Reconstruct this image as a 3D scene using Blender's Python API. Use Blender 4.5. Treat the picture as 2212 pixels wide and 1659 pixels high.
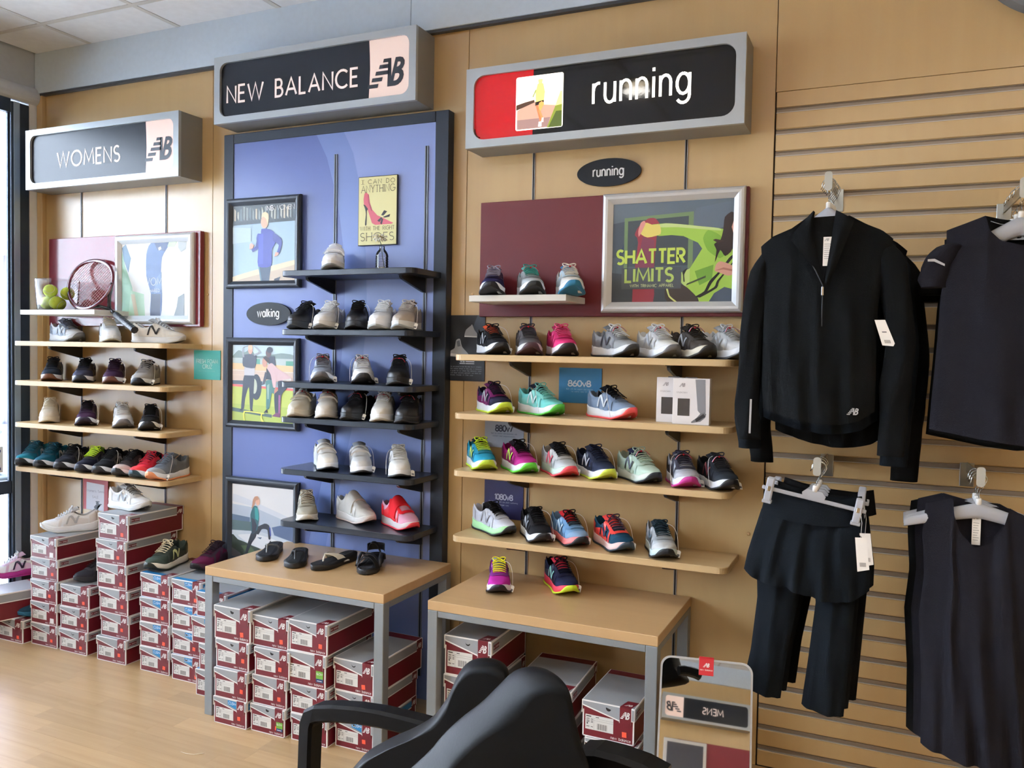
import bpy, bmesh, math, random
from mathutils import Vector, Matrix
random.seed(7)
for o in list(bpy.data.objects): bpy.data.objects.remove(o)
SC = bpy.context.scene
COL = SC.collection
# ---------------------------------------------------------------- camera
CAMP = Vector((0.0, -3.099, 1.485)); FPX = 1805.0
R0 = Vector((0.91179325, 0.4102274, 0.01861599)); R1 = Vector((0.03256826, -0.02704896, -0.99910343)); R2 = Vector((-0.40935606, 0.91158205, -0.03802345))
cam = bpy.data.cameras.new('camera'); camo = bpy.data.objects.new('camera', cam); COL.objects.link(camo)
mw = Matrix.Identity(4)
for i in range(3):
    mw[i][0] = R0[i]; mw[i][1] = -R1[i]; mw[i][2] = -R2[i]; mw[i][3] = CAMP[i]
camo.matrix_world = mw
cam.sensor_width = 36; cam.lens = FPX / 2212 * 36; cam.clip_start = .05; cam.clip_end = 200
SC.camera = camo
# ---------------------------------------------------------------- world, light, exposure
SC.view_settings.view_transform = 'Standard'; SC.view_settings.look = 'None'
SC.view_settings.gamma = 1; SC.view_settings.use_curve_mapping = False
SC.view_settings.exposure = -0.3
SC.cycles.max_bounces = 8; SC.cycles.diffuse_bounces = 5; SC.cycles.glossy_bounces = 4; SC.cycles.transmission_bounces = 8; SC.cycles.transparent_max_bounces = 12
SC.cycles.caustics_reflective = False; SC.cycles.caustics_refractive = False; SC.cycles.sample_clamp_indirect = 12
w = bpy.data.worlds.new('world'); SC.world = w; w.use_nodes = True
bg = w.node_tree.nodes['Background']; bg.inputs[0].default_value = (.6, .78, 1, 1); bg.inputs[1].default_value = 4
def area(name, loc, rot, sx, sy, power, col=(1, 1, 1), shape='RECTANGLE', portal=False, spread=180):
    l = bpy.data.lights.new(name, 'AREA'); l.shape = shape; l.size = sx; l.size_y = sy; l.energy = power; l.color = col
    l.spread = math.radians(spread)
    if portal: l.cycles.is_portal = True
    o = bpy.data.objects.new(name, l); COL.objects.link(o); o.location = loc; o.rotation_euler = rot
    return o
area('daylight_portal', (-4.22, -3.1, 1.35), (0, -math.pi/2, 0), 2.6, 5.8, 10, portal=True)
sun = bpy.data.lights.new('sun', 'SUN'); sun.energy = 105; sun.angle = .02; sun.color = (.84, .92, 1); suno = bpy.data.objects.new('sun', sun); COL.objects.link(suno); suno.rotation_euler = (0, math.radians(42), 0)
DOWN = [(-1.36, -1.87), (-3.3, -1.87), (.6, -1.87), (-1.36, -4.3), (-3.3, -4.3), (.6, -4.3), (-.4, -6.9), (-2.4, -6.9), (1.6, -6.9), (2.6, -4.3), (2.6, -1.87)]
for i, (x, y) in enumerate(DOWN):
    area('downlight_lamp', (x, y, 2.985), (0, 0, 0), .15, .15, 17 if i == 1 else 9, (1, .95, .87), 'DISK', spread=150)
TROFF = [(-2.6, -3.1), (-.2, -3.1), (2.2, -3.1), (-2.6, -5.6), (-.2, -5.6), (2.2, -5.6)]
for x, y in TROFF:
    area('troffer_lamp', (x, y, 2.975), (0, 0, 0), 1.1, .5, 9.5, (1, .97, .93))
# ---------------------------------------------------------------- helpers
def at(px, py, Y):            # the point of the vertical plane y = Y that the photograph shows at (px, py)
    d = R0 * ((px - 1106) / FPX) + R1 * ((py - 829.5) / FPX) + R2
    return CAMP + d * ((Y - CAMP.y) / d.y)
def atz(px, py, z):
    d = R0 * ((px - 1106) / FPX) + R1 * ((py - 829.5) / FPX) + R2
    return CAMP + d * ((z - CAMP.z) / d.z)
def lin(c):
    return tuple((x/255/12.92 if x/255 <= .04045 else ((x/255+.055)/1.055)**2.4) for x in c[:3]) + (1,)
_MC = {}
KIND = dict(plastic=(.38, 0, 0, 60, .02), matte=(.75, 0, 0, 90, .06), leather=(.42, 0, 0, 320, .12), knit=(.85, 0, 0, 700, .35), metal=(.32, 1, 0, 40, .02),
            fabric=(.92, 0, 0, 420, .3), paper=(.6, 0, 0, 60, .03), gloss=(.12, 0, .6, 20, .0), rubber=(.55, 0, 0, 200, .08), suede=(.95, 0, 0, 500, .3),
            satin=(.5, .35, 0, 40, .02), print=(.45, 0, 0, 30, .0), vinyl=(.33, 0, .0, 220, .08), paint=(.55, 0, 0, 160, .05))
def M(col, kind='plastic', rough=None, var=.06, **kw):
    key = (tuple(col), kind, rough, var, tuple(sorted(kw.items())))
    if key in _MC: return _MC[key]
    r, me, co, sc, bs = KIND[kind]
    m = bpy.data.materials.new(kind); m.use_nodes = True; nt = m.node_tree; p = nt.nodes['Principled BSDF']
    c = lin(col)
    p.inputs['Roughness'].default_value = r if rough is None else rough; p.inputs['Metallic'].default_value = me
    p.inputs['Coat Weight'].default_value = co
    if kind in ('fabric', 'knit', 'suede'):
        p.inputs['Specular IOR Level'].default_value = .2
    for k, v in kw.items(): p.inputs[k.replace('_', ' ')].default_value = v
    tc = nt.nodes.new('ShaderNodeTexCoord'); no = nt.nodes.new('ShaderNodeTexNoise'); no.inputs['Scale'].default_value = sc * .25; no.inputs['Detail'].default_value = 3
    nt.links.new(tc.outputs['Object'], no.inputs['Vector'])
    mx = nt.nodes.new('ShaderNodeMixRGB'); mx.inputs[1].default_value = tuple(x*(1-var) for x in c[:3])+(1,); mx.inputs[2].default_value = tuple(min(1, x*(1+var)) for x in c[:3])+(1,)
    nt.links.new(no.outputs['Fac'], mx.inputs[0]); nt.links.new(mx.outputs[0], p.inputs['Base Color'])
    if bs > 0:
        n2 = nt.nodes.new('ShaderNodeTexNoise'); n2.inputs['Scale'].default_value = sc; n2.inputs['Detail'].default_value = 2
        nt.links.new(tc.outputs['Object'], n2.inputs['Vector'])
        b = nt.nodes.new('ShaderNodeBump'); b.inputs['Strength'].default_value = bs; b.inputs['Distance'].default_value = .002
        nt.links.new(n2.outputs['Fac'], b.inputs['Height']); nt.links.new(b.outputs[0], p.inputs['Normal'])
    _MC[key] = m
    return m
def wood(c1, c2, axis=0, rough=.35, scale=1.0, perobj=.0, name='wood', bump=.02):
    m = bpy.data.materials.new(name); m.use_nodes = True; nt = m.node_tree; p = nt.nodes['Principled BSDF']; p.inputs['Roughness'].default_value = rough
    tc = nt.nodes.new('ShaderNodeTexCoord'); mp = nt.nodes.new('ShaderNodeMapping'); nt.links.new(tc.outputs['Object'], mp.inputs[0])
    s = [26*scale]*3; s[axis] = 1.4*scale; mp.inputs['Scale'].default_value = s
    oi = nt.nodes.new('ShaderNodeObjectInfo'); ml = nt.nodes.new('ShaderNodeMath'); ml.operation = 'MULTIPLY'; ml.inputs[1].default_value = 37
    nt.links.new(oi.outputs['Random'], ml.inputs[0]); nt.links.new(ml.outputs[0], mp.inputs['Location'])
    no = nt.nodes.new('ShaderNodeTexNoise'); no.inputs['Scale'].default_value = 2.2; no.inputs['Detail'].default_value = 5; nt.links.new(mp.outputs[0], no.inputs['Vector'])
    mx = nt.nodes.new('ShaderNodeMixRGB'); mx.inputs[1].default_value = lin(c1); mx.inputs[2].default_value = lin(c2); nt.links.new(no.outputs['Fac'], mx.inputs[0])
    hs = nt.nodes.new('ShaderNodeHueSaturation'); ma = nt.nodes.new('ShaderNodeMath'); ma.operation = 'MULTIPLY_ADD'; ma.inputs[1].default_value = perobj; ma.inputs[2].default_value = 1-perobj/2
    nt.links.new(oi.outputs['Random'], ma.inputs[0]); nt.links.new(ma.outputs[0], hs.inputs['Value']); nt.links.new(mx.outputs[0], hs.inputs['Color']); nt.links.new(hs.outputs[0], p.inputs['Base Color'])
    if bump:
        b = nt.nodes.new('ShaderNodeBump'); b.inputs['Strength'].default_value = bump; b.inputs['Distance'].default_value = .001; nt.links.new(no.outputs['Fac'], b.inputs['Height']); nt.links.new(b.outputs[0], p.inputs['Normal'])
    return m
def coat(m, w_, r_):
    p = m.node_tree.nodes['Principled BSDF']; p.inputs['Coat Weight'].default_value = w_; p.inputs['Coat Roughness'].default_value = r_; return m
def emis(col, s, name='lit'):
    m = bpy.data.materials.new(name); m.use_nodes = True; nt = m.node_tree; p = nt.nodes['Principled BSDF']
    p.inputs['Base Color'].default_value = lin(col); p.inputs['Emission Color'].default_value = lin(col); p.inputs['Emission Strength'].default_value = s; p.inputs['Roughness'].default_value = .3
    return m
def vcol(rough=.35, coat=0., es=0., name='printed'):
    m = bpy.data.materials.new(name); m.use_nodes = True; nt = m.node_tree; p = nt.nodes['Principled BSDF']
    a = nt.nodes.new('ShaderNodeVertexColor'); a.layer_name = 'ink'
    nt.links.new(a.outputs[0], p.inputs['Base Color']); p.inputs['Roughness'].default_value = rough; p.inputs['Coat Weight'].default_value = coat; p.inputs['Coat Roughness'].default_value = .05
    if es: nt.links.new(a.outputs[0], p.inputs['Emission Color']); p.inputs['Emission Strength'].default_value = es
    return m
class B:
    def __init__(s): s.v = []; s.f = []; s.m = []; s.s = []; s.c = []
    def add(s, vs, fs, m=0, smooth=False, col=None):
        o = len(s.v); s.v += [tuple(x) for x in vs]
        for f in fs: s.f.append([i+o for i in f]); s.m.append(m); s.s.append(smooth); s.c.append(col)
        return s
    def box(s, x0, x1, y0, y1, z0, z1, m=0, bev=0.):
        lo = (min(x0, x1), min(y0, y1), min(z0, z1)); hi = (max(x0, x1), max(y0, y1), max(z0, z1))
        bev = min(bev, *( (hi[i]-lo[i])*.45 for i in range(3)))
        if bev <= 0:
            vs = [((lo, hi)[i & 1][0], (lo, hi)[i >> 1 & 1][1], (lo, hi)[i >> 2][2]) for i in range(8)]
            return s.add(vs, [(0, 2, 3, 1), (4, 5, 7, 6), (0, 1, 5, 4), (2, 6, 7, 3), (0, 4, 6, 2), (1, 3, 7, 5)], m)
        vs = []; idx = {}
        for i in range(8):
            c = [(lo, hi)[i >> k & 1][k] for k in range(3)]
            for a in range(3):
                q = list(c)
                for k in range(3):
                    if k != a: q[k] += bev if not (i >> k & 1) else -bev
                idx[(i, a)] = len(vs); vs.append(q)
        fs = []
        for a in range(3):
            b_, c_ = [k for k in range(3) if k != a]
            for sgn in (0, 1):
                o = sgn << a
                fs.append([idx[(o, a)], idx[(o | 1 << b_, a)], idx[(o | 1 << b_ | 1 << c_, a)], idx[(o | 1 << c_, a)]])
        for a in range(3):
            b_, c_ = [k for k in range(3) if k != a]
            for sb in (0, 1):
                for sc_ in (0, 1):
                    i = sb << b_ | sc_ << c_; j = i | 1 << a
                    fs.append([idx[(i, b_)], idx[(j, b_)], idx[(j, c_)], idx[(i, c_)]])
        for i in range(8): fs.append([idx[(i, 0)], idx[(i, 1)], idx[(i, 2)]])
        return s.add(vs, fs, m)
    def prism(s, pts, a0, a1, axis='y', m=0, col=None):
        n = len(pts)
        def V(p, a): return {'y': (p[0], a, p[1]), 'x': (a, p[0], p[1]), 'z': (p[0], p[1], a)}[axis]
        vs = [V(p, a0) for p in pts] + [V(p, a1) for p in pts]
        return s.add(vs, [list(range(n)), list(range(2*n-1, n-1, -1))] + [[i, (i+1) % n, n+(i+1) % n, n+i] for i in range(n)], m, col=col)
    def poly(s, pts, y, m=0, col=None):
        return s.add([(p[0], y, p[1]) for p in pts], [list(range(len(pts)))], m, col=col)
    def grid(s, fn, nu, nv, m=0, smooth=True, mf=None, cu=False, cv=False):
        vs = [fn(i/nu, j/nv) for i in range(nu+(0 if cu else 1)) for j in range(nv+(0 if cv else 1))]
        W = nv+(0 if cv else 1); H = nu+(0 if cu else 1); o = len(s.v); s.v += [tuple(x) for x in vs]
        for i in range(nu):
            for j in range(nv):
                s.f.append([o+i*W+j, o+((i+1) % H)*W+j, o+((i+1) % H)*W+(j+1) % W, o+i*W+(j+1) % W]); s.m.append(mf((i+.5)/nu, (j+.5)/nv) if mf else m); s.s.append(smooth); s.c.append(None)
        return s
    def rings(s, rs, m=0, smooth=True, cap=True):
        n = len(rs[0]); o = len(s.v)
        for r in rs: s.v += [tuple(x) for x in r]
        for i in range(len(rs)-1):
            for j in range(n):
                s.f.append([o+i*n+j, o+i*n+(j+1) % n, o+(i+1)*n+(j+1) % n, o+(i+1)*n+j]); s.m.append(m); s.s.append(smooth); s.c.append(None)
        if cap:
            for k in (0, len(rs)-1): s.f.append([o+k*n+j for j in range(n)]); s.m.append(m); s.s.append(False); s.c.append(None)
        return s
    def tube(s, pts, r, n=8, m=0, flat=1., cap=True, up=None):
        pts = [Vector(p) for p in pts]; rs = []
        for i, p in enumerate(pts):
            t = (pts[min(i+1, len(pts)-1)] - pts[max(i-1, 0)]).normalized()
            u = Vector(up) if up else (Vector((0, 0, 1)) if abs(t.z) < .9 else Vector((1, 0, 0)))
            a = t.cross(u).normalized(); b_ = a.cross(t).normalized(); rr = r[i] if isinstance(r, (list, tuple)) else r
            rs.append([p + a*math.cos(k*2*math.pi/n)*rr + b_*math.sin(k*2*math.pi/n)*rr*flat for k in range(n)])
        return s.rings(rs, m, True, cap)
    def lathe(s, prof, c=(0, 0, 0), n=24, m=0, cap=True):
        return s.rings([[(c[0]+r*math.cos(k*2*math.pi/n), c[1]+r*math.sin(k*2*math.pi/n), c[2]+z) for k in range(n)] for r, z in prof], m, True, cap)
    def sphere(s, c, r, n=16, k=10, m=0, sc=(1, 1, 1)):
        return s.rings([[(c[0]+sc[0]*r*math.sin(a)*math.cos(j*2*math.pi/n), c[1]+sc[1]*r*math.sin(a)*math.sin(j*2*math.pi/n), c[2]+sc[2]*r*math.cos(a)) for j in range(n)] for a in [max(.02, math.pi*i/k*.999) for i in range(k+1)]], m, True, True)
    def xf(s, mat, i0=0):
        for i in range(i0, len(s.v)): s.v[i] = tuple(mat @ Vector(s.v[i]))
        return s
    def strip(s, pts, w, y, m=0, col=None, th=0.):
        pts = [p for i, p in enumerate(pts) if not i or abs(p[0]-pts[i-1][0])+abs(p[1]-pts[i-1][1]) > 1e-5]
        n = len(pts); L = []; Rr = []
        for i in range(n):
            p = Vector(pts[i]).to_2d() if len(pts[i]) > 2 else Vector(pts[i])
            a = (Vector(pts[i]) - Vector(pts[i-1])).normalized() if i else None
            b_ = (Vector(pts[i+1]) - Vector(pts[i])).normalized() if i < n-1 else None
            if a is None: a = b_
            if b_ is None: b_ = a
            t = (a+b_); t = t.normalized() if t.length > 1e-6 else a
            nn = Vector((-t.y, t.x)); k = max(.66, nn.dot(Vector((-a.y, a.x))))
            L.append(p+nn*w/2/k); Rr.append(p-nn*w/2/k)
        if th:
            vs = [(q.x, y, q.y) for q in L+Rr] + [(q.x, y+th, q.y) for q in L+Rr]; N = 2*n; fs = []
            for i in range(n-1):
                fs += [[i, i+1, n+i+1, n+i], [N+i, N+n+i, N+n+i+1, N+i+1], [i, N+i, N+i+1, i+1], [n+i, n+i+1, N+n+i+1, N+n+i]]
            fs += [[0, n, N+n, N], [n-1, N+n-1, N+2*n-1, 2*n-1]]
            return s.add(vs, fs, m, col=col)
        return s.add([(q.x, y, q.y) for q in L+Rr], [[i, i+1, n+i+1, n+i] for i in range(n-1)], m, col=col)
    def text(s, txt, x, z, h, w=.12, y=0., m=0, col=None, sx=1., align='l', gap=.22, serif=False, th=0., shear=0.):
        W = textw(txt, gap)*h*sx
        x0 = x - (W/2 if align == 'c' else W if align == 'r' else 0)
        for ch in txt:
            adv, st = GL.get(ch, (.5, []))
            for k, pl in enumerate(st):
                q = [(x0+p[0]*h*sx+shear*p[1]*h, z+p[1]*h) for p in pl]
                s.strip(q, w*h, y-k*2e-5, m, col, th)
                if serif:
                    for e, e2 in ((0, 1), (-1, -2)):
                        if abs(q[e][1]-q[e2][1]) > abs(q[e][0]-q[e2][0]) and (abs(pl[e][1]) < .02 or abs(pl[e][1]-1) < .02):
                            s.strip([(q[e][0]-.09*h*sx, q[e][1]), (q[e][0]+.09*h*sx, q[e][1])], .05*h, y-4e-5, m, col)
            x0 += (adv+gap)*h*sx
        return s
    def mesh(s, name, mats, fix=True, merge=False):
        me = bpy.data.meshes.new(name); me.from_pydata(s.v, [], s.f); me.update()
        for mm in (mats if isinstance(mats, (list, tuple)) else [mats]): me.materials.append(mm)
        me.polygons.foreach_set('material_index', s.m); me.polygons.foreach_set('use_smooth', s.s)
        if any(c is not None for c in s.c):
            ca = me.color_attributes.new('ink', 'FLOAT_COLOR', 'CORNER'); k = 0; buf = []
            for p in me.polygons:
                c = lin(s.c[p.index] or (200, 200, 200)); buf += list(c)*p.loop_total
            ca.data.foreach_set('color', buf)
        if fix:
            bm = bmesh.new(); bm.from_mesh(me)
            if merge: bmesh.ops.remove_doubles(bm, verts=bm.verts, dist=1e-5)
            bmesh.ops.recalc_face_normals(bm, faces=bm.faces); bm.to_mesh(me); bm.free()
        return me
    def build(s, name, mats, parent=None, loc=None, rot=None, fix=True, merge=False):
        o = bpy.data.objects.new(name, s.mesh(name, mats, fix, merge)); COL.objects.link(o); o.parent = parent
        if loc is not None: o.location = loc
        if rot is not None: o.rotation_euler = rot
        return o
def link(name, me, parent=None, loc=(0, 0, 0), rot=(0, 0, 0), mats=None):
    o = bpy.data.objects.new(name, me); COL.objects.link(o); o.parent = parent; o.location = loc; o.rotation_euler = rot
    if mats:
        for i, mm in enumerate(mats):
            o.material_slots[i].link = 'OBJECT'; o.material_slots[i].material = mm
    return o
def tag(o, label=None, cat=None, group=None, kind=None):
    if label: o['label'] = label
    if cat: o['category'] = cat
    if group: o['group'] = group
    if kind: o['kind'] = kind
    return o
def thing(name, loc, label, cat, group=None, rz=0., rot=None, scale=None):
    o = bpy.data.objects.new(name, None); COL.objects.link(o); o.location = loc; o.rotation_euler = rot or (0, 0, rz); o.empty_display_size = .05
    if scale: o.scale = scale
    return tag(o, label, cat, group)
def struct(name, loc=(0, 0, 0), label=None):
    o = bpy.data.objects.new(name, None); COL.objects.link(o); o.location = loc
    return tag(o, label, kind='structure')
def arc(cx, cy, rx, ry, a0, a1, n=8):
    return [(cx+rx*math.cos(math.radians(a0+(a1-a0)*i/n)), cy+ry*math.sin(math.radians(a0+(a1-a0)*i/n))) for i in range(n+1)]
GL = {
 'W': (1.2, [[(0, 1), (.3, 0), (.6, 1), (.9, 0), (1.2, 1)]]), 'O': (1., [arc(.5, .5, .5, .5, 90, 450, 20)]), 'M': (.95, [[(0, 0), (.1, 1), (.475, .2), (.85, 1), (.95, 0)]]),
 'E': (.5, [[(.5, 1), (0, 1), (0, 0), (.5, 0)], [(0, .52), (.45, .52)]]), 'N': (.7, [[(0, 0), (0, 1), (.7, 0), (.7, 1)]]),
 'S': (.52, [arc(.26, .75, .25, .25, 40, 270, 9) + arc(.26, .25, .26, .25, 80, -145, 9)]), 'B': (.55, [[(.25, .52), (.28, 1-.0)][:0] + [(.28, .52), (0, .52), (0, 1), (.27, 1)] + arc(.27, .76, .2, .24, 90, -90, 7) + arc(.28, .26, .26, .26, 90, -90, 7) + [(0, 0), (0, .52)]]),
 'A': (.8, [[(0, 0), (.4, 1), (.8, 0)], [(.14, .34), (.66, .34)]]), 'L': (.45, [[(0, 1), (0, 0), (.45, 0)]]), 'C': (.82, [arc(.48, .5, .48, .5, 45, 315, 14)]),
 'H': (.65, [[(0, 0), (0, 1)], [(.65, 0), (.65, 1)], [(0, .52), (.65, .52)]]), 'T': (.6, [[(0, 1), (.6, 1)], [(.3, 1), (.3, 0)]]), 'R': (.56, [[(0, 0), (0, 1), (.28, 1)] + arc(.28, .74, .24, .26, 90, -90, 7) + [(0, .48)], [(.22, .48), (.56, 0)]]),
 'I': (.06, [[(.03, 0), (.03, 1)]]), 'F': (.48, [[(.48, 1), (0, 1), (0, 0)], [(0, .52), (.42, .52)]]), 'U': (.64, [[(0, 1), (0, .32)] + arc(.32, .32, .32, .32, 180, 360, 9) + [(.64, 1)]]),
 'Z': (.62, [[(.02, 1), (.6, 1), (0, 0), (.62, 0)]]), 'P': (.54, [[(0, 0), (0, 1), (.28, 1)] + arc(.28, .73, .26, .27, 90, -90, 7) + [(0, .46)]]), 'D': (.7, [[(0, 0), (0, 1), (.25, 1)] + arc(.25, .5, .45, .5, 90, -90, 9) + [(0, 0)]]),
 'Y': (.66, [[(0, 1), (.33, .5), (.33, 0)], [(.66, 1), (.33, .5)]]), 'G': (.86, [arc(.48, .5, .48, .5, 45, 350, 14) + [(.96, .46), (.55, .46)]]), 'V': (.7, [[(0, 1), (.35, 0), (.7, 1)]]), 'K': (.58, [[(0, 0), (0, 1)], [(.55, 1), (0, .45)], [(.2, .62), (.58, 0)]]), 'X': (.6, [[(0, 0), (.6, 1)], [(0, 1), (.6, 0)]]), 'J': (.4, [[(.4, 1), (.4, .25)] + arc(.2, .25, .2, .25, 0, -160, 6)]),
 'r': (.3, [[(0, 0), (0, .7)], arc(.27, .42, .27, .28, 180, 75, 5)]), 'u': (.5, [[(0, .7), (0, .25)] + arc(.25, .25, .25, .25, 180, 360, 8), [(.5, 0), (.5, .7)]]), 'n': (.5, [[(0, 0), (0, .7)], arc(.25, .45, .25, .25, 180, 0, 8) + [(.5, 0)]]),
 'i': (.06, [[(.03, 0), (.03, .7)], [(.03, .88), (.03, 1.)]]), 'g': (.6, [arc(.3, .36, .3, .34, 90, 450, 14), [(.6, .7), (.6, -.04)] + arc(.3, -.04, .3, .24, 0, -150, 7)]), 'w': (.9, [[(0, .7), (.22, 0), (.45, .7), (.68, 0), (.9, .7)]]), 'a': (.6, [arc(.3, .35, .3, .35, 90, 450, 14), [(.6, .7), (.6, 0)]]),
 'l': (.06, [[(.03, 0), (.03, 1)]]), 'k': (.45, [[(0, 0), (0, 1)], [(.42, .7), (.02, .3)], [(.14, .42), (.45, 0)]]), 'e': (.6, [[(.02, .36), (.6, .36)] + arc(.31, .35, .3, .35, 5, 320, 12)]), 'b': (.6, [arc(.3, .35, .3, .35, 90, 450, 14), [(0, 0), (0, 1)]]), 'c': (.52, [arc(.33, .35, .32, .35, 50, 310, 10)]),
 'd': (.6, [arc(.3, .35, .3, .35, 90, 450, 14), [(.6, 0), (.6, 1)]]), 'o': (.64, [arc(.32, .35, .32, .35, 90, 450, 14)]), 'v': (.5, [[(0, .7), (.25, 0), (.5, .7)]]), 's': (.4, [arc(.2, .53, .18, .17, 40, 270, 6) + arc(.2, .18, .19, .18, 80, -150, 6)]), 't': (.34, [[(.15, 1), (.15, .1), (.3, 0)], [(0, .7), (.34, .7)]]), 'h': (.5, [[(0, 0), (0, 1)], arc(.25, .45, .25, .25, 180, 0, 8) + [(.5, 0)]]),
 'm': (.8, [[(0, 0), (0, .7)], arc(.2, .5, .2, .2, 180, 0, 6) + [(.4, 0)], arc(.6, .5, .2, .2, 180, 0, 6) + [(.8, 0)]]), 'p': (.6, [arc(.3, .35, .3, .35, 90, 450, 12), [(0, .7), (0, -.3)]]), 'y': (.5, [[(0, .7), (.27, 0)], [(.5, .7), (.15, -.3)]]), 'f': (.34, [[(.34, .98), (.2, .98), (.15, .85), (.15, 0)], [(0, .7), (.32, .7)]]),
 '8': (.56, [arc(.28, .75, .22, .25, 90, 450, 12), arc(.28, .26, .28, .26, 90, 450, 12)]), '6': (.56, [arc(.28, .28, .28, .28, 90, 450, 12), [(.42, 1), (.14, .7), (.01, .35)]]), '0': (.58, [arc(.29, .5, .29, .5, 90, 450, 14)]), '7': (.52, [[(0, 1), (.52, 1), (.16, 0)]]), '1': (.25, [[(0, .8), (.22, 1), (.22, 0)]]), '9': (.56, [arc(.28, .72, .28, .28, 90, 450, 12), [(.14, 0), (.42, .3), (.55, .65)]]), '2': (.52, [arc(.26, .74, .26, .26, 170, -30, 7) + [(0, 0), (.52, 0)]]), '5': (.5, [[(.46, 1), (.08, 1), (.04, .56)] + arc(.24, .3, .26, .3, 110, -150, 8)]), '4': (.55, [[(.42, 0), (.42, 1), (0, .3), (.55, .3)]]), '3': (.5, [arc(.22, .76, .24, .24, 150, -90, 8), arc(.22, .26, .27, .26, 90, -150, 8)]),
 '+': (.4, [[(0, .4), (.4, .4)], [(.2, .6), (.2, .2)]]), ',': (.1, [[(.05, .08), (0, -.12)]]), '.': (.08, [[(.04, 0), (.04, .09)]]), "'": (.1, [[(.05, 1), (.05, .8)]]), '$': (.5, [arc(.26, .72, .22, .2, 40, 270, 6) + arc(.26, .28, .24, .22, 80, -150, 6), [(.26, 1.05), (.26, -.05)]]),
}
def textw(t, gap): return sum(GL.get(c, (.5, 0))[0]+gap for c in t)-gap
def nbmark(b, x, z, h, y, m=0, col=None, th=0., sx=1.):
    """flying two-letter mark, left edge x, base z, height h"""
    S = .28
    def Q(pts): return [(x+(p[0]+S*p[1])*h*sx, z+p[1]*h) for p in pts]
    L0 = [Q([(.30, .88), (.62, .88), (.62, 1), (.30, 1)]), Q([(.2, .68), (.60, .72), (.60, .84), (.22, .80)]), Q([(.10, .47), (.66, .50), (.72, .62), (.12, .59)]), Q([(.0, .24), (.56, .28), (.60, .42), (.04, .36)]), Q([(-.1, 0), (.22, 0), (.5, .14), (.52, .2), (-.06, .12)]),
         Q([(.62, 1), (.84, 1), (.84, .30), (.62, .44)]), Q([(.5, 0), (.84, 0), (.84, .34), (.66, .5), (.5, .2)])]
    L = [Q([(.28, .87), (.56, .87), (.52, 1), (.28, 1)]), Q([(.16, .66), (.62, .66), (.59, .80), (.16, .80)]), Q([(.06, .44), (.68, .44), (.65, .58), (.06, .58)]), Q([(-.04, .22), (.42, .22), (.42, .36), (-.04, .36)]), Q([(-.16, 0), (.30, 0), (.30, .14), (-.16, .14)]),
         Q([(.48, 1), (.61, 1), (.86, .14), (.86, 0), (.72, 0)])]
    for p in L:
        b.poly(p, y, m, col) if not th else b.prism(p, y, y+th, 'y', m, col)
    b.strip(Q([(.82, .915), (.98, .915)] + arc(1.0, .745, .17, .17, 90, -90, 6) + [(.86, .575)]), .17*h, y-2e-5, m, col, th)
    b.strip(Q([(.86, .52), (1.02, .52)] + arc(1.03, .305, .22, .215, 90, -90, 7) + [(.82, .09)]), .18*h, y-4e-5, m, col, th)
    b.poly(Q([(.80, 0), (.94, 0), (.94, 1), (.80, 1)]), y-6e-5, m, col)
INK = vcol(.45); INKG = vcol(.42, .1)
# ---------------------------------------------------------------- shared materials
LAM = wood((189, 157, 107), (198, 168, 117), 2, .33, .35, name='maple_laminate', bump=.0); coat(LAM, .7, .24)
SHELFW = wood((186, 156, 110), (202, 174, 130), 0, .42, .6, .08, name='shelf_maple')
TABLEW = wood((180, 146, 104), (194, 160, 116), 0, .3, .5, .03, name='table_maple')
FLOORW = wood((160, 129, 90), (186, 157, 118), 0, .3, .8, .22, name='floor_maple')
ALU = M((178, 182, 186), 'satin', rough=.42); ALUD = M((120, 124, 128), 'satin', rough=.5)
GREYP = M((150, 156, 162), 'paint'); HEADP = M((200, 216, 232), 'paint', rough=.6)
BLACKM = M((20, 21, 24), 'plastic', rough=.35); CHAR = M((46, 52, 60), 'plastic', rough=.45); FRAMEB = M((38, 46, 58), 'plastic', rough=.4)
WHITE = M((236, 236, 234), 'plastic'); WPAINT = M((225, 227, 228), 'matte'); CHROME = M((205, 207, 208), 'metal', rough=.18); DARKGAP = M((40, 30, 20), 'matte')
ZF = 1.485
XL, XR, YB, ZC = -4.21, 3.6, -9.0, 3.03
# ---------------------------------------------------------------- floor
fl = struct('floor')
B().box(XL-.02, XR+.1, YB-.1, .12, -.06, -.012).build('subfloor', M((70, 52, 36), 'matte'), fl)
def planks(x0, x1, y0, y1, wd, lmin, lmax, lim, names):
    n = 0; k = 0; y = y1; rest = B(); cache = {}
    while y > y0+1e-6:
        x = x0; off = random.uniform(0, lmax); first = True
        while x < x1-.01:
            ln = random.uniform(lmin, lmax) - (off*.7 if first else 0); first = False; ln = max(.12, round(ln, 2)); ln = min(ln, x1-x)
            near = (x < -.9 and y > -2.2)
            if near and n < lim:
                key = round(ln, 3)
                if key not in cache: cache[key] = B().box(0, ln-.0003, -wd+.0003, 0, -.012, 0).mesh('floor_plank', FLOORW)
                link('floor_plank', cache[key], fl, (x, y, 0)); n += 1
            else: rest.box(x, x+ln-.0008, y-wd+.0008, y, -.012, 0)
            x += ln
        y -= wd; k += 1
    tag(rest.build('distant_planks', FLOORW, fl, fix=False), kind='stuff')
planks(XL, XR, YB, 0, .088, .38, .62, 298, 'floor_plank')
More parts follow.
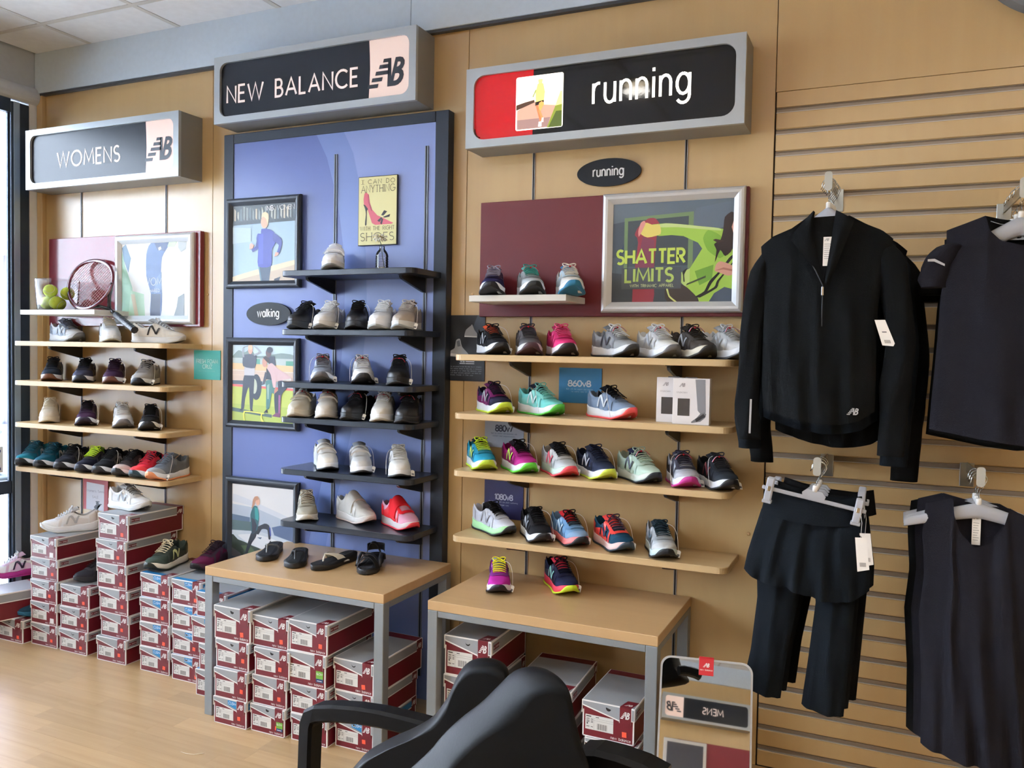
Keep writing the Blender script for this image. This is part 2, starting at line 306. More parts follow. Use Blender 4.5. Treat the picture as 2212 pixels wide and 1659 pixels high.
# ---------------------------------------------------------------- back wall
wb = struct('wall_back')
B().box(XL-.2, XR, .012, .12, 0, ZC+.1).build('backing', DARKGAP, wb)
def panel(x0, x1, z0, z1): return B().box(x0+.0012, x1-.0012, 0, .012, z0, z1, bev=.0008).build('wall_panel', LAM, wb)
s1 = at(459, 552, 0).x; s2 = at(1012, 200, 0).x; s3 = -.392; zseam = at(1675, 199, 0).z
panel(-4.16, s1, .0, 2.82); panel(s1, s2, .0, 2.82); panel(s2, s3, 0, ZC); panel(s3, XR, zseam, ZC)
B().box(-4.205, -4.163, -.022, .012, 0, 2.82, bev=.002).build('edge_post', LAM, wb)
for px, py, zt in ((177, 700, 2.35), (359, 700, 2.35), (1147, 700, 2.35), (1473, 700, 2.35)):
    x = at(px, py, 0).x
    b = B(); b.box(x-.0055, x-.003, -.003, .004, .05, zt); b.box(x+.003, x+.0055, -.003, .004, .05, zt); b.box(x-.003, x+.003, -.0005, .004, .05, zt, m=1)
    b.build('shelf_standard', [M((150, 150, 150), 'satin'), BLACKM], wb)
for px, py in ((449, 636), (1021, 636), (1617, 1153)):
    p = at(px, py, 0); b = B(); b.lathe([(.006, 0), (.006, .003), (.004, .004)], n=14); b.xf(Matrix.Translation(p) @ Matrix.Rotation(math.pi/2, 4, 'X')); b.build('screw_cap', M((196, 160, 110), 'plastic'), wb)
# slatwall
sw = struct('wall_back_slatwall')
slat_me = B().box(0, XR+.388, -.0, .012, 0, .0585, bev=.003).mesh('slat', LAM)
gi = B(); gi.box(0, XR+.388, .009, .011, -.019, .0, m=0); gi.box(0, XR+.388, .002, .0095, -.0185, -.0165, m=1); gi.box(0, XR+.388, .002, .009, -.003, -.0015, m=0)
gi_me = gi.mesh('groove_insert', [M((150, 136, 120), 'satin', rough=.4), M((190, 188, 182), 'satin', rough=.3)])
zg = at(1675, 239, 0).z + .009
B().box(-.388, XR, 0, .012, zg, zseam-.0015, bev=.001).build('slat', LAM, sw)
k = 0; z = zg
while z > .05:
    link('groove_insert', gi_me, sw, (-.388, 0, z)); z2 = z-.0762
    if z2 > 0: link('slat', slat_me, sw, (-.388, 0, z2))
    z = z2
# header strip and soffits
h = struct('trim_1')
B().box(XL+.001, s2+.006-.27, -.03, .012, 2.818, ZC, bev=.002).build('header_board', HEADP, h)
B().box(s2-.262, s2+1.05, -.03, .012, 2.818, ZC, bev=.002).build('header_board', HEADP, h)
B().box(XL+.001, s2+1.05, -.024, -.001, 2.806, 2.818).build('painted_shadow_line', M((70, 72, 76), 'satin'), h)  # dark strip stands in for the shadow line under the header
t2 = struct('trim_2'); b = B(); c = at(2330, -175, 0)
b.rings([[(c.x+r*math.cos(a), y, c.z+r*math.sin(a)) for a in [k*2*math.pi/72 for k in range(72)]] for r, y in ((.30, -.002), (.30, -.06), (.29, -.065))], cap=True, smooth=False)
b.build('round_fascia', M((112, 116, 118), 'paint'), t2)
# ---------------------------------------------------------------- ceiling
ce = struct('ceiling')
B().box(XL-.2, XR+.1, YB-.1, .12, ZC+.02, ZC+.14).build('slab', WPAINT, ce)
TILE = M((234, 238, 244), 'matte', rough=.95, var=.07)
tm = {}
tx, ty = .608, 1.216
x0 = XL+.36; xs = [XL]; xx = at(205, 98, 0).x
xs = []; v = xx
while v > XL: v -= tx
while v < XR: xs.append(v); v += tx
ys = [-.0, -.30]; v = -.30
while v > YB: v -= ty; ys.append(v)
lims = [(a, b_) for a in TROFF for b_ in [0]]
for i in range(len(xs)):
    a = max(xs[i], XL); e = min(xs[i]+tx, XR)
    if e-a < .03: continue
    for j in range(len(ys)-1):
        y1, y0 = ys[j], max(ys[j+1], YB)
        key = (round(e-a, 3), round(y1-y0, 3))
        if key not in tm: tm[key] = B().box(.012, key[0]-.012, -key[1]+.012, -.012, .0, .016, bev=.004).mesh('ceiling_tile', TILE)
        link('ceiling_tile', tm[key], ce, (a, y1, ZC-.002))
TB = M((214, 214, 212), 'satin', rough=.6)
bars = B()
for v in xs:
    if v > XL: B().box(v-.012, v+.012, YB, 0, ZC-.003, ZC+.02).build('ceiling_bar', TB, ce)
for v in ys[1:-1]: B().box(XL, XR, v-.012, v+.012, ZC-.0032, ZC+.0198).build('ceiling_bar', TB, ce)
for x, y in DOWN:
    t = thing('downlight', (x, y, ZC), 'round recessed downlight in the tiled ceiling behind the camera', 'ceiling light', 'recessed downlights in the ceiling')
    B().lathe([(.095, 0), (.095, -.012), (.075, -.014), (.07, -.004)], n=32, cap=False).build('trim_ring', WHITE, t); B().lathe([(.07, -.0045), (.02, -.005)], n=32).build('lens', emis((255, 236, 205), 14), t)
for x, y in TROFF:
    t = thing('troffer', (x, y, ZC), 'rectangular light panel in the tiled ceiling behind the camera', 'ceiling light', 'light panels in the ceiling')
    B().box(-.59, .59, -.29, .29, -.02, -.002, bev=.004).build('frame', WHITE, t); B().box(-.56, .56, -.26, .26, -.024, -.02).build('diffuser', emis((255, 246, 232), 2.2), t)
# ---------------------------------------------------------------- window wall on the left
ALUB = M((52, 66, 84), 'satin', rough=.35); ALUL = M((150, 172, 196), 'satin', rough=.3)
wl = struct('wall_left')
B().box(XL-.1, XL, YB, .012, 2.845, ZC+.02).build('upper_board', M((176, 184, 194), 'paint'), wl)
b = B(); b.rings([[(XL-.09+.09+.035*math.cos(a)-.0, y, 2.80+.045*math.sin(a)) for a in [math.radians(t) for t in range(-90, 91, 20)]] + [(XL-.1, y, 2.845), (XL-.1, y, 2.755)] for y in (YB, 0.0)], smooth=False)
b.build('rounded_soffit', M((196, 204, 214), 'paint'), wl)
B().box(XL-.08, XL-.0, -.062, .012, 0, 2.757, bev=.002).build('return_panel', WPAINT, wl)
B().box(XL-.11, XL+.002, YB, YB+.4, 0, 2.757).build('far_pier', WPAINT, wl)
wn = struct('window_1')
zt = 2.745
def jamb(y0, y1, name='jamb'):
    b = B(); b.box(XL-.028, XL+.006, y0, y1, 0, zt, bev=.003); b.box(XL+.006, XL+.010, y0+(y1-y0)*.12, y0+(y1-y0)*.45, .0, zt, m=1, bev=.001); b.box(XL-.024, XL-.012, y0-.008, y0, .12, zt-.05, m=0)
    return b.build(name, [ALUB, ALUL], wn)
jamb(-.165, -.064)
for y in (-1.35, -2.55, -3.75, -4.95, -6.15, -7.35): jamb(y-.05, y+.05, 'mullion')
B().box(XL-.03, XL+.006, YB+.4, -.165, zt-.06, zt+.012, bev=.003).build('head_rail', ALUB, wn)
B().box(XL-.03, XL+.006, YB+.4, -.165, 0, .11, bev=.003).build('bottom_rail', ALUB, wn)
zb = at(0, 1056, 0)
B().box(XL-.03, XL-.0, -1.30, -.165, ZF-.797, ZF-.728, bev=.004).build('middle_rail', ALUB, wn)
GLS = bpy.data.materials.new('window_glass'); GLS.use_nodes = True; nt = GLS.node_tree; nt.nodes.remove(nt.nodes['Principled BSDF'])
tr = nt.nodes.new('ShaderNodeBsdfTransparent'); tr.inputs[0].default_value = (.97, .98, .985, 1); gl = nt.nodes.new('ShaderNodeBsdfGlossy'); gl.inputs['Roughness'].default_value = .02
mxs = nt.nodes.new('ShaderNodeMixShader'); fr = nt.nodes.new('ShaderNodeFresnel'); fr.inputs[0].default_value = 1.2
nt.links.new(fr.outputs[0], mxs.inputs[0]); nt.links.new(tr.outputs[0], mxs.inputs[1]); nt.links.new(gl.outputs[0], mxs.inputs[2]); nt.links.new(mxs.outputs[0], nt.nodes['Material Output'].inputs[0])
yy = [-.165, -1.30, -1.40, -2.5, -2.6, -3.7, -3.8, -4.9, -5, -6.1, -6.2, -7.3, -7.4, YB+.4]
for i in range(0, len(yy), 2):
    for z0, z1 in ((.11, ZF-.797), (ZF-.728, zt-.06)) if i == 0 else ((.11, zt-.06),):
        B().box(XL-.020, XL-.015, yy[i+1], yy[i], z0, z1).build('pane', GLS, wn)
nb_ = at(0, 1000, 0)
t = thing('notice', (XL-.014, -.235, ZF-.70+.02), 'small white notice with blue stripes stuck on the window glass', 'notice')
b = B(); b.box(0, .001, -.16, .030, 0, .135); b.build('paper', M((232, 236, 240), 'paper'), t)
b = B(); b.box(.001, .0016, -.15, .018, .106, .119); b.box(.001, .0016, -.15, .018, .012, .026); b.box(.001, .0016, -.15, .005, .063, .066); b.build('printed_stripes', M((30, 60, 130), 'paper'), t)
# exterior
pv = struct('exterior_pavement')
B().box(-16, XL-.12, -12, 12, -.12, -.055).build('ground_slab', M((206, 206, 204), 'matte'), pv)
bm_ = B().box(-.0, .196, 0, .096, -.05, -.0, bev=.006).mesh('paving_brick', M((176, 180, 188), 'matte', var=.2))
n = 0
for r in range(60):
    for c_ in range(14):
        x = -8.6+.2*c_+(.1 if r % 2 else 0); y = -.35+.1*r*.72
        q = Vector((x, y, 0)); rel = q-CAMP
        dd = (rel.dot(R0)/rel.dot(R2)*FPX+1106)
        if -60 < dd < 60 and n < 290: link('paving_brick', bm_, pv, (x, y*1.39, -.015-random.random()*.004)); n += 1
sunblk = struct('exterior_sun_blockers'); B().box(-4.5, 5, 2.55, 16, 0, 6.5).build('block', M((180, 176, 170), 'matte'), sunblk); B().box(-4.3, 5, -16, -3.2, 3.2, 6.6).build('roof_sun_blocker', M((180, 176, 170), 'matte'), sunblk)  # unseen solids added to keep the sun off parts of facade and ground
xb = struct('exterior_building'); MAUVE = M((150, 142, 158), 'matte', var=.05); PALE = M((214, 218, 226), 'matte')
b = B(); b.box(-9.2, -9.0, -14, 14, 0, 5.2); b.build('facade', PALE, xb)
for y in (3.5, 0.2, 6.6): 
    B().box(-9.0, -8.8, y-.42, y+.42, 0.5, 5.2, bev=.02).build('pilaster', MAUVE, xb); B().box(-9.0, -8.72, y-.5, y+.5, 0, .5, bev=.04).build('pilaster_base', PALE, xb); B().box(-9, -8.74, y-.48, y+.48, .5, .58, bev=.02).build('pilaster_moulding', PALE, xb)
B().box(-9.0, -8.9, -.6, 14, 2.6, 5.2).build('upper_wall', MAUVE, xb); B().box(-9.0, -8.82, -.6, 14, 2.45, 2.62, bev=.02).build('string_course', MAUVE, xb)
# rest of the room
wr = struct('wall_right'); B().box(XR, XR+.1, YB-.1, .12, 0, ZC+.1).build('wall_surface', M((205, 180, 141), 'paint'), wr)
wf = struct('wall_front'); B().box(XL-.1, XR+.1, YB-.1, YB, 0, ZC+.1).build('wall_surface', LAM, wf)
B().box(XL-.1, XR, YB-.0, YB+.03, 2.8, ZC).build('header_board', HEADP, wf)
# ---------------------------------------------------------------- fittings on the wall
def rrect(x0, x1, z0, z1, r, n=6):
    P = []
    for cx, cz, a in ((x1-r, z1-r, 0), (x0+r, z1-r, 90), (x0+r, z0+r, 180), (x1-r, z0+r, 270)): P += arc(cx, cz, r, r, a, a+90, n)
    return P
def fit(b, txt, x0, x1, z, h, **k):
    g = k.get('gap', .22); return b.text(txt, x0, z, h, sx=(x1-x0)/(textw(txt, g)*h), **k)
def ringframe(b, x0, x1, z0, z1, ix0, ix1, iz0, iz1, r, y, yi, m=0, mi=0):
    n = 6; I = rrect(ix0, ix1, iz0, iz1, r, n); O = []
    cs = [(x1, z1), (x0, z1), (x0, z0), (x1, z0)]
    for c in range(4):
        for i in range(n+1):
            p = I[c*(n+1)+i]; X, Z = cs[c]
            if i == 0: O.append((X, p[1]) if c % 2 == 0 else (p[0], Z))
            elif i == n: O.append((p[0], Z) if c % 2 == 0 else (X, p[1]))
            else: O.append((X, Z))
    N = len(I); vs = [(p[0], y, p[1]) for p in O] + [(p[0], y, p[1]) for p in I] + [(p[0], yi, p[1]) for p in I]
    b.add(vs, [[i, (i+1) % N, N+(i+1) % N, N+i] for i in range(N)], m); b.add(vs, [[N+i, N+(i+1) % N, 2*N+(i+1) % N, 2*N+i] for i in range(N)], mi)
def lightbox(x0, x1, z0, z1, label, yf=-.15, yb=0., bx=.033, bz=.03, r=.038):
    t = thing('light_box_sign', ((x0+x1)/2, yb, z0), label, 'sign'); X = (x1-x0)/2; H = z1-z0
    b = B(); y = yf-yb; b.box(-X, X, y+.0165, -.001, 0, H)
    b.build('housing', M((142, 143, 140), 'satin', rough=.5), t)
    b = B(); ringframe(b, -X, X, 0, H, -X+bx, X-bx, bz, H-bz, r, y, y+.016); b.add([(-X, y, 0), (X, y, 0), (X, y+.0165, 0), (-X, y+.0165, 0)], [(0, 1, 2, 3)]); b.add([(-X, y, H), (X, y, H), (X, y+.0165, H), (-X, y+.0165, H)], [(0, 1, 2, 3)]); b.add([(X, y, 0), (X, y, H), (X, y+.0165, H), (X, y+.0165, 0)], [(0, 1, 2, 3)]); b.add([(-X, y, 0), (-X, y, H), (-X, y+.0165, H), (-X, y+.0165, 0)], [(0, 1, 2, 3)])
    b.build('face_frame', M((176, 184, 190), 'satin', rough=.36), t)
    return t, X, H, y
FACE = M((26, 32, 42), 'plastic', rough=.32, Specular_IOR_Level=.35); LITW = emis((238, 214, 205), .35, 'backlit_panel'); LETT = emis((238, 222, 216), .42, 'backlit_letters')
def brandsign(px0, px1, z0, z1, txt, tp, lp, mp_, label, zc, hh, mh, wgt=.12, yw=0., name=None):
    t, X, H, y = lightbox(px0, px1, z0, z1, label, yw-.15 if yw == 0 else yw-.15, yw)
    cx = (px0+px1)/2; xs = lp-cx; iy = y+.012
    b = B(); b.prism([(-X+.028, .025), (xs, .025), (xs+.004, H*.3), (xs+.006, H/2), (xs+.004, H*.7), (xs, H-.025), (-X+.028, H-.025)], iy, iy+.004); dpn = b.build('dark_panel', FACE, t)
    b = B(); b.prism([(xs, .025), (X-.028, .025), (X-.028, H-.025), (xs, H-.025), (xs+.004, H*.7), (xs+.006, H/2), (xs+.004, H*.3)], iy, iy+.004); lpn = b.build('lit_panel', LITW, t)
    b = B(); fit(b, txt, tp[0]-cx, tp[1]-cx, zc-z0, hh, w=wgt, y=iy-.001, gap=.26); b.build('lettering', LETT, dpn, fix=False)
    b = B(); W = mp_[1]-mp_[0]; nbmark(b, mp_[0]-cx, zc-z0-(mh-hh)/2, mh, iy-.001, sx=W/(1.52*mh)); b.build('logo', M((38, 44, 54), 'plastic'), lpn, fix=False)
    return t
Ys = -.148
X_ = lambda px, py, Y=Ys: at(px, py, Y).x
Z_ = lambda px, py, Y=Ys: at(px, py, Y).z
brandsign(X_(56, 350), -3.055, 2.28, 2.584, 'WOMENS', (X_(120.5, 335), X_(254.7, 335)), X_(311, 320), (X_(315, 320), X_(371, 320)), 'smallest grey light box sign lettered WOMENS above the tennis racket', (Z_(130, 360)), .074, .108, .13)
brandsign(X_(463, 200), -1.776, 2.497, 2.797, 'NEW BALANCE', (X_(488, 190), X_(770, 170)), X_(794, 150), (X_(799, 150), X_(874, 150)), 'grey light box sign lettered NEW BALANCE above the blue panel', Z_(640, 201), .073, .115, .14)
t, X, H, y = lightbox(X_(1008.5, 240), -.473, 2.28, 2.587, 'long grey light box sign reading running with a lit red end and runner photo', -.156, r=.045); cx = (X_(1008.5, 240)-.473)/2; iy = y+.012
GL_BLACK = M((5, 6, 7), 'plastic', rough=.05, var=0)
xr = X_(1151, 240, -.145)-cx
B().box(xr, X-.028, iy, iy+.004, .025, H-.025).build('black_panel', GL_BLACK, t)
b = B(); b.box(-X+.028, xr, iy, iy+.004, .025, H-.025)
RED = emis((206, 22, 30), .35, 'backlit_red'); RED.node_tree.nodes['Principled BSDF'].inputs['Roughness'].default_value = .08; b.build('red_panel', RED, t)
x0, x1 = X_(1113.5, 240)-cx, X_(1215.5, 230)-cx; z0, z1 = Z_(1113.5, 283)-2.28, Z_(1113.5, 168)-2.28
b = B(); P = lambda u, v: (x0+u*(x1-x0), z0+v*(z1-z0)); k = 0
def lay(col, pts):
    global k
    b.poly([P(*p) for p in pts], iy-.0012-k*1e-4, col=col); k += 1
b.poly(rrect(x0, x1, z0, z1, .008, 4), iy-.001, col=(255, 250, 236))
lay((176, 140, 120), [(.03, .02), (.97, .02), (.97, .44), (.75, .52), (.4, .52), (.03, .38)]); lay((140, 110, 104), [(.03, .02), (.68, .02), (.74, .2), (.03, .2)]); lay((255, 238, 200), [(.45, .46), (.97, .40), (.97, .56), (.40, .60)])
lay((120, 130, 50), [(.67, .01), (.98, .01), (.98, .62), (.93, .62), (.82, .35)]); lay((70, 84, 36), [(.7, .01), (.98, .01), (.98, .3), (.86, .3)]); lay((235, 240, 130), [(.84, .4), (.98, .42), (.98, .66), (.94, .66)])
lay((70, 48, 36), [(.01, .38), (.4, .50), (.4, .55), (.2, .52), (.01, .48)])
lay((214, 222, 110), [(.43, .5), (.6, .52), (.62, .68), (.58, .84), (.46, .84), (.42, .68)]); lay((226, 196, 120), [(.48, .84), (.56, .84), (.57, .92), (.47, .92)]); lay((140, 150, 90), [(.35, .60), (.38, .60), (.44, .72), (.42, .74)])
lay((30, 22, 18), [(.42, .43), (.6, .48), (.6, .53), (.42, .5)]); lay((240, 150, 80), [(.48, .32), (.53, .32), (.61, .46), (.56, .51), (.5, .48)]); lay((196, 110, 70), [(.43, .44), (.48, .44), (.55, .2), (.58, .12), (.53, .12), (.46, .34)]); lay((220, 130, 80), [(.48, .34), (.53, .34), (.59, .2), (.55, .2)])
lay((250, 244, 236), [(.49, .04), (.56, .04), (.56, .13), (.5, .13)]); lay((250, 240, 230), [(.55, .12), (.60, .12), (.6, .2), (.57, .2)])
b.build('backlit_photo', vcol(.1, es=1.7, name='backlit_print'), t, fix=False)
b = B(); fit(b, 'running', X_(1281, 210)-cx, X_(1489, 190)-cx, Z_(1281, 224)-2.28, .105, w=.1, y=iy-.001, gap=.3); b.build('lettering', emis((255, 252, 244), 2.0), t, fix=False)
b = B(); b.tube([(xx_, iy-.002, zz_) for xx_, zz_ in arc(-X+.062, .075, .026, .035, 180, 262, 6)], .0022, 5); 
b.build('trim_gasket', M((90, 20, 24), 'gloss'), t)
# oval signs
def oval(px0, px1, pyc, ph, Y, txt, tx0, tx1, label):
    a, b_ = at(px0, pyc, Y).x, at(px1, pyc, Y).x; zc = at((px0+px1)/2, pyc, Y).z; rz = abs(at(0.5*(px0+px1), pyc-ph, Y).z-zc)
    t = thing('oval_sign', ((a+b_)/2, Y, zc), label, 'sign'); rx = (b_-a)/2
    B().prism([(rx*math.cos(q), rz*math.sin(q)) for q in [i*2*math.pi/48 for i in range(48)]], -.002, .008).build('plate', M((26, 30, 36), 'plastic', rough=.5, Specular_IOR_Level=.3), t)
    bb = B(); xa, xb = at(tx0, pyc, Y).x-(a+b_)/2, at(tx1, pyc, Y).x-(a+b_)/2; fit(bb, txt, xa, xb, -rz*.26, rz*.68, w=.15, y=-.003, gap=.27); bb.build('lettering', M((235, 238, 240), 'plastic'), t, fix=False)
oval(1247, 1385, 372, 30, -.01, 'running', 1282, 1347, 'black oval sign reading running on the wall under the long light box')
oval(533, 628, 678, 25, -.06, 'walking', 557, 603, 'dark grey oval sign reading walking on the blue panel')
# blue display panel
YP = -.05
pX0, pX1, pZ1 = X_(484, 290, YP), X_(970, 235, YP), Z_(972, 236, YP)
t = thing('display_unit', ((pX0+pX1)/2, 0, 0), 'tall blue display panel with a dark frame standing against the wall', 'display panel'); cx = (pX0+pX1)/2
iX0, iX1 = X_(503, 600, YP), X_(936, 600, YP); iZ1 = Z_(940, 263, YP)
DKF = M((40, 46, 56), 'satin', rough=.5)
b = B(); b.box(pX0-cx, iX0-cx, YP, -.002, 0, pZ1, bev=.002); b.build('frame_side', DKF, t); b = B(); b.box(iX1-cx, pX1-cx, YP, -.002, 0, pZ1, bev=.002); b.build('frame_side', DKF, t)
B().box(iX0-cx, iX1-cx, YP, -.002, iZ1, pZ1, bev=.002).build('frame_top', DKF, t)
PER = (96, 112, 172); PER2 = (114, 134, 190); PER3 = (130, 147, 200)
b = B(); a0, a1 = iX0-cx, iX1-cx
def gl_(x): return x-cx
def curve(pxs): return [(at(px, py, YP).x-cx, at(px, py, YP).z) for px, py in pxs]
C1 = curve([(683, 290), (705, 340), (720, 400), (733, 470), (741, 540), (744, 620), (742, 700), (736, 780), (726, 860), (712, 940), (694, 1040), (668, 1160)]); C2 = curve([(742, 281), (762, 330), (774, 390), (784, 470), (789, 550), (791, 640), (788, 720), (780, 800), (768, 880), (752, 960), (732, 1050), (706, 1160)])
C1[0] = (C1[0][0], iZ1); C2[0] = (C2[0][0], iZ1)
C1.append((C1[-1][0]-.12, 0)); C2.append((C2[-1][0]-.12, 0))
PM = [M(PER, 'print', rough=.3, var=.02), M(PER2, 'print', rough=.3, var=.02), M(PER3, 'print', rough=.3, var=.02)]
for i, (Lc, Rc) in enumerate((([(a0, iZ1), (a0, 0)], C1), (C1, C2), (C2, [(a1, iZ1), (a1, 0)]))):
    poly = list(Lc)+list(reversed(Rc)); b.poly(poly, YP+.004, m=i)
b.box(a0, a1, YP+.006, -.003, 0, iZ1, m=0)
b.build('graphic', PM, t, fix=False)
for px, py in ((722, 640), (917, 640)):
    x = X_(px, py, YP)-cx; b = B(); zt_ = Z_(px+4 if px < 800 else px+3, 333 if px < 800 else 315, YP); b.box(x-.0075, x-.0035, YP-.001, YP+.006, .1, zt_); b.box(x+.0035, x+.0075, YP-.001, YP+.006, .1, zt_); b.box(x-.0035, x+.0035, YP+.001, YP+.006, .1, zt_, m=1)
    b.build('shelf_standard', [M((130, 138, 150), 'satin'), BLACKM], t)
# backing boards and big silver frames
def board(x0, x1, z0, z1, col, label, rough=.4):
    t = thing('backing_board', ((x0+x1)/2, 0, z0), label, 'board'); X = (x1-x0)/2
    B().box(-X, X, -.03, -.0035, 0, z1-z0, bev=.002).build('panel', M(col, 'plastic', rough=rough), t); return t
board(-1.532, -.468, ZF+.143, ZF+.605, (100, 20, 28), 'crimson backing board behind the white framed green jacket poster')
board(-4.1, -3.035, ZF+.095, ZF+.556, (128, 50, 62), 'dark red backing board behind the tennis racket and silver frame', .12)
def pframe(x0, x1, z0, z1, y, wd, dp, fm, label, cat='poster', name='framed_poster', lean=0):
    t = thing(name, ((x0+x1)/2, y, z0), label, cat, rot=(lean, 0, 0)); X = (x1-x0)/2; H = z1-z0
    for q in ([(-X, 0), (X, 0), (X-wd, wd), (-X+wd, wd)], [(-X, H), (X, H), (X-wd, H-wd), (-X+wd, H-wd)], [(-X, 0), (-X, H), (-X+wd, H-wd), (-X+wd, wd)], [(X, 0), (X, H), (X-wd, H-wd), (X-wd, wd)]):
        b = B(); g = .0006; c = (sum(p[0] for p in q)/4, sum(p[1] for p in q)/4)
        q = [(c[0]+(p[0]-c[0])*(1-.0012), c[1]+(p[1]-c[1])*(1-.0012)) for p in q]
        outer, inner = q[:2], q[2:]
        # snap-frame profile: low outer edge, raised rounded ridge, low inner lip
        def mixp(f): return [tuple(outer[0][i]+(inner[1][i]-outer[0][i])*f for i in (0, 1)), tuple(outer[1][i]+(inner[0][i]-outer[1][i])*f for i in (0, 1))]
        prof = [(0, 0), (0, -dp*.55), (.12, -dp*.85), (.32, -dp), (.55, -dp*.96), (.85, -dp*.6), (1, -dp*.42), (1, 0)]
        b.rings([[(mixp(f)[e][0], yy_, mixp(f)[e][1]) for f, yy_ in prof] for e in (0, 1)], smooth=False); b.build('frame_rail', fm, t)
    return t, X-wd, wd, H-wd
def smooth_poly(P):
    n = len(P)
    if n < 6 or n >= 14: return P
    return [tuple(min(1., max(0., cr_(P[i-1][k], P[i][k], P[(i+1) % n][k], P[(i+2) % n][k], f))) for k in (0, 1)) for i in range(n) for f in (0, .33, .66)]
def cr_(a, b_, c, d, f):
    m0, m1 = (c-a)*.33, (d-b_)*.33; f2, f3 = f*f, f**3
    return (2*f3-3*f2+1)*b_+(f3-2*f2+f)*m0+(-2*f3+3*f2)*c+(f3-f2)*m1
def pic(t, X, z0, z1, bgcol, layers, y=-.008, txts=(), mat=None):
    b = B(); k = 0; b.box(-X, X, y, y+.004, z0, z1); 
    b.c = [bgcol]*len(b.f)
    for col, pts in layers:
        k += 1; pts = smooth_poly(pts); b.poly([(-X+u*2*X, z0+v*(z1-z0)) for u, v in pts], y-.0002-k*6e-5, col=col)
    for tx_ in txts:
        k += 1; s, u0, u1, v, h, wgt, col = tx_[:7]; kw = tx_[7] if len(tx_) > 7 else {}
        fit(b, s, -X+u0*2*X, -X+u1*2*X, z0+v*(z1-z0), h*(z1-z0), w=wgt, y=y-.0003-k*6e-5, col=col, **kw)
    return b.build('print', mat or INKG, t, fix=False)
def E_(cu, cv, ru, rv, n=14, a0=0, a1=360): return [(cu+ru*math.cos(math.radians(a0+(a1-a0)*i/n)), cv+rv*math.sin(math.radians(a0+(a1-a0)*i/n))) for i in range(n)]
SILV = M((206, 208, 210), 'satin', rough=.35)
t, X, a, b2 = pframe(-1.006, -.478, ZF+.157, ZF+.605, -.031, .04, .024, SILV, 'silver framed poster of a runner in a lime green jacket, SHATTER LIMITS')
SK = (206, 150, 128)
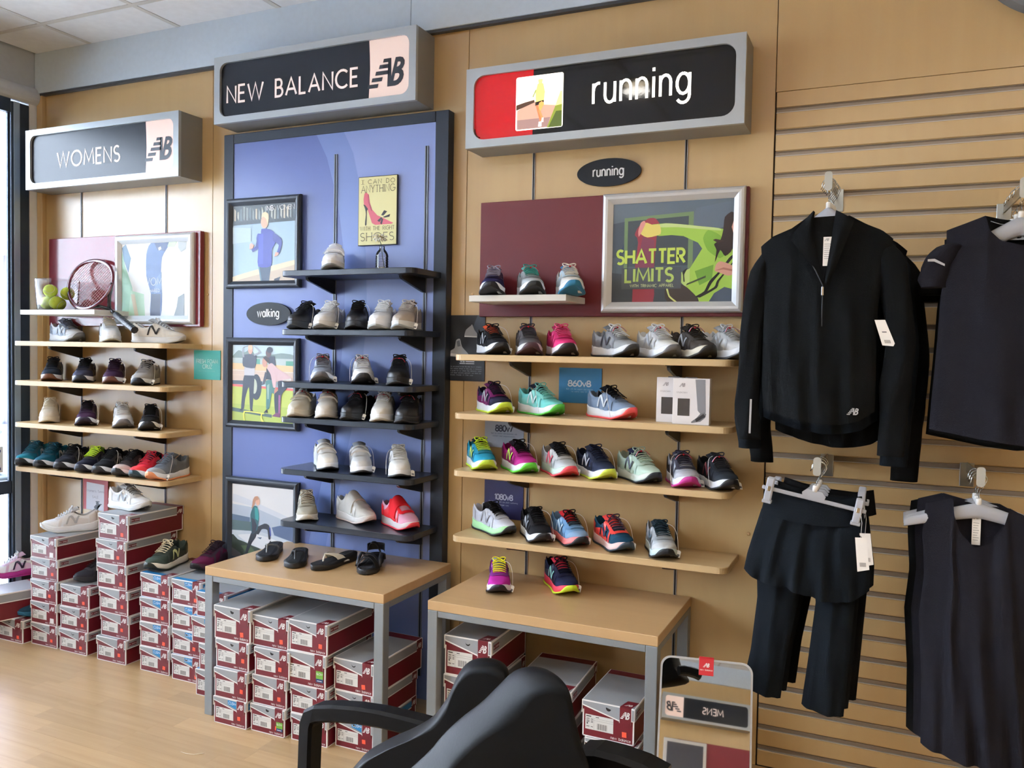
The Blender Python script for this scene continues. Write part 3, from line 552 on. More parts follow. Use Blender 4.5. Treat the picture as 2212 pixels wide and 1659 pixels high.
pic(t, X, a, b2, (78, 92, 102), [
 ((92, 106, 118), [(.0, .75), (1, .86), (1, 1), (0, 1)]), ((66, 78, 90), [(.0, .45), (.25, .5), (.3, .75), (.1, .82), (0, .8)]), ((96, 110, 124), [(.62, .62), (1, .75), (1, .98), (.7, .92)]), ((60, 68, 76), [(0, 0), (.5, 0), (.5, .22), (0, .3)]),
 ((44, 60, 96), [(.06, .5), (.22, .5), (.2, .66), (.12, .64)]),
 ((112, 138, 96), [(.10, .33), (.13, .33), (.13, .855), (.10, .853)]), ((112, 138, 96), [(.64, .33), (.68, .33), (.68, .888), (.64, .886)]), ((112, 138, 96), [(.10, .82), (.68, .85), (.68, .89), (.10, .855)]),
 ((64, 74, 80), [(.13, .36), (.64, .36), (.64, .848), (.13, .82)]),
 ((150, 50, 66), [(.18, .0), (.36, .0), (.36, .3), (.38, .7), (.40, .78), (.36, .84), (.3, .84), (.22, .76), (.19, .68), (.22, .6)]), ((128, 60, 84), [(.2, .32), (.36, .32), (.36, .62), (.26, .66)]),
 ((160, 198, 78), [(.30, .70), (.34, .78), (.45, .785), (.6, .765), (.74, .74), (.88, .715), (.93, .70), (.95, .55), (1, .5), (1, .0), (.72, .0), (.66, .1), (.6, .19), (.57, .28), (.66, .33), (.72, .45), (.755, .52), (.72, .58), (.6, .65), (.5, .665), (.4, .66)]),
 ((196, 216, 140), [(.34, .76), (.45, .785), (.6, .765), (.74, .74), (.88, .715), (.9, .69), (.72, .715), (.55, .74), (.42, .745)]), ((226, 208, 110), [(.235, .70), (.28, .80), (.34, .775), (.40, .775), (.41, .68), (.30, .65)]), ((128, 176, 60), [(.8, .7), (.9, .64), (.96, .5), (.9, .42), (.8, .5), (.76, .62)]), ((184, 210, 120), [(.57, .28), (.66, .33), (.66, .2), (.63, .14), (.59, .19)]), ((112, 160, 56), [(.7, .3), (.85, .36), (.84, .22), (.74, .16)]),
 ((222, 150, 140), [(.22, .72), (.24, .80), (.27, .82), (.28, .79), (.25, .71), (.225, .66)]),
 ((58, 48, 42), [(.48, .0), (.74, .0), (.66, .12), (.6, .17), (.53, .18), (.46, .14)]), ((206, 214, 130), [(.465, .14), (.48, .14), (.5, .06), (.56, .0), (.54, .0), (.49, .05)]), ((70, 84, 100), [(.82, 0), (1, 0), (1, .12), (.94, .14), (.86, .08)]),
 ((24, 26, 26), [(.71, .05), (.78, .10), (.82, .2), (.9, .3), (.97, .42), (1, .45), (1, .42), (.92, .3), (.84, .18), (.80, .09), (.73, .04)]), ((24, 26, 26), [(.74, .055), (.86, .14), (.88, .2), (.95, .3), (1, .38), (1, .36), (.9, .2), (.88, .13), (.75, .04)]), ((60, 74, 50), [(.63, .16), (.79, .235), (.79, .255), (.64, .18)]), ((24, 26, 26), [(.6, .3), (.64, .33), (.615, .27), (.62, .2), (.61, .2), (.605, .26)]),
 (SK, [(.87, .36), (.9, .39), (.96, .37), (1, .34), (1, .26), (.96, .25), (.9, .28), (.86, .30)]), ((170, 110, 92), [(.86, .30), (.93, .33), (1, .31), (1, .29), (.93, .31)]),
 ((44, 30, 28), [(.93, .82), (1, .86), (1, .52), (.94, .44), (.9, .5), (.86, .38), (.87, .5), (.85, .56), (.9, .6), (.92, .7)]), ((60, 40, 36), [(.88, .57), (.84, .6), (.86, .61), (.93, .59)]), (SK, [(.985, .72), (1, .78), (1, .66)]),
 ((74, 82, 88), [(.085, .13), (.59, .13), (.59, .345), (.085, .345)])],
 txts=[('SHATTER', .045, .615, .39, .135, .2, (192, 214, 90), {'gap': .2}), ('LIMITS', .12, .52, .205, .13, .2, (172, 196, 100), {'gap': .2}), ('WITH TRINAMIC APPAREL', .16, .53, .15, .028, .16, (196, 206, 150), {})])
t, X, a, b2 = pframe(-3.59, -3.064, ZF+.106, ZF+.549, -.031, .042, .024, M((214, 218, 222), 'satin', rough=.3), 'silver framed pale poster of standing women on the dark red board')
pic(t, X, a, b2, (236, 240, 240), [
 ((150, 196, 170), [(0, 0), (.2, 0), (.16, .4), (.05, .7), (0, .9)]), ((60, 100, 130), [(0, .95), (.06, 1), (.14, .8), (.1, .6), (.02, .8)]), ((176, 214, 190), [(.1, 0), (.36, 0), (.34, .3), (.14, .35)]), ((208, 200, 176), [(.14, .3), (.2, .3), (.26, 0), (.2, 0)]),
 ((56, 88, 140), [(.45, 1), (.72, 1), (.70, .93), (.62, .8), (.60, .55), (.62, .3), (.6, .0), (.44, 0), (.45, .3), (.38, .55), (.38, .85)]), ((36, 58, 104), [(.5, 1), (.72, 1), (.66, .88), (.55, .9)]), ((90, 120, 160), [(.52, .5), (.61, .6), (.61, .35), (.5, .3)]), ((30, 44, 78), [(.46, .3), (.6, .3), (.59, 0), (.44, 0)]),
 ((120, 130, 136), [(.8, 0), (.95, 0), (.95, .3), (.86, .25), (.84, .12)]), ((170, 176, 176), [(.86, 1), (.98, 1), (.97, .9), (.9, .86), (.86, .92)]), ((190, 220, 176), [(.72, 1), (.84, 1), (.8, .93), (.7, .94)]), ((235, 240, 246), [(.56, .93), (.60, .95), (.61, .91), (.57, .89)])],
 txts=[('VOM', .38, .62, .42, .10, .08, (240, 244, 248), {}), ('SHARED L', .4, .64, .325, .04, .12, (236, 240, 246), {})])
BF = M((42, 50, 62), 'plastic', rough=.35)
LB = (150, 158, 166)
t, X, a, b2 = pframe(-2.838, -2.411, ZF+.272, ZF+.688, YP-.003, .034, .024, BF, 'black framed poster of a running woman in a blue top, highest on the blue panel')
pic(t, X, a, b2, (168, 196, 214), [((58, 68, 72), [(0, .76), (1, .78), (1, 1), (0, 1)])] + [(random.choice([(150, 160, 160), (196, 200, 190), (110, 124, 130), (214, 208, 190)]), [(u, .80+random.random()*.05), (u+.025, .80), (u+.025, .9+random.random()*.09), (u, .9+random.random()*.09)]) for u in [i*.05+.02 for i in range(19)]] + [
 ((44, 54, 58), [(0, .745), (1, .765), (1, .8), (0, .79)]), ((190, 214, 226), [(0, .5), (.3, .52), (.3, .7), (0, .72)]), ((196, 180, 158), [(0, 0), (1, 0), (1, .2), (.6, .13), (0, .06)]), ((226, 214, 184), [(0, .06), (.3, .13), (.62, .19), (1, .26), (1, .2), (.62, .12), (.3, .06), (0, .0)]),
 ((40, 62, 88), [(.42, .2), (.63, .2), (.6, .0), (.47, .0)]), ((70, 110, 130), [(.42, .2), (.44, .2), (.48, 0), (.46, 0)]), ((34, 44, 60), [(.68, .02), (.78, .05), (.76, .0), (.68, 0)]),
 ((52, 62, 160), [(.46, .62), (.5, .67), (.6, .67), (.68, .62), (.7, .5), (.64, .4), (.63, .19), (.42, .19), (.42, .42), (.39, .55), (.41, .62)]), ((62, 74, 178), [(.43, .6), (.5, .62), (.5, .22), (.43, .22)]), ((46, 54, 140), [(.66, .62), (.78, .55), (.8, .47), (.76, .35), (.72, .36), (.75, .46), (.66, .52)]), ((46, 54, 140), [(.4, .56), (.38, .46), (.31, .41), (.33, .38), (.42, .42)]),
 ((222, 150, 128), [(.28, .42), (.33, .43), (.35, .47), (.31, .5), (.28, .48)]), ((222, 150, 128), [(.68, .31), (.74, .33), (.75, .36), (.7, .37)]),
 ((226, 178, 150), E_(.52, .77, .06, .085)), ((232, 214, 176), [(.47, .82), (.48, .88), (.53, .90), (.58, .87), (.585, .8), (.57, .72), (.55, .8), (.5, .84)]), ((52, 62, 160), [(.47, .68), (.56, .68), (.57, .63), (.46, .63)])],
 txts=[('NB', .56, .66, .915, .06, .2, (244, 246, 248), {}), ('WOMEN', .68, .99, .915, .06, .08, (244, 246, 248), {'gap': .05})])
t, X, a, b2 = pframe(-2.836, -2.414, ZF-.376, ZF+.0445, YP-.003, .034, .024, BF, 'black framed poster of three athletes on a grass track, middle of the blue panel')
DK = (52, 58, 74)
pic(t, X, a, b2, (196, 220, 232), [((120, 140, 138), [(0, .85), (.1, .93), (.2, .9), (.3, .95), (.4, .86), (.6, .87), (.8, .9), (1, .88), (1, .8), (0, .8)]), ((190, 206, 206), [(0, .72), (1, .72), (1, .83), (0, .83)]), ((84, 148, 130), [(.40, .74), (.46, .74), (.46, .82), (.40, .82)]), ((84, 150, 130), [(.88, .73), (1, .73), (1, .8), (.88, .8)]), ((226, 196, 150), [(0, .56), (1, .56), (1, .74), (0, .76)]), ((216, 196, 182), [(0, .53), (1, .53), (1, .66), (0, .68)]), ((236, 226, 214), [(0, .66), (1, .65), (1, .66), (0, .67)]), ((226, 206, 188), [(0, .6), (1, .59), (1, .6), (0, .61)]),
 ((72, 82, 96), [(0, .48), (.5, .48), (.5, .53), (0, .53)]), ((222, 108, 104), [(0, .43), (1, .40), (1, .45), (0, .48)]), ((182, 196, 92), [(0, 0), (1, 0), (1, .42), (0, .45)]), ((168, 186, 84), [(0, 0), (1, 0), (1, .2), (0, .22)]), ((74, 96, 88), [(0, .12), (.66, .06), (.66, .1), (0, .17)]),
 ((52, 60, 74), E_(.40, .45, .09, .17, 20)), ((196, 206, 190), E_(.37, .46, .045, .1, 16)),
 (DK, [(.2, .6), (.36, .6), (.36, .4), (.34, .16), (.3, .16), (.28, .45), (.22, .3), (.2, .16), (.15, .16), (.17, .4)]), ((206, 208, 216), [(.2, .6), (.37, .6), (.38, .72), (.2, .74)]), ((70, 76, 92), [(.18, .72), (.38, .7), (.4, .86), (.33, .88), (.26, .88), (.18, .86)]), ((150, 156, 166), [(.17, .85), (.2, .84), (.19, .96), (.28, .985), (.27, .995), (.165, .96)]), ((150, 156, 166), [(.37, .86), (.48, .91), (.38, .985), (.36, .98), (.44, .915), (.36, .88)]), ((226, 160, 140), E_(.30, .94, .037, .06)), ((220, 190, 160), E_(.30, .97, .04, .035)),
 ((60, 66, 82), [(.58, .86), (.7, .86), (.72, .74), (.62, .72)]), ((90, 66, 66), E_(.6, .9, .045, .06)), ((44, 46, 60), E_(.62, .94, .05, .04)), ((38, 44, 58), [(.56, .56), (.66, .55), (.64, .72), (.57, .7)]), ((60, 64, 78), [(.5, .48), (.54, .5), (.58, .62), (.55, .66)]), ((76, 124, 120), [(.56, .54), (.70, .54), (.72, .36), (.66, .38), (.62, .18), (.57, .18), (.57, .4)]), ((150, 180, 170), [(.58, .48), (.62, .5), (.61, .3), (.59, .3)]),
 ((216, 186, 190), [(.60, .75), (.66, .77), (.76, .70), (.96, .6), (.97, .54), (.82, .52), (.74, .55), (.72, .46), (.68, .46), (.64, .62), (.58, .7)]), ((226, 224, 220), [(.82, .54), (.97, .55), (.97, .58), (.84, .56)]), ((196, 130, 112), [(.72, .46), (.75, .42), (.76, .37), (.7, .37), (.7, .42)]), ((196, 146, 128), E_(.54, .78, .04, .065)), ((60, 44, 46), [(.51, .84), (.56, .86), (.62, .82), (.62, .76), (.57, .79)]),
 (DK, [(.76, .54), (.94, .54), (.9, .45), (.82, .36), (.79, .12), (.72, .12), (.7, .36), (.76, .42)]), ((150, 84, 130), [(.77, .36), (.8, .36), (.8, .12), (.77, .12)]), ((112, 60, 96), [(.66, .08), (.74, .13), (.8, .12), (.8, .07)]), ((40, 44, 56), [(.53, .12), (.58, .17), (.6, .12)]), ((40, 44, 56), [(.12, .13), (.17, .17), (.18, .13)]), ((40, 44, 56), [(.3, .13), (.33, .17), (.36, .13)]),
 ((222, 224, 96), [(.2, .13), (.52, .115), (.52, .10), (.22, .115), (.22, .0), (.20, .0)]), ((222, 224, 96), [(.49, .115), (.51, .11), (.5, .05), (.54, .0), (.5, 0), (.48, .05)])])
t, X, a, b2 = pframe(-2.834, -2.408, ZF-1.02, ZF-.608, YP-.003, .034, .024, BF, 'black framed poster of a woman stretching one leg, lowest on the blue panel')
pic(t, X, a, b2, (222, 224, 228), [((176, 188, 204), [(0, .72), (.4, .7), (1, .56), (1, .3), (0, .3)]), ((206, 212, 222), [(0, .86), (.3, .8), (1, .6), (1, .54), (.3, .72), (0, .76)]), ((84, 104, 130), [(0, .58), (.3, .56), (.3, .5), (0, .44)]), ((78, 100, 104), [(0, .5), (.35, .5), (.5, .42), (.35, .38), (0, .36)]), ((86, 104, 138), [(.66, .46), (.8, .5), (1, .5), (1, .3), (.7, .36)]), ((196, 206, 216), [(0, .36), (.5, .38), (1, .3), (1, .0), (0, .0)]), ((226, 230, 236), [(.1, .3), (.4, .34), (.7, .3), (.9, .2), (.6, .14), (.3, .2)]), ((86, 104, 128), [(.42, .3), (.5, .31), (.48, .28)]), ((90, 108, 130), [(.7, .24), (.8, .26), (.76, .22)]),
 ((48, 60, 52), [(0, .3), (.1, .24), (.2, .22), (.34, .18), (.5, .14), (.66, .0), (0, 0)]), ((74, 92, 62), [(.15, .16), (.3, .18), (.4, .1), (.25, .06)]), ((80, 80, 86), [(.0, .12), (.14, .06), (.2, .0), (0, 0)]), ((52, 48, 50), [(.66, .2), (.76, .2), (.76, .06), (.66, .06)]),
 ((36, 40, 50), [(.33, .36), (.42, .38), (.4, .3), (.34, .22), (.28, .1), (.24, .0), (.21, .02), (.24, .12), (.28, .24)]), ((36, 40, 50), [(.36, .40), (.54, .5), (.62, .48), (.64, .36), (.64, .3), (.61, .3), (.59, .42), (.5, .42), (.44, .34)]), ((60, 80, 170), [(.62, .47), (.64, .45), (.65, .34), (.635, .34)]),
 ((42, 96, 104), [(.31, .60), (.36, .72), (.42, .72), (.45, .62), (.45, .52), (.42, .4), (.34, .34), (.32, .44)]), ((54, 150, 150), [(.38, .71), (.43, .70), (.45, .6), (.44, .53), (.39, .55)]), ((40, 44, 60), [(.33, .56), (.38, .54), (.42, .46), (.4, .38), (.34, .34)]),
 ((214, 166, 144), E_(.43, .79, .035, .055)), ((176, 130, 104), [(.35, .80), (.38, .85), (.43, .86), (.45, .82), (.4, .8), (.38, .74), (.33, .68), (.34, .74)]), ((44, 36, 40), [(.6, .22), (.64, .28), (.72, .22), (.71, .2), (.61, .2)])])
# high heel sign
x0, x1 = X_(776, 460, YP), X_(860, 460, YP); z1, z0 = Z_(776, 384, YP), Z_(776, 532, YP)
t = thing('metal_sign', ((x0+x1)/2, YP, z0), 'cream sign with a pink high heel reading I CAN DO ANYTHING', 'sign'); X = (x1-x0)/2; H = z1-z0
B().box(-X, X, -.008, 0, 0, H, bev=.001).build('plate', M((30, 28, 30), 'plastic'), t)
pic(t, X-.003, .003, H-.003, (226, 220, 160), [
 ((206, 92, 108), [(.13, .68), (.15, .76), (.2, .78), (.27, .74), (.30, .62), (.36, .52), (.5, .43), (.68, .38), (.84, .33), (.92, .31), (.88, .295), (.45, .29), (.36, .32), (.3, .42), (.22, .56), (.14, .60)]), ((168, 60, 80), [(.24, .74), (.27, .74), (.30, .62), (.36, .52), (.34, .5), (.26, .62)]), ((34, 30, 40), [(.13, .60), (.18, .585), (.25, .53), (.22, .5), (.215, .3), (.175, .3), (.195, .46), (.17, .54)]),
 ((38, 34, 44), [(.60, .43), (.68, .50), (.76, .48), (.66, .42)]), ((38, 34, 44), [(.64, .40), (.84, .44), (.82, .40), (.7, .39)]), ((38, 34, 44), [(.5, .35), (.6, .4), (.64, .39), (.56, .33)]), ((38, 34, 44), [(.62, .38), (.66, .37), (.62, .29), (.58, .31)])],
 y=-.0085, txts=[('I', .09, .12, .90, .06, .12, (60, 52, 40), {'serif': True}), ('CAN', .25, .6, .90, .06, .1, (60, 52, 40), {'serif': True, 'gap': .4}), ('DO', .73, .95, .90, .06, .1, (60, 52, 40), {'serif': True, 'gap': .4}), ('ANYTHING', .07, .95, .775, .1, .07, (50, 44, 38), {'serif': True}), ('WITH THE RIGHT', .05, .95, .215, .055, .09, (60, 52, 40), {'serif': True}), ('SHOES', .06, .94, .06, .115, .07, (70, 64, 60), {'serif': True})], mat=INK)
# paper cards
def card(name, px0, px1, py0, py1, Y, col, label, txts=(), layers=(), th=.0012, ll=None, yoff=0):
    x0, x1 = at(px0, (py0+py1)/2, Y).x, at(px1, (py0+py1)/2, Y).x; m_ = (px0+px1)/2; z1, z0 = at(m_, py0, Y).z, at(m_, py1, Y).z
    t = thing(name, ((x0+x1)/2, Y, z0), label, 'card'); X = (x1-x0)/2; H = z1-z0
    pic(t, X, 0, H, col, layers, y=-.003, txts=txts, mat=INK); return t
card('paper_card', 420, 477, 757, 820, -.0005, (60, 176, 168), 'small turquoise card reading FRESH FOAM CRUZ on the wall by the second left shelf', [('FRESH FOAM', .1, .9, .56, .13, .17, (190, 232, 226), {'gap': .2}), ('CRUZ', .33, .69, .38, .13, .17, (190, 232, 226), {'gap': .2}), ('BUILT FOR ANYWHERE', .2, .8, .28, .022, .14, (150, 214, 208))])
wl4 = (214, 218, 226)
card('paper_card', 1208, 1300, 795, 871, -.0005, (44, 126, 176), 'blue card reading 860v8 behind the grey and coral shoe', [('860v8', .22, .75, .48, .16, .22, (222, 232, 240), {'gap': .1}), ('Built with the support and stability', .18, .8, .38, .035, .13, (170, 206, 226)), ('to carry you on', .3, .67, .31, .035, .13, (170, 206, 226))])
card('paper_card', 1048, 1132, 904, 967, -.0005, (158, 166, 180), 'grey card reading 880v7 below the second right shelf', [('880v7', .28, .72, .56, .2, .22, (34, 40, 60), {'gap': .1}), ('Built for comfort and endurance with', .17, .83, .46, .045, .13, (70, 80, 100)), ('comfort and responsiveness', .2, .78, .37, .045, .13, (70, 80, 100))])
card('paper_card', 1047, 1131, 1039, 1120, -.0005, (46, 46, 100), 'navy card reading 1080v8 above the white and black shoe', [('1080v8', .27, .73, .5, .14, .22, (206, 210, 228), {'gap': .1}), ('Designed to give you plush cushioning', .12, .86, .42, .035, .13, (190, 196, 220)), ('for longer runs.', .33, .64, .34, .035, .13, (190, 196, 220))])
t = card('paper_poster', 967, 1048, 681, 823, -.0008, (30, 34, 42), 'black paper poster with two grey shoes beside the blue panel', [('MADE IN', .36, .48, .31, .018, .2, (220, 224, 228)), ('THE USA', .36, .48, .285, .02, .2, (220, 224, 228))] + [(s, .08, .92 if i < 4 else .7, .21-.032*i, .017, .15, (150, 156, 166)) for i, s in enumerate(['We are proud to be the only major company', 'that makes shoes in the usa, a measure', 'of pride for us where the domestic value', 'is at least seventy percent, we label our', 'shoes made in the usa'])],
 [((60, 70, 84), [(.6, .7), (1, .76), (1, 1), (.8, 1)])] + [((206, 210, 214), [(.5, .2+.03*i), (.73, .2+.03*i), (.73, .212+.03*i), (.5, .212+.03*i)]) for i in range(2, 6)] + [((206, 210, 214), [(.34, .2+.03*i), (.49, .2+.03*i), (.49, .212+.03*i), (.34, .212+.03*i)]) for i in (2,)] + [
 ((150, 154, 160), [(.06, .40), (.1, .46), (.2, .5), (.24, .62), (.34, .64), (.4, .52), (.56, .42), (.58, .37), (.4, .36), (.1, .37)]), ((206, 208, 210), [(.08, .38), (.58, .36), (.58, .38), (.4, .40), (.1, .42)]), ((96, 100, 108), [(.25, .6), (.33, .62), (.36, .53), (.28, .52)]),
 ((138, 142, 150), [(.46, .70), (.5, .78), (.62, .84), (.66, .86), (.72, .78), (.82, .70), (.8, .67), (.5, .67)]), ((196, 198, 202), [(.46, .69), (.8, .68), (.8, .665), (.46, .67)])])
t = card('paper_sign', 181, 234, 1033, 1102, -.02, (170, 34, 44), "red sign with a white Women's Tennis SALE sheet behind the tall box stack", [("Women's Tennis", .14, .86, .56, .075, .09, (120, 116, 150), {'gap': .16}), ('SALE', .38, .62, .38, .07, .1, (120, 110, 130))],
 [((226, 228, 240), [(.12, .0), (.84, .0), (.86, .82), (.14, .86)]), ((32, 36, 52), E_(.58, .22, .06, .05)), ((32, 36, 52), [(.5, .26), (.68, .26), (.66, .29), (.52, .29)]), ((32, 36, 52), [(.5, .17), (.62, .17), (.76, .2), (.74, .22), (.62, .2), (.6, .0), (.46, .0)]), ((32, 36, 52), [(.44, .1), (.5, .16), (.52, .1), (.47, .04)])], th=.002)
# ---------------------------------------------------------------- shelves
def shelf(name, x0, x1, yb, yf, zt, th, mat, brx, label, group, rr=.035, brm=None, white=False, bh=.06):
    t = thing(name, ((x0+x1)/2, yb, zt-th), label, 'shelf', group); X = (x1-x0)/2; D = yf-yb
    P = [(-X, -.001)] + arc(-X+rr, D+rr, rr, rr, 180, 270, 6) + arc(X-rr, D+rr, rr, rr, 270, 360, 6) + [(X, -.001)]
    e = .002; b = B(); P2 = [(p[0]*(1-e/X), p[1]+(e if p[1] < -.02 else 0)) for p in P]
    b.rings([[(p[0], p[1], 0) for p in P2], [(p[0], p[1], e) for p in P], [(p[0], p[1], th-e) for p in P], [(p[0], p[1], th) for p in P2]], smooth=False); b.build('board', mat, t)
    for bx in brx:
        x = bx-(x0+x1)/2
        b = B(); b.prism([(-.002, -.0005), (-.19, -.0005), (-.192, -.010), (-.18, -.018), (-.02, -bh+.002), (-.002, -bh)], x-.006, x+.006, 'x'); b.box(x-.012, x+.012, -.188, -.02, -.003, -.0004)
        for yy_ in (-.165, -.12): b.lathe([(.004, 0), (.003, .0015)], n=8, c=(0, 0, 0)); 
        b.build('bracket', brm or M((40, 42, 46), 'plastic'), t)
    return zt
sL = [at(177, 700, 0).x, at(359, 700, 0).x]; sB = [X_(722, 640, YP), X_(917, 640, YP)]; sR = [at(1147, 700, 0).x, at(1473, 700, 0).x]
YFR, YFB = -.235, -.275
lx0, lx1 = -4.105, -3.05; bx0, bx1 = -2.355, -1.70; rx0, rx1 = -1.54, -.474
zed = lambda px, py, Y: at(px, py, Y).z
ZL = [0, (zed(40, 736, YFR)+zed(350, 742, YFR))/2, (zed(40, 821, YFR)+zed(350, 837, YFR))/2, (zed(38, 911, YFR)+zed(350, 938, YFR))/2, (zed(36, 1006, YFR)+zed(350, 1043, YFR))/2]
ZB = [(zed(635, 583, YFB)+zed(905, 577, YFB))/2, (zed(628, 710, YFB)+zed(900, 714, YFB))/2, (zed(629, 827, YFB)+zed(880, 833, YFB))/2, (zed(624, 904, YFB)+zed(880, 914, YFB))/2, (zed(622, 1014, YFB)+zed(880, 1036, YFB))/2, (zed(621, 1127, YFB)+zed(880, 1158, YFB))/2]
ZR = [0, (zed(994, 766, YFR)+zed(1570, 776, YFR))/2, (zed(991, 892, YFR)+zed(1562, 923, YFR))/2, (zed(989, 1014, YFR)+zed(1559, 1067, YFR))/2, (zed(981, 1156, YFR)+zed(1559, 1229, YFR))/2]
ordn = ['', 'highest', 'second highest', 'third', 'lowest']
for i in range(1, 5):
    shelf('wood_shelf', lx0, lx1, 0, YFR, ZL[i], .024, SHELFW, sL, '%s maple shelf of the left wall bay by the window' % ordn[i], 'maple shelves on the left bay')
    shelf('wood_shelf', rx0, rx1, 0, YFR, ZR[i], .024, SHELFW, sR, '%s maple shelf of the running bay' % ordn[i], 'maple shelves on the running bay')
BS = M((34, 40, 50), 'plastic', rough=.28); BSB = M((22, 25, 30), 'plastic', rough=.3)
ordb = ['highest', 'second', 'third', 'fourth', 'fifth', 'lowest']
for i in range(6):
    shelf('black_shelf', bx0, bx1, YP, YFB, ZB[i], .024, BS, sB, '%s black shelf counted down the blue panel' % ordb[i], 'black shelves on the blue panel', brm=BSB, bh=.022 if i == 2 else .06)
WS = M((214, 214, 208), 'plastic', rough=.4)
zw = zed(1013, 638, -.24); zwl = zed(60, 669, -.24)
ZR[0] = zw; ZL[0] = zwl
for nm, a, b_, z, lb in (('white_shelf', at(1013, 640, -.24).x, -1.075, zw, 'short white shelf on the crimson board'), ('white_shelf', at(43, 672, -.24).x, -3.50, zwl, 'short white shelf holding tennis balls and racket')):
    t = thing(nm, ((a+b_)/2, -.03, z-.024), lb, 'shelf'); B().box(-(b_-a)/2, (b_-a)/2, -.21, -.0, 0, .024, bev=.0015).build('board', WS, t)
# ---------------------------------------------------------------- tables
def table(x0, x1, y0, y1, h, label, tk=.034, lg=.04):
    t = thing('display_table', ((x0+x1)/2, (y0+y1)/2, 0), label, 'table'); X = (x1-x0)/2; Yh = (y1-y0)/2
    B().box(-X, X, -Yh, Yh, h-tk, h, bev=.0015).build('tabletop', TABLEW, t); G = M((134, 140, 144), 'satin', rough=.42)
    for sx in (-1, 1):
        for sy in (-1, 1): B().box(sx*X, sx*(X-lg), sy*Yh, sy*(Yh-lg), .0, h-tk-.0005, bev=.002).build('leg', G, t)
    for sy in (-1, 1): B().box(-X+lg+.0005, X-lg-.0005, sy*(Yh-.001), sy*(Yh-lg), h-tk-.024, h-tk-.0005, bev=.002).build('rail', G, t)
    for sx in (-1, 1): B().box(sx*(X-.001), sx*(X-lg), -Yh+lg+.0005, Yh-lg-.0005, h-tk-.024, h-tk-.0005, bev=.002).build('rail', G, t)
    return h
HT1 = table(-2.475, -1.629, -.565, -.055, ZF-.882, 'maple topped display table with grey steel legs in front of the blue panel')
HT2 = table(-1.487, -.641, -.495, -.004, ZF-.9, 'maple topped display table with grey steel legs under the running shelves')
# ---------------------------------------------------------------- shoes
def itp(tab, s):
    for i in range(len(tab)-1):
        a, b_ = tab[i], tab[i+1]
        if s <= b_[0]:
            f = (s-a[0])/(b_[0]-a[0]); 
            p0 = tab[max(i-1, 0)]; p3 = tab[min(i+2, len(tab)-1)]
            m0 = (b_[1]-p0[1])/max(1e-6, b_[0]-p0[0])*(b_[0]-a[0]); m1 = (p3[1]-a[1])/max(1e-6, p3[0]-a[0])*(b_[0]-a[0])
            f2, f3 = f*f, f*f*f
            return (2*f3-3*f2+1)*a[1]+(f3-2*f2+f)*m0+(-2*f3+3*f2)*b_[1]+(f3-f2)*m1
    return tab[-1][1]
LS = .262
SPEC = {
 'run': dict(zb=[(0, .046), (.12, .040), (.35, .033), (.55, .028), (.75, .030), (.88, .038), (1, .047)], bot=[(0, .010), (.07, .002), (.15, 0), (.6, 0), (.74, .002), (.85, .010), (.93, .019), (1, .031)],
   zt=[(0, .098), (.1, .1), (.44, .108), (.50, .100), (.58, .088), (.68, .075), (.78, .066), (.88, .061), (.95, .057), (1, .049)], zc=[(0, .100), (.04, .106), (.1, .098), (.22, .080), (.32, .080), (.42, .094), (.48, .102)]),
 'walk': dict(zb=[(0, .040), (.12, .036), (.5, .030), (.75, .030), (.9, .033), (1, .036)], bot=[(0, .006), (.07, .001), (.15, 0), (.75, 0), (.86, .004), (.94, .009), (1, .016)],
   zt=[(0, .098), (.1, .1), (.44, .112), (.50, .105), (.58, .094), (.68, .082), (.78, .073), (.88, .067), (.95, .060), (1, .044)], zc=[(0, .096), (.04, .102), (.1, .096), (.22, .082), (.32, .084), (.42, .098), (.48, .108)]),
 'low': dict(zb=[(0, .036), (.12, .032), (.5, .028), (.75, .028), (.9, .032), (1, .037)], bot=[(0, .006), (.07, .001), (.15, 0), (.7, 0), (.83, .005), (.93, .012), (1, .020)],
   zt=[(0, .095), (.1, .098), (.42, .112), (.50, .100), (.58, .086), (.68, .072), (.78, .062), (.88, .056), (.95, .050), (1, .040)], zc=[(0, .094), (.04, .100), (.1, .094), (.22, .076), (.32, .078), (.42, .092), (.48, .102)]),
 'slip': dict(zb=[(0, .048), (.12, .042), (.35, .035), (.55, .030), (.75, .030), (.88, .036), (1, .045)], bot=[(0, .012), (.07, .002), (.15, 0), (.6, 0), (.74, .003), (.85, .010), (.93, .018), (1, .028)],
   zt=[(0, .1), (.1, .1), (.36, .130), (.42, .128), (.50, .113), (.58, .098), (.68, .083), (.78, .070), (.88, .060), (.95, .054), (1, .046)], zc=[(0, .104), (.04, .108), (.1, .100), (.22, .088), (.3, .102), (.36, .126), (.48, .13)]),
}
WL = [(0, 0), (.008, .010), (.03, .0205), (.08, .0290), (.18, .0335), (.35, .0325), (.5, .0355), (.65, .042), (.75, .0445), (.84, .0415), (.92, .032), (.965, .0215), (.99, .011), (1, 0)]
WR = [(0, 0), (.008, .010), (.03, .0205), (.08, .0290), (.18, .0330), (.35, .0335), (.5, .0385), (.62, .044), (.72, .0455), (.82, .0395), (.90, .0290), (.955, .0190), (.985, .010), (1, 0)]
def sm(x): x = max(0., min(1., x)); return x*x*(3-2*x)
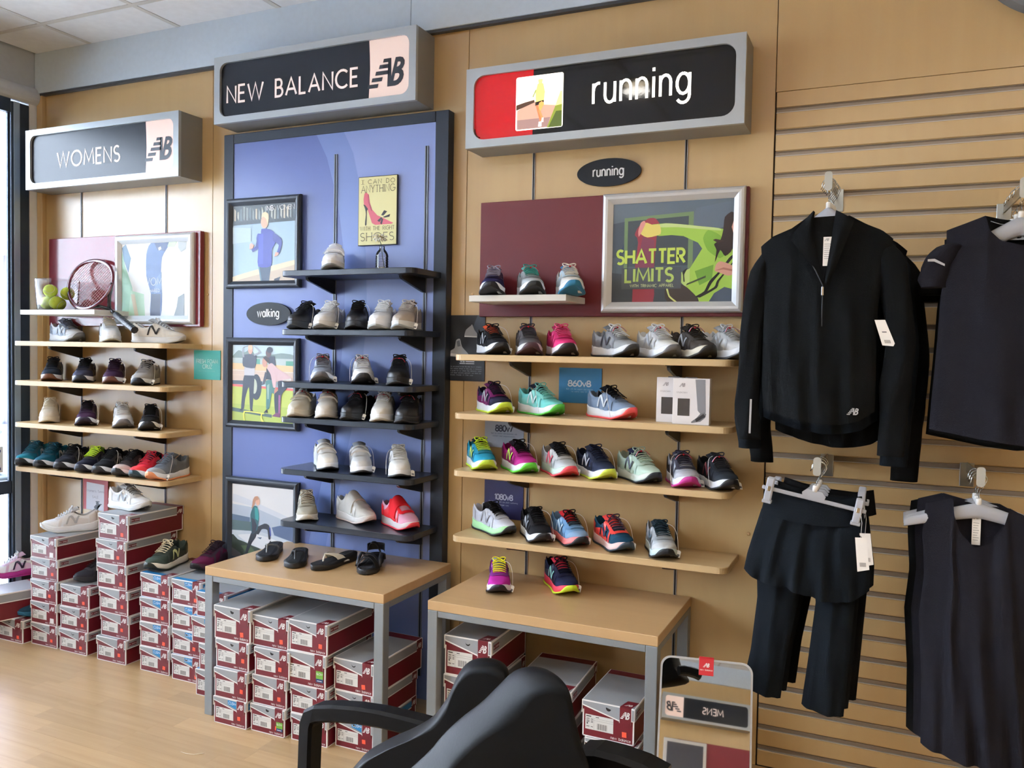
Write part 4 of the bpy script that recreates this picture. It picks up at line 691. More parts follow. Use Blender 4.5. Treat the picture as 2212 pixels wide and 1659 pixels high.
def surf(sp, s, t, off=0.):
    oe = .46 if sp is not SPEC['slip'] else .37
    y = LS*(.5-s); w = itp(WL, s) if t < 0 else itp(WR, s); w = max(0, w)+off*.9; zb = itp(sp['zb'], s); T = abs(t); sg = -1 if t < 0 else 1
    zt = itp(sp['zt'], s); zc = itp(sp['zc'], s)
    a = T*math.pi/2
    xc = w*math.sin(a)**.80 if T > 0 else 0; zcl = zb+(zt-zb+off)*max(0, math.cos(a))**(.72 if s < .8 else .72-.2*sm((s-.8)/.2))
    # gently flatten vamp ridge
    op = sm((s-.035)/.03)*(1-sm((s-oe+.03)/.05))
    if op > 0:
        if T >= .42:
            k = (1-T)/.58; xo = w*(1+.05*math.sin(math.pi*k)-.20*k*k); zo = zb+(zc-zb)*math.sin(k*math.pi/2)
        else:
            j = T/.42; xo = w*(.80-.10*(1-j))*min(1, j*1.15) ; zo = .048+(zc-.048)*sm((j-.55)/.45)
        xc = xc*(1-op)+xo*op; zcl = zcl*(1-op)+zo*op
    n = Vector((sg*math.sin(a), 0, max(.0, math.cos(a))))
    if s > .85: n += Vector((0, -(s-.85)*5, 0))
    if s < .08: n += Vector((0, (.08-s)*12, 0))
    n.normalize()
    return Vector((sg*xc, y, zcl))+n*off
def umesh(sp):
    b = B(); ns, nt = 46, 36
    ss = [(.5-.5*math.cos(math.pi*i/ns))*.75+(i/ns)*.25 for i in range(ns+1)]
    def fn(u, v): return surf(sp, ss[round(u*ns)], -1+2*v)
    oe = .44 if sp is not SPEC['slip'] else .34
    def mf(u, v):
        i = int(u*ns); s = (ss[i]+ss[i+1])/2; return 1 if (.06 < s < oe and abs(2*v-1) < .40) else 0
    b.grid(fn, ns, nt, mf=mf); return b.mesh('upper', [M((90, 90, 90)), M((30, 30, 30))], fix=False, merge=False)
def smesh(sp, kind):
    """midsole: outer wall between outsole and upper"""
    rs = []; N = 64; ss = [.5-.5*math.cos(math.pi*i/36) for i in range(37)]
    L = [(-(itp(WL, s)), s) for s in ss]; Rr = [((itp(WR, s)), s) for s in reversed(ss)][1:-1]
    C = L+Rr
    def ring(zf, grow, yg=0): return [(x*(1+grow/.042), LS*(.5-s)*(1+grow*1.6/LS), zf(s)) for x, s in C]
    b = B(); bot = lambda s: itp(sp['bot'], s); zb = lambda s: itp(sp['zb'], s)
    fl = .006 if kind == 'run' else .003
    if kind == 'low': fl = .002
    wav = (lambda s: .0035*math.sin(s*22)) if kind in ('run', 'slip') else (lambda s: 0)
    b.rings([ring(lambda s: bot(s)+.004, -.001), ring(lambda s: bot(s)+.009, fl*.8), ring(lambda s: (bot(s)+zb(s))/2+.002, fl*.55), ring(lambda s: zb(s)-.002+wav(s)*.6, fl*.75), ring(lambda s: zb(s)+.003+wav(s)*.6, .0022), ring(lambda s: zb(s)+.002, -.003)], cap=True)
    return b.mesh('midsole', [M((220, 220, 220))], fix=True)
def omesh(sp, kind):
    ss = [.5-.5*math.cos(math.pi*i/40) for i in range(41)]
    L = [(-(itp(WL, s)), s) for s in ss]; Rr = [((itp(WR, s)), s) for s in reversed(ss)][1:-1]; C = L+Rr
    fl = (.0075 if kind == 'run' else .0045) if kind != 'low' else .0035
    bot = lambda s: itp(sp['bot'], s); zb = lambda s: itp(sp['zb'], s)
    def top(s):
        base = bot(s)+.007
        if kind == 'walk': return base+.001
        f = sm((s-.895)/.095)
        return base+(zb(s)+.004-base)*f if kind in ('run', 'low') else base+(zb(s)+.001-base)*f
    def ring(zf, grow): return [(x*(1+grow/.042), LS*(.5-s)*(1+grow*1.7/LS), zf(s)) for x, s in C]
    b = B(); lug = lambda s: .0022 if int(s*26) % 2 else 0
    b.rings([ring(lambda s: bot(s), fl-.004), ring(lambda s: bot(s)+.001, fl-.0006), ring(lambda s: (bot(s)*.4+top(s)*.6), fl+.0006), ring(top, fl+.0002), ring(lambda s: top(s)-.001, -.002)], cap=True)
    return b.mesh('outsole', [M((30, 30, 30))], fix=True)
def patch(b, sp, s0, s1, t0, t1, off=.0014, ns=12, nt=6, fn=None):
    def g(u, v):
        s, t = s0+(s1-s0)*u, t0+(t1-t0)*v
        if fn: s, t = fn(s, t, u, v)
        return surf(sp, s, t, off)
    b.grid(g, ns, nt)
def fam(kind):
    sp = SPEC['low' if kind == 'low' else 'slip' if kind == 'slip' else 'walk' if kind in ('walk', 'strap') else 'run']; D = {}
    D['upper'] = umesh(sp); D['midsole'] = smesh(sp, kind); D['outsole'] = omesh(sp, 'walk' if kind in ('walk', 'strap') else kind)
    b = B()
    for sg in (-1, 1):
        patch(b, sp, .44, .73, sg*.26, sg*.50, .0016, 10, 4, lambda s, t, u, v: (s, t+sg*.07*(1-v)*math.sin(u*3.1)*.4))
    b.grid(lambda u, v: surf(sp, .70+.06*u, (-.5+v)*(1.0-.3*u), .0017), 3, 10); D['eyestay'] = b.mesh('eyestay', [M((40, 40, 40))], fix=False)
    b = B(); patch(b, sp, .86, .995, -.97, .97, .0012, 8, 18, lambda s, t, u, v: (s-(abs(t)**2)*.10*(1-u)*1., t)); D['toe_cap'] = b.mesh('toe_cap', [M((90, 90, 90))], fix=False)
    b = B(); patch(b, sp, .004, .17, -1, -.66, .0014, 8, 6, lambda s, t, u, v: (s, t if v < .5 else t)); patch(b, sp, .004, .17, 1, .66, .0014, 8, 6); D['heel_counter'] = b.mesh('heel_counter', [M((90, 90, 90))], fix=False)
    b = B()
    for sg in (-1, 1):
        patch(b, sp, .18, .62, sg*.99, sg*.80, .0012, 14, 4, lambda s, t, u, v: (s, t+(-sg)*.10*v*math.sin(u*math.pi*1.5)))
        patch(b, sp, .50, .57, sg*.98, sg*.45, .0013, 4, 8, lambda s, t, u, v: (s-.1*v, t)); patch(b, sp, .66, .71, sg*.98, sg*.5, .0013, 4, 8, lambda s, t, u, v: (s-.03*v, t))
    D['side_overlay'] = b.mesh('side_overlay', [M((90, 90, 90))], fix=False)
    b = B()
    if kind != 'slip':
        zt0 = itp(sp['zt'], .5)
        def tg(u, v):
            x = (v-.5)*2; wd = .021+.008*u; yy_ = LS*(.5-(.60-.20*u)); zz_ = itp(sp['zt'], .60)+.001+(zt0+.020-itp(sp['zt'], .60))*(u**.85); return (x*wd, yy_+.010*abs(x)**2*u, zz_-.010*x*x+(.003 if u < 1 else 0))
        b.grid(tg, 8, 8); b.grid(lambda u, v: Vector(tg(u, v))+Vector((0, .007, -.001-.002*(1-u))), 8, 8)
        b.grid(lambda u, v: Vector(tg(1, u))+Vector((0, .0035*(1-math.cos(v*math.pi)), .0025*math.sin(v*math.pi)-.0005)), 8, 4); D['tongue'] = b.mesh('tongue', [M((60, 60, 60))], fix=False)
    else:
        b.grid(lambda u, v: surf(sp, .36+.22*u, (-1+2*v)*.93, .003), 8, 20); b.grid(lambda u, v: surf(sp, .58+.002, (-1+2*v)*.93, .003*(1-u)), 1, 20); b.grid(lambda u, v: surf(sp, .36, (-1+2*v)*.93, .003*(1-u)), 1, 20); D['band'] = b.mesh('band', [M((60, 60, 60))], fix=False)
    b = B(); rnd = random.Random(3)
    if kind in ('run', 'low', 'walk'):
        n = 6
        for i in range(n):
            s = .47+.047*i; T = .36-.02*i
            b.tube([surf(sp, s+.012*math.sin((j/10-.5)*3)*(1 if i % 2 else -1)*0+(.014*(j/10-.5)), T*(j/5-1), .0055+.0015*math.cos((j/5-1)*1.5)) for j in range(11)], .0026, 6, flat=.6)
            if i < n-1:
                b.tube([surf(sp, s+.0235+(-.02*(j/8-.5)), T*(j/4-1)*(1 if True else 1), .003) for j in range(9)], .0022, 6, flat=.6)
        c0 = surf(sp, .47, 0, .010)
        for sg in (-1, 1):
            b.tube([c0+Vector((sg*(.002+.024*math.sin(q)), .004-.012*q/3, .004+.010*math.sin(q*1.0)*math.cos(q*.6)-.004*q)) for q in [i*.35 for i in range(9)]], .0023, 6)
            b.tube([c0+Vector((sg*(.002+.010*q), -.006*q, .001-.007*q*q*.35)) for q in [i*.3 for i in range(9)]], .0021, 6)
        b.sphere(c0, .005, 8, 6); D['laces'] = b.mesh('laces', [M((200, 200, 200))], fix=False)
    elif kind == 'strap':
        b2 = B()
        for s0 in (.46, .56):
            b2.grid(lambda u, v: surf(sp, s0+.062*u, (-.62+1.3*v), .0045), 4, 16); b2.grid(lambda u, v: surf(sp, s0, (-.62+1.3*v), .0045*(1-u)), 1, 16); b2.grid(lambda u, v: surf(sp, s0+.062, (-.62+1.3*v), .0045*(1-u)), 1, 16)
            b2.grid(lambda u, v: surf(sp, s0+.004+.054*u, -.70+.12*v, .0070), 3, 4)
        D['straps'] = b2.mesh('straps', [M((200, 200, 200))], fix=False)
    # side letter
    b = B()
    def uvp(sg, u, v, off=.0026):
        s = (.33+.25*u) if sg < 0 else (.58-.25*u)
        s += (-.03 if sg < 0 else .03)*0; t = sg*(.93-.36*v); return surf(sp, s, t, off)
    for sg in (-1, 1):
        for q in ([(0, 0), (.13, 0), (.35, 1), (.20, 1)], [(.20, 1), (.38, 1), (.78, 0), (.62, 0)], [(.65, 0), (.78, 0), (1, 1), (.87, 1)]):
            b.grid(lambda u, v: uvp(sg, (q[0][0]*(1-u)+q[1][0]*u)*(1-v)+(q[3][0]*(1-u)+q[2][0]*u)*v, (q[0][1]*(1-u)+q[1][1]*u)*(1-v)+(q[3][1]*(1-u)+q[2][1]*u)*v, .0026+(.0003 if q[0][1] else 0)), 3, 7)
    if kind in ('run', 'low'): D['side_letter'] = b.mesh('side_letter', [M((220, 220, 220))], fix=False)
    return D
FAM = {k: fam(k) for k in ('run', 'walk', 'strap', 'low', 'slip')}
# price tag hanging from the laces
def tagmesh(kind):
    sp = SPEC['run']; c0 = surf(sp, .50, .2, .008)
    b = B(); e = Vector((.055, LS*(.5-.74), .012)); pts = []
    for i in range(13):
        q = i/12; p = c0.lerp(e, q); p.z += .030*math.sin(q*math.pi); p.x += .012*math.sin(q*math.pi); pts.append(p)
    b.tube(pts, .0008, 5); s = b.mesh('tag_string', [M((235, 235, 230), 'paper')], fix=False)
    b = B(); b.prism([(-.009, -.026), (.009, -.026), (.009, -.004), (.005, 0), (-.005, 0), (-.009, -.004)], -.0005, .0005); b.box(-.006, .006, -.0009, -.0005, -.022, -.014, m=1)
    p = b.mesh('price_tag', [M((240, 240, 236), 'paper'), M((110, 110, 116), 'paper')]); return s, p, e
TSTR, TTAG, TEND = tagmesh('run')
def ribmesh():
    sp = SPEC['run']; b = B(); c0 = surf(sp, .55, 0, .010)
    for k in range(3):
        for sg, ln in ((-1, .034), (1, .026)):
            pts = [c0+Vector((sg*(.001+ln*q)+(k-1)*.0, -.020*q+(k-1)*.0028, -.016*q*q+.004*math.sin(q*3))) for q in [i/6 for i in range(7)]]
            b.tube(pts, .0015, 4, m=k, flat=.4)
    b.sphere(c0, .0038, 8, 6, m=0); return b.mesh('ribbon', [M((190, 40, 56), 'fabric'), M((236, 236, 236), 'fabric'), M((40, 52, 110), 'fabric')], fix=False)
RIB = ribmesh()
def pal(c): return c
def shoe(px, surfz, wallY, rel, pal_, label, kind='run', group=None, tagged=0, rib=0, scl=1., pxy=None, yc=None, dz=0, world=None, name='athletic_shoe', cat='shoe', tilt=0., tpos=1):
    """pal_: upper, accent, toe, midsole, outsole, laces, letter, lining"""
    sc_ = scl
    if world: x, yc_, z = world[:3]; rz = world[3]
    else:
        x = at(px, 900, wallY-.13).x; face = math.atan2(-x, 3.099+wallY-.13)
        rz = face+math.radians(rel); hy = .5*LS*sc_*abs(math.cos(rz))+.033*sc_*abs(math.sin(rz)); yc_ = wallY-.006-hy if yc is None else yc
        x = at(px, 900, yc_).x; z = surfz
    t = thing(name, (x, yc_, z+.0004), label, cat, group, rot=(tilt, 0, rz), scale=(sc_,)*3 if sc_ != 1 else None)
    up, ac, toe, mi, ou, la, le, li = pal_
    F = FAM[kind]; uk = 'leather' if kind in ('walk', 'strap') else 'knit'
    rg = {'upper': (up, uk), 'midsole': (mi, 'rubber'), 'outsole': (ou, 'rubber'), 'eyestay': (ac, uk if uk == 'leather' else 'plastic'), 'toe_cap': (toe, uk), 'heel_counter': (ac, 'plastic'), 'side_overlay': (ac, 'plastic'), 'tongue': (li if sum(li) > 60 else ac, 'knit'), 'laces': (la, 'fabric'), 'side_letter': (le, 'plastic'), 'straps': (up, 'leather'), 'band': (ac, 'knit')}
    for p, me in F.items():
        if p == 'side_overlay' and ac == up and kind != 'run': continue
        if p == 'side_letter' and le is None: continue
        if p == 'toe_cap' and toe is None: continue
        c, kd = rg[p]; ms = [M(c, kd)]
        if p == 'upper': ms.append(M(li, 'fabric'))
        o_ = link(p, me, UP if p == 'side_letter' else t, mats=ms)
        if p == 'upper': UP = o_
    if tagged:
        sgn = 1 if tagged > 0 else -1
        s = link('tag_string', TSTR, t); s.scale = (sgn, 1, 1)
        g = link('price_tag', TTAG, s, (TEND.x*sgn, TEND.y, TEND.z+.016), (math.radians(-28), math.radians(10*sgn), -rz*.6))
    if rib: link('ribbon', RIB, t)
    return t
# colour words -> palettes
W_ = (234, 239, 246); K_ = (26, 27, 31); G_ = (150, 154, 160); DG = (78, 80, 86); NV = (34, 40, 66); SV = (176, 182, 190); CR = (222, 216, 202); LM = (196, 226, 60)
# ---------------------------------------------------------------- shoes on the shelves
gL = ['', 'shoes on the highest left shelf', 'shoes on the second left shelf', 'shoes on the third left shelf', 'shoes on the lowest left shelf']
SH = [
 # left bay
 (146, ZL[1], 0, 30, (W_, (120, 132, 150), None, W_, (120, 122, 126), (120, 130, 150), SV, (120, 130, 150)), 'white trainer with a silver blue tongue at the window end of the highest maple shelf', 'run', gL[1]),
 (236, ZL[1], 0, 8, (W_, W_, None, W_, (196, 196, 192), (228, 220, 204), None, W_), 'plain white trainer with cream laces under the racket', 'walk', gL[1]),
 (343, ZL[1], 0, 68, ((236, 236, 234), (228, 228, 226), None, W_, (200, 202, 204), W_, (34, 34, 40), SV), 'white tennis shoe seen from the side with a black letter N', 'low', gL[1]),
 (115, ZL[2], 0, -8, ((38, 48, 66), (32, 38, 52), None, W_, (112, 72, 50), K_, None, (46, 40, 40)), 'navy lifestyle shoe with brown gum sole and tan tongue tab on the second left shelf', 'low', gL[2]),
 (184, ZL[2], 0, -10, ((62, 64, 86), (40, 40, 52), None, W_, (36, 42, 56), K_, None, K_), 'slate grey shoe with black laces on the second left shelf', 'low', gL[2]),
 (248, ZL[2], 0, -8, ((60, 36, 66), (52, 32, 58), None, W_, (104, 66, 56), (52, 34, 56), None, (40, 28, 40)), 'purple shoe with a brown gum sole and a price tag', 'low', gL[2], 1),
 (316, ZL[2], 0, -18, ((168, 166, 166), (158, 158, 160), None, W_, (26, 32, 44), (150, 148, 148), None, K_), 'light grey shoe with a dark toe bumper and a hanging price tag', 'low', gL[2], 1),
 (108, ZL[3], 0, -4, (CR, CR, None, (226, 218, 200), (214, 204, 186), CR, None, CR), 'all cream shoe at the window end of the third left shelf', 'walk', gL[3]),
 (189, ZL[3], 0, -6, ((66, 40, 72), (50, 32, 58), None, W_, (46, 36, 60), K_, None, (44, 30, 50)), 'purple running shoe beside the cream shoe', 'run', gL[3], 1),
 (264, ZL[3], 0, 4, (W_, (216, 216, 218), None, W_, (122, 120, 128), W_, None, (176, 182, 190)), 'white shoe with a grey rubber toe on the third left shelf', 'run', gL[3]),
 (325, ZL[3], 0, -4, (K_, (34, 36, 46), None, W_, (24, 28, 40), K_, None, K_), 'black running shoe with a tag at the right of the third left shelf', 'run', gL[3], 1),
 (74, ZL[4], 0, -30, ((26, 96, 116), (24, 70, 90), (30, 120, 140), W_, (26, 30, 38), (30, 84, 98), SV, (26, 60, 76)), 'teal running shoe closest to the window on the lowest left shelf', 'run', gL[4]),
 (114, ZL[4], 0, -30, ((20, 84, 104), (18, 62, 80), None, W_, (24, 32, 44), (24, 74, 88), SV, (20, 50, 64)), 'darker teal running shoe, second from the window on the lowest left shelf', 'run', gL[4]),
 (157, ZL[4], 0, -28, ((44, 48, 60), (34, 38, 48), (30, 34, 44), W_, (22, 26, 36), K_, (110, 112, 120), K_), 'charcoal running shoe beside the teal pair', 'run', gL[4], 1),
 (205, ZL[4], 0, -32, ((32, 34, 54), (34, 36, 54), None, W_, (30, 32, 50), LM, None, (120, 160, 60)), 'navy running shoe with lime green laces on the lowest left shelf', 'run', gL[4]),
 (243, ZL[4], 0, -32, ((28, 30, 36), (34, 36, 44), None, W_, (34, 36, 44), K_, (120, 124, 130), K_), 'black running shoe with grey N beside the lime laced one', 'run', gL[4], 1),
 (287, ZL[4], 0, -34, ((60, 54, 60), (40, 40, 46), (206, 190, 188), (216, 214, 214), (36, 38, 44), K_, (130, 124, 124), K_), 'black and silver pink running shoe on the lowest left shelf', 'run', gL[4]),
 (326, ZL[4], 0, -36, ((226, 50, 70), (204, 46, 66), (240, 70, 76), W_, (40, 70, 84), (190, 36, 56), (110, 60, 80), (30, 34, 44)), 'bright coral red running shoe on the lowest left shelf', 'run', gL[4]),
 (364, ZL[4], 0, -40, ((116, 124, 134), (104, 112, 122), (160, 164, 168), W_, (238, 156, 110), (110, 118, 130), None, (96, 104, 112)), 'grey running shoe with a peach toe bumper', 'run', gL[4], 1),
]
gB = ['', 'shoes on the second black shelf', 'shoes on the third black shelf', 'shoes on the fourth black shelf', 'shoes on the fifth black shelf', 'shoes on the lowest black shelf']
TP = (176, 166, 154)
SH += [
 (719, ZB[0], YP, -6, (W_, (222, 224, 226), None, (224, 226, 228), (126, 132, 134), W_, None, W_), 'white velcro shoe alone beside the flower bottle on the highest black shelf', 'strap', None),
 (659, ZB[1], YP, -26, ((28, 30, 36), (26, 28, 34), None, (44, 50, 58), (52, 60, 68), K_, None, K_), 'black walking shoe with grey toe bumper touching the walking sign', 'walk', gB[1], 1),
 (711, ZB[1], YP, -20, (W_, (214, 216, 218), None, (226, 228, 228), (124, 126, 126), W_, None, W_), 'white walking shoe with grey toe next to the black one under the highest black shelf', 'walk', gB[1], 1),
 (771, ZB[1], YP, -6, ((26, 26, 30), (24, 24, 28), None, (28, 30, 34), (30, 32, 36), K_, None, K_), 'black walking shoe in the middle of the second black shelf', 'walk', gB[1], 1),
 (826, ZB[1], YP, -14, (W_, (206, 212, 218), None, W_, (168, 174, 176), W_, None, (214, 218, 224)), 'white laced walking shoe left of the taupe shoe', 'walk', gB[1]),
 (878, ZB[1], YP, -16, (TP, (150, 142, 134), None, (206, 210, 210), (150, 158, 160), (186, 180, 174), None, (110, 100, 96)), 'taupe walking shoe with pale sole on the second black shelf', 'walk', gB[1], 1),
 (696, ZB[2], YP, -2, ((146, 154, 168), (160, 168, 182), None, W_, (108, 110, 116), (120, 120, 130), None, (60, 56, 66)), 'silver blue running shoe with a striped ribbon on the third black shelf', 'run', gB[2], -1, 1),
 (781, ZB[2], YP, 4, ((228, 230, 232), (214, 216, 220), None, W_, (52, 54, 58), W_, None, (60, 62, 66)), 'white running shoe with dark toe bumper and a striped ribbon', 'run', gB[2], -1, 1),
 (861, ZB[2], YP, -4, ((20, 22, 26), (24, 26, 30), None, (24, 26, 30), (26, 30, 34), K_, None, K_), 'black leather shoe with a striped ribbon on the third black shelf', 'walk', gB[2], 1, 1),
 (654, ZB[3], YP, -16, ((196, 190, 174), (190, 184, 168), None, (206, 200, 184), (180, 172, 156), CR, None, (130, 128, 124)), 'bone coloured double strap walking shoe above the athletes poster corner', 'strap', gB[3], 0, 1),
 (708, ZB[3], YP, -6, ((214, 212, 206), (206, 204, 200), None, (214, 212, 208), (188, 184, 176), W_, None, (120, 122, 128)), 'off white strap walking shoe second on the fourth black shelf', 'strap', gB[3], 0, 1),
 (775, ZB[3], YP, -24, ((24, 24, 28), (22, 22, 26), None, (26, 28, 32), (24, 26, 30), K_, None, K_), 'black walking shoe between off white and white ones', 'walk', gB[3], 1, 1),
 (829, ZB[3], YP, -8, ((220, 220, 216), (210, 210, 208), None, W_, (190, 188, 182), W_, None, (140, 142, 146)), 'white laced walking shoe with a blue striped ribbon on the fourth black shelf', 'walk', gB[3], 0, 1),
 (885, ZB[3], YP, -12, ((26, 26, 30), (22, 22, 26), None, (24, 26, 30), (26, 28, 32), K_, None, K_), 'black laced shoe at the right end of the fourth black shelf', 'walk', gB[3], 0, 1),
 (703, ZB[4], YP, 10, ((226, 226, 222), (220, 220, 218), None, W_, (52, 54, 58), W_, None, (176, 180, 184)), 'white double strap shoe at the left of the fifth black shelf', 'strap', gB[4]),
 (778, ZB[4], YP, 6, ((204, 206, 208), (200, 202, 204), None, W_, (50, 52, 56), W_, None, (130, 134, 140)), 'pale grey double strap shoe with a tag on the fifth black shelf', 'strap', gB[4], 1),
 (862, ZB[4], YP, 4, ((226, 228, 228), (220, 222, 224), None, W_, (48, 50, 54), (206, 206, 204), None, (190, 190, 190)), 'white lace up leather shoe at the right of the fifth black shelf', 'walk', gB[4], -1),
 (664, ZB[5], YP, 2, ((168, 164, 150), (160, 156, 142), None, (222, 222, 216), (206, 206, 200), (196, 190, 176), None, (150, 146, 134)), 'sage grey canvas shoe with white sole beside the stretching woman poster', 'low', gB[5]),
 (772, ZB[5], YP, 34, ((206, 206, 202), (210, 210, 206), None, (224, 222, 220), (196, 178, 172), W_, None, (120, 124, 130)), 'pale slip on shoe with a wide band on the lowest black shelf', 'slip', gB[5]),
 (868, ZB[5], YP, 30, ((206, 150, 172), (222, 36, 46), None, (214, 206, 208), (206, 50, 66), W_, None, (150, 26, 34)), 'red slip on shoe with a speckled pink toe', 'slip', gB[5]),
]
gR = ['shoes on the white shelf', 'shoes on the highest running shelf', 'shoes on the second running shelf', 'shoes on the third running shelf', 'shoes on the lowest running shelf']
TL = (70, 150, 140)
SH += [
 (1061, ZR[0], -.03, -4, ((40, 38, 82), (34, 34, 70), None, W_, (26, 28, 38), (150, 144, 160), None, (56, 46, 66)), 'dark violet running shoe at the left of the white shelf', 'run', gR[0]),
 (1139, ZR[0], -.03, 10, ((176, 184, 188), (150, 160, 166), None, W_, (34, 40, 44), TL, None, TL), 'silver and sea green running shoe in the middle of the white shelf', 'run', gR[0], 0, 1),
 (1223, ZR[0], -.03, 10, ((226, 226, 222), (190, 212, 224), None, W_, (40, 120, 160), (232, 228, 218), None, (60, 120, 160)), 'white and sky blue running shoe with looped cream laces', 'run', gR[0], 0, 1),
 (1061, ZR[1], 0, 18, ((34, 36, 42), (26, 28, 34), None, W_, (36, 36, 40), (44, 44, 50), SV, (210, 84, 50)), 'black running shoe with orange lining on the highest running shelf', 'run', gR[1], 1),
 (1137, ZR[1], 0, 8, ((92, 92, 96), (84, 84, 88), None, (200, 200, 198), (70, 44, 52), (70, 70, 76), None, (50, 50, 54)), 'dark grey running shoe next to the pink one', 'run', gR[1], 0, 1),
 (1209, ZR[1], 0, 14, ((222, 58, 120), (206, 50, 110), None, (236, 226, 230), (46, 40, 44), (232, 90, 140), None, (150, 36, 76)), 'hot pink running shoe', 'run', gR[1], 0, 1),
 (1325, ZR[1], 0, 34, ((156, 160, 164), (128, 132, 138), None, W_, (52, 54, 58), W_, (60, 64, 72), (110, 114, 120)), 'mid grey running shoe with white laces turned to the right', 'run', gR[1], 0, 1),
 (1418, ZR[1], 0, 28, ((220, 222, 222), (196, 198, 200), None, W_, (110, 112, 116), W_, SV, (160, 162, 166)), 'white running shoe with a tall lace loop', 'run', gR[1], 0, 1),
 (1492, ZR[1], 0, 30, ((72, 66, 62), (60, 56, 54), None, (214, 208, 190), (40, 38, 38), (60, 56, 54), SV, (40, 36, 36)), 'dark brown running shoe between two white ones', 'run', gR[1], 0, 1),
 (1566, ZR[1], 0, 38, ((214, 216, 218), (186, 190, 194), None, W_, (84, 86, 90), W_, SV, (150, 154, 158)), 'silver white running shoe half behind the black jacket sleeve', 'run', gR[1], 1, 1),
 (1067, ZR[2], 0, 22, ((44, 38, 66), (110, 30, 90), (36, 36, 56), W_, (190, 214, 60), (40, 36, 54), SV, (90, 30, 76)), 'dark purple running shoe with lime outsole', 'run', gR[2], 1),
 (1168, ZR[2], 0, 36, ((116, 204, 200), (132, 212, 208), None, W_, (84, 190, 70), (130, 210, 204), (206, 226, 228), (30, 34, 52)), 'aqua running shoe with green outsole and navy collar', 'run', gR[2], -1),
 (1321, ZR[2], 0, 38, ((124, 142, 166), (110, 128, 154), None, W_, (232, 86, 88), K_, (206, 214, 222), (26, 30, 40)), 'blue grey running shoe with coral outsole beside the 860v8 card', 'run', gR[2], -1),
 (1040, ZR[3], 0, 14, ((44, 150, 182), (40, 136, 170), None, (230, 236, 236), (186, 214, 60), (196, 226, 60), (206, 226, 80), (36, 40, 50)), 'turquoise running shoe with lime laces', 'run', gR[3]),
 (1123, ZR[3], 0, 22, ((164, 36, 120), (150, 34, 110), (176, 50, 130), W_, (96, 206, 60), K_, (186, 220, 90), (36, 26, 40)), 'magenta running shoe with bright green outsole', 'run', gR[3], 1),
 (1210, ZR[3], 0, 22, ((186, 192, 196), (206, 210, 212), None, (196, 222, 210), (232, 80, 96), K_, (226, 90, 110), (30, 32, 40)), 'silver running shoe with mint and coral sole and black laces', 'run', gR[3], 1),
 (1289, ZR[3], 0, 26, ((44, 52, 76), (38, 46, 66), None, W_, (204, 222, 80), NV, (186, 190, 200), (30, 34, 50)), 'navy running shoe with lime outsole on the third running shelf', 'run', gR[3], 1),
 (1383, ZR[3], 0, 30, ((196, 220, 206), (180, 206, 194), None, (216, 228, 220), (36, 44, 52), (190, 214, 200), (90, 96, 110), (34, 36, 66)), 'pale mint running shoe with navy collar', 'run', gR[3], 0, 1),
 (1477, ZR[3], 0, 14, ((162, 166, 176), (60, 62, 76), (178, 180, 188), W_, (190, 50, 140), (60, 60, 74), None, (60, 60, 80)), 'silver running shoe with a magenta outsole', 'run', gR[3], -1, 1),
 (1553, ZR[3], 0, 24, ((44, 48, 56), (36, 40, 48), (50, 56, 64), W_, (34, 36, 42), (60, 60, 66), (120, 60, 66), (36, 36, 42)), 'charcoal running shoe at the right end of the third running shelf', 'run', gR[3], -1, 1),
 (1071, ZR[4], 0, 34, ((208, 214, 228), (196, 202, 216), None, (176, 232, 176), (32, 34, 38), K_, (150, 152, 160), (26, 26, 30)), 'white running shoe with black laces and mint midsole under the navy card', 'run', gR[4]),
 (1162, ZR[4], 0, 16, ((28, 28, 32), (36, 36, 40), None, W_, (30, 30, 34), K_, SV, (24, 24, 28)), 'black running shoe with white midsole on the lowest running shelf', 'run', gR[4], 1),
 (1235, ZR[4], 0, 24, ((112, 152, 190), (104, 146, 186), (130, 160, 190), (240, 130, 130), (34, 36, 42), K_, (196, 222, 236), (196, 40, 50)), 'light blue running shoe with coral midsole', 'run', gR[4], 1),
 (1331, ZR[4], 0, 26, ((34, 76, 100), (232, 76, 70), (24, 64, 88), (232, 200, 196), (46, 60, 74), (80, 64, 84), (40, 60, 84), (226, 70, 66)), 'teal running shoe with coral collar and N panel', 'run', gR[4], 1),
 (1433, ZR[4], 0, 12, ((176, 182, 186), (160, 168, 174), (196, 200, 202), (206, 226, 230), (34, 40, 46), (36, 56, 66), (60, 90, 104), (36, 46, 56)), 'silver running shoe alone at the right of the lowest running shelf', 'run', gR[4], 1),
]
for r in SH:
    r = list(r)+[0]*(10-len(r)); nm = 'walking_shoe' if r[6] in ('walk', 'strap') else 'slip_on_shoe' if r[6] == 'slip' else 'casual_shoe' if r[6] == 'low' else 'running_shoe'
    shoe(r[0], r[1], r[2], r[3], r[4], r[5], r[6], r[7], r[8], r[9], name=nm, scl=.98 if r[2] == 0 else .96)
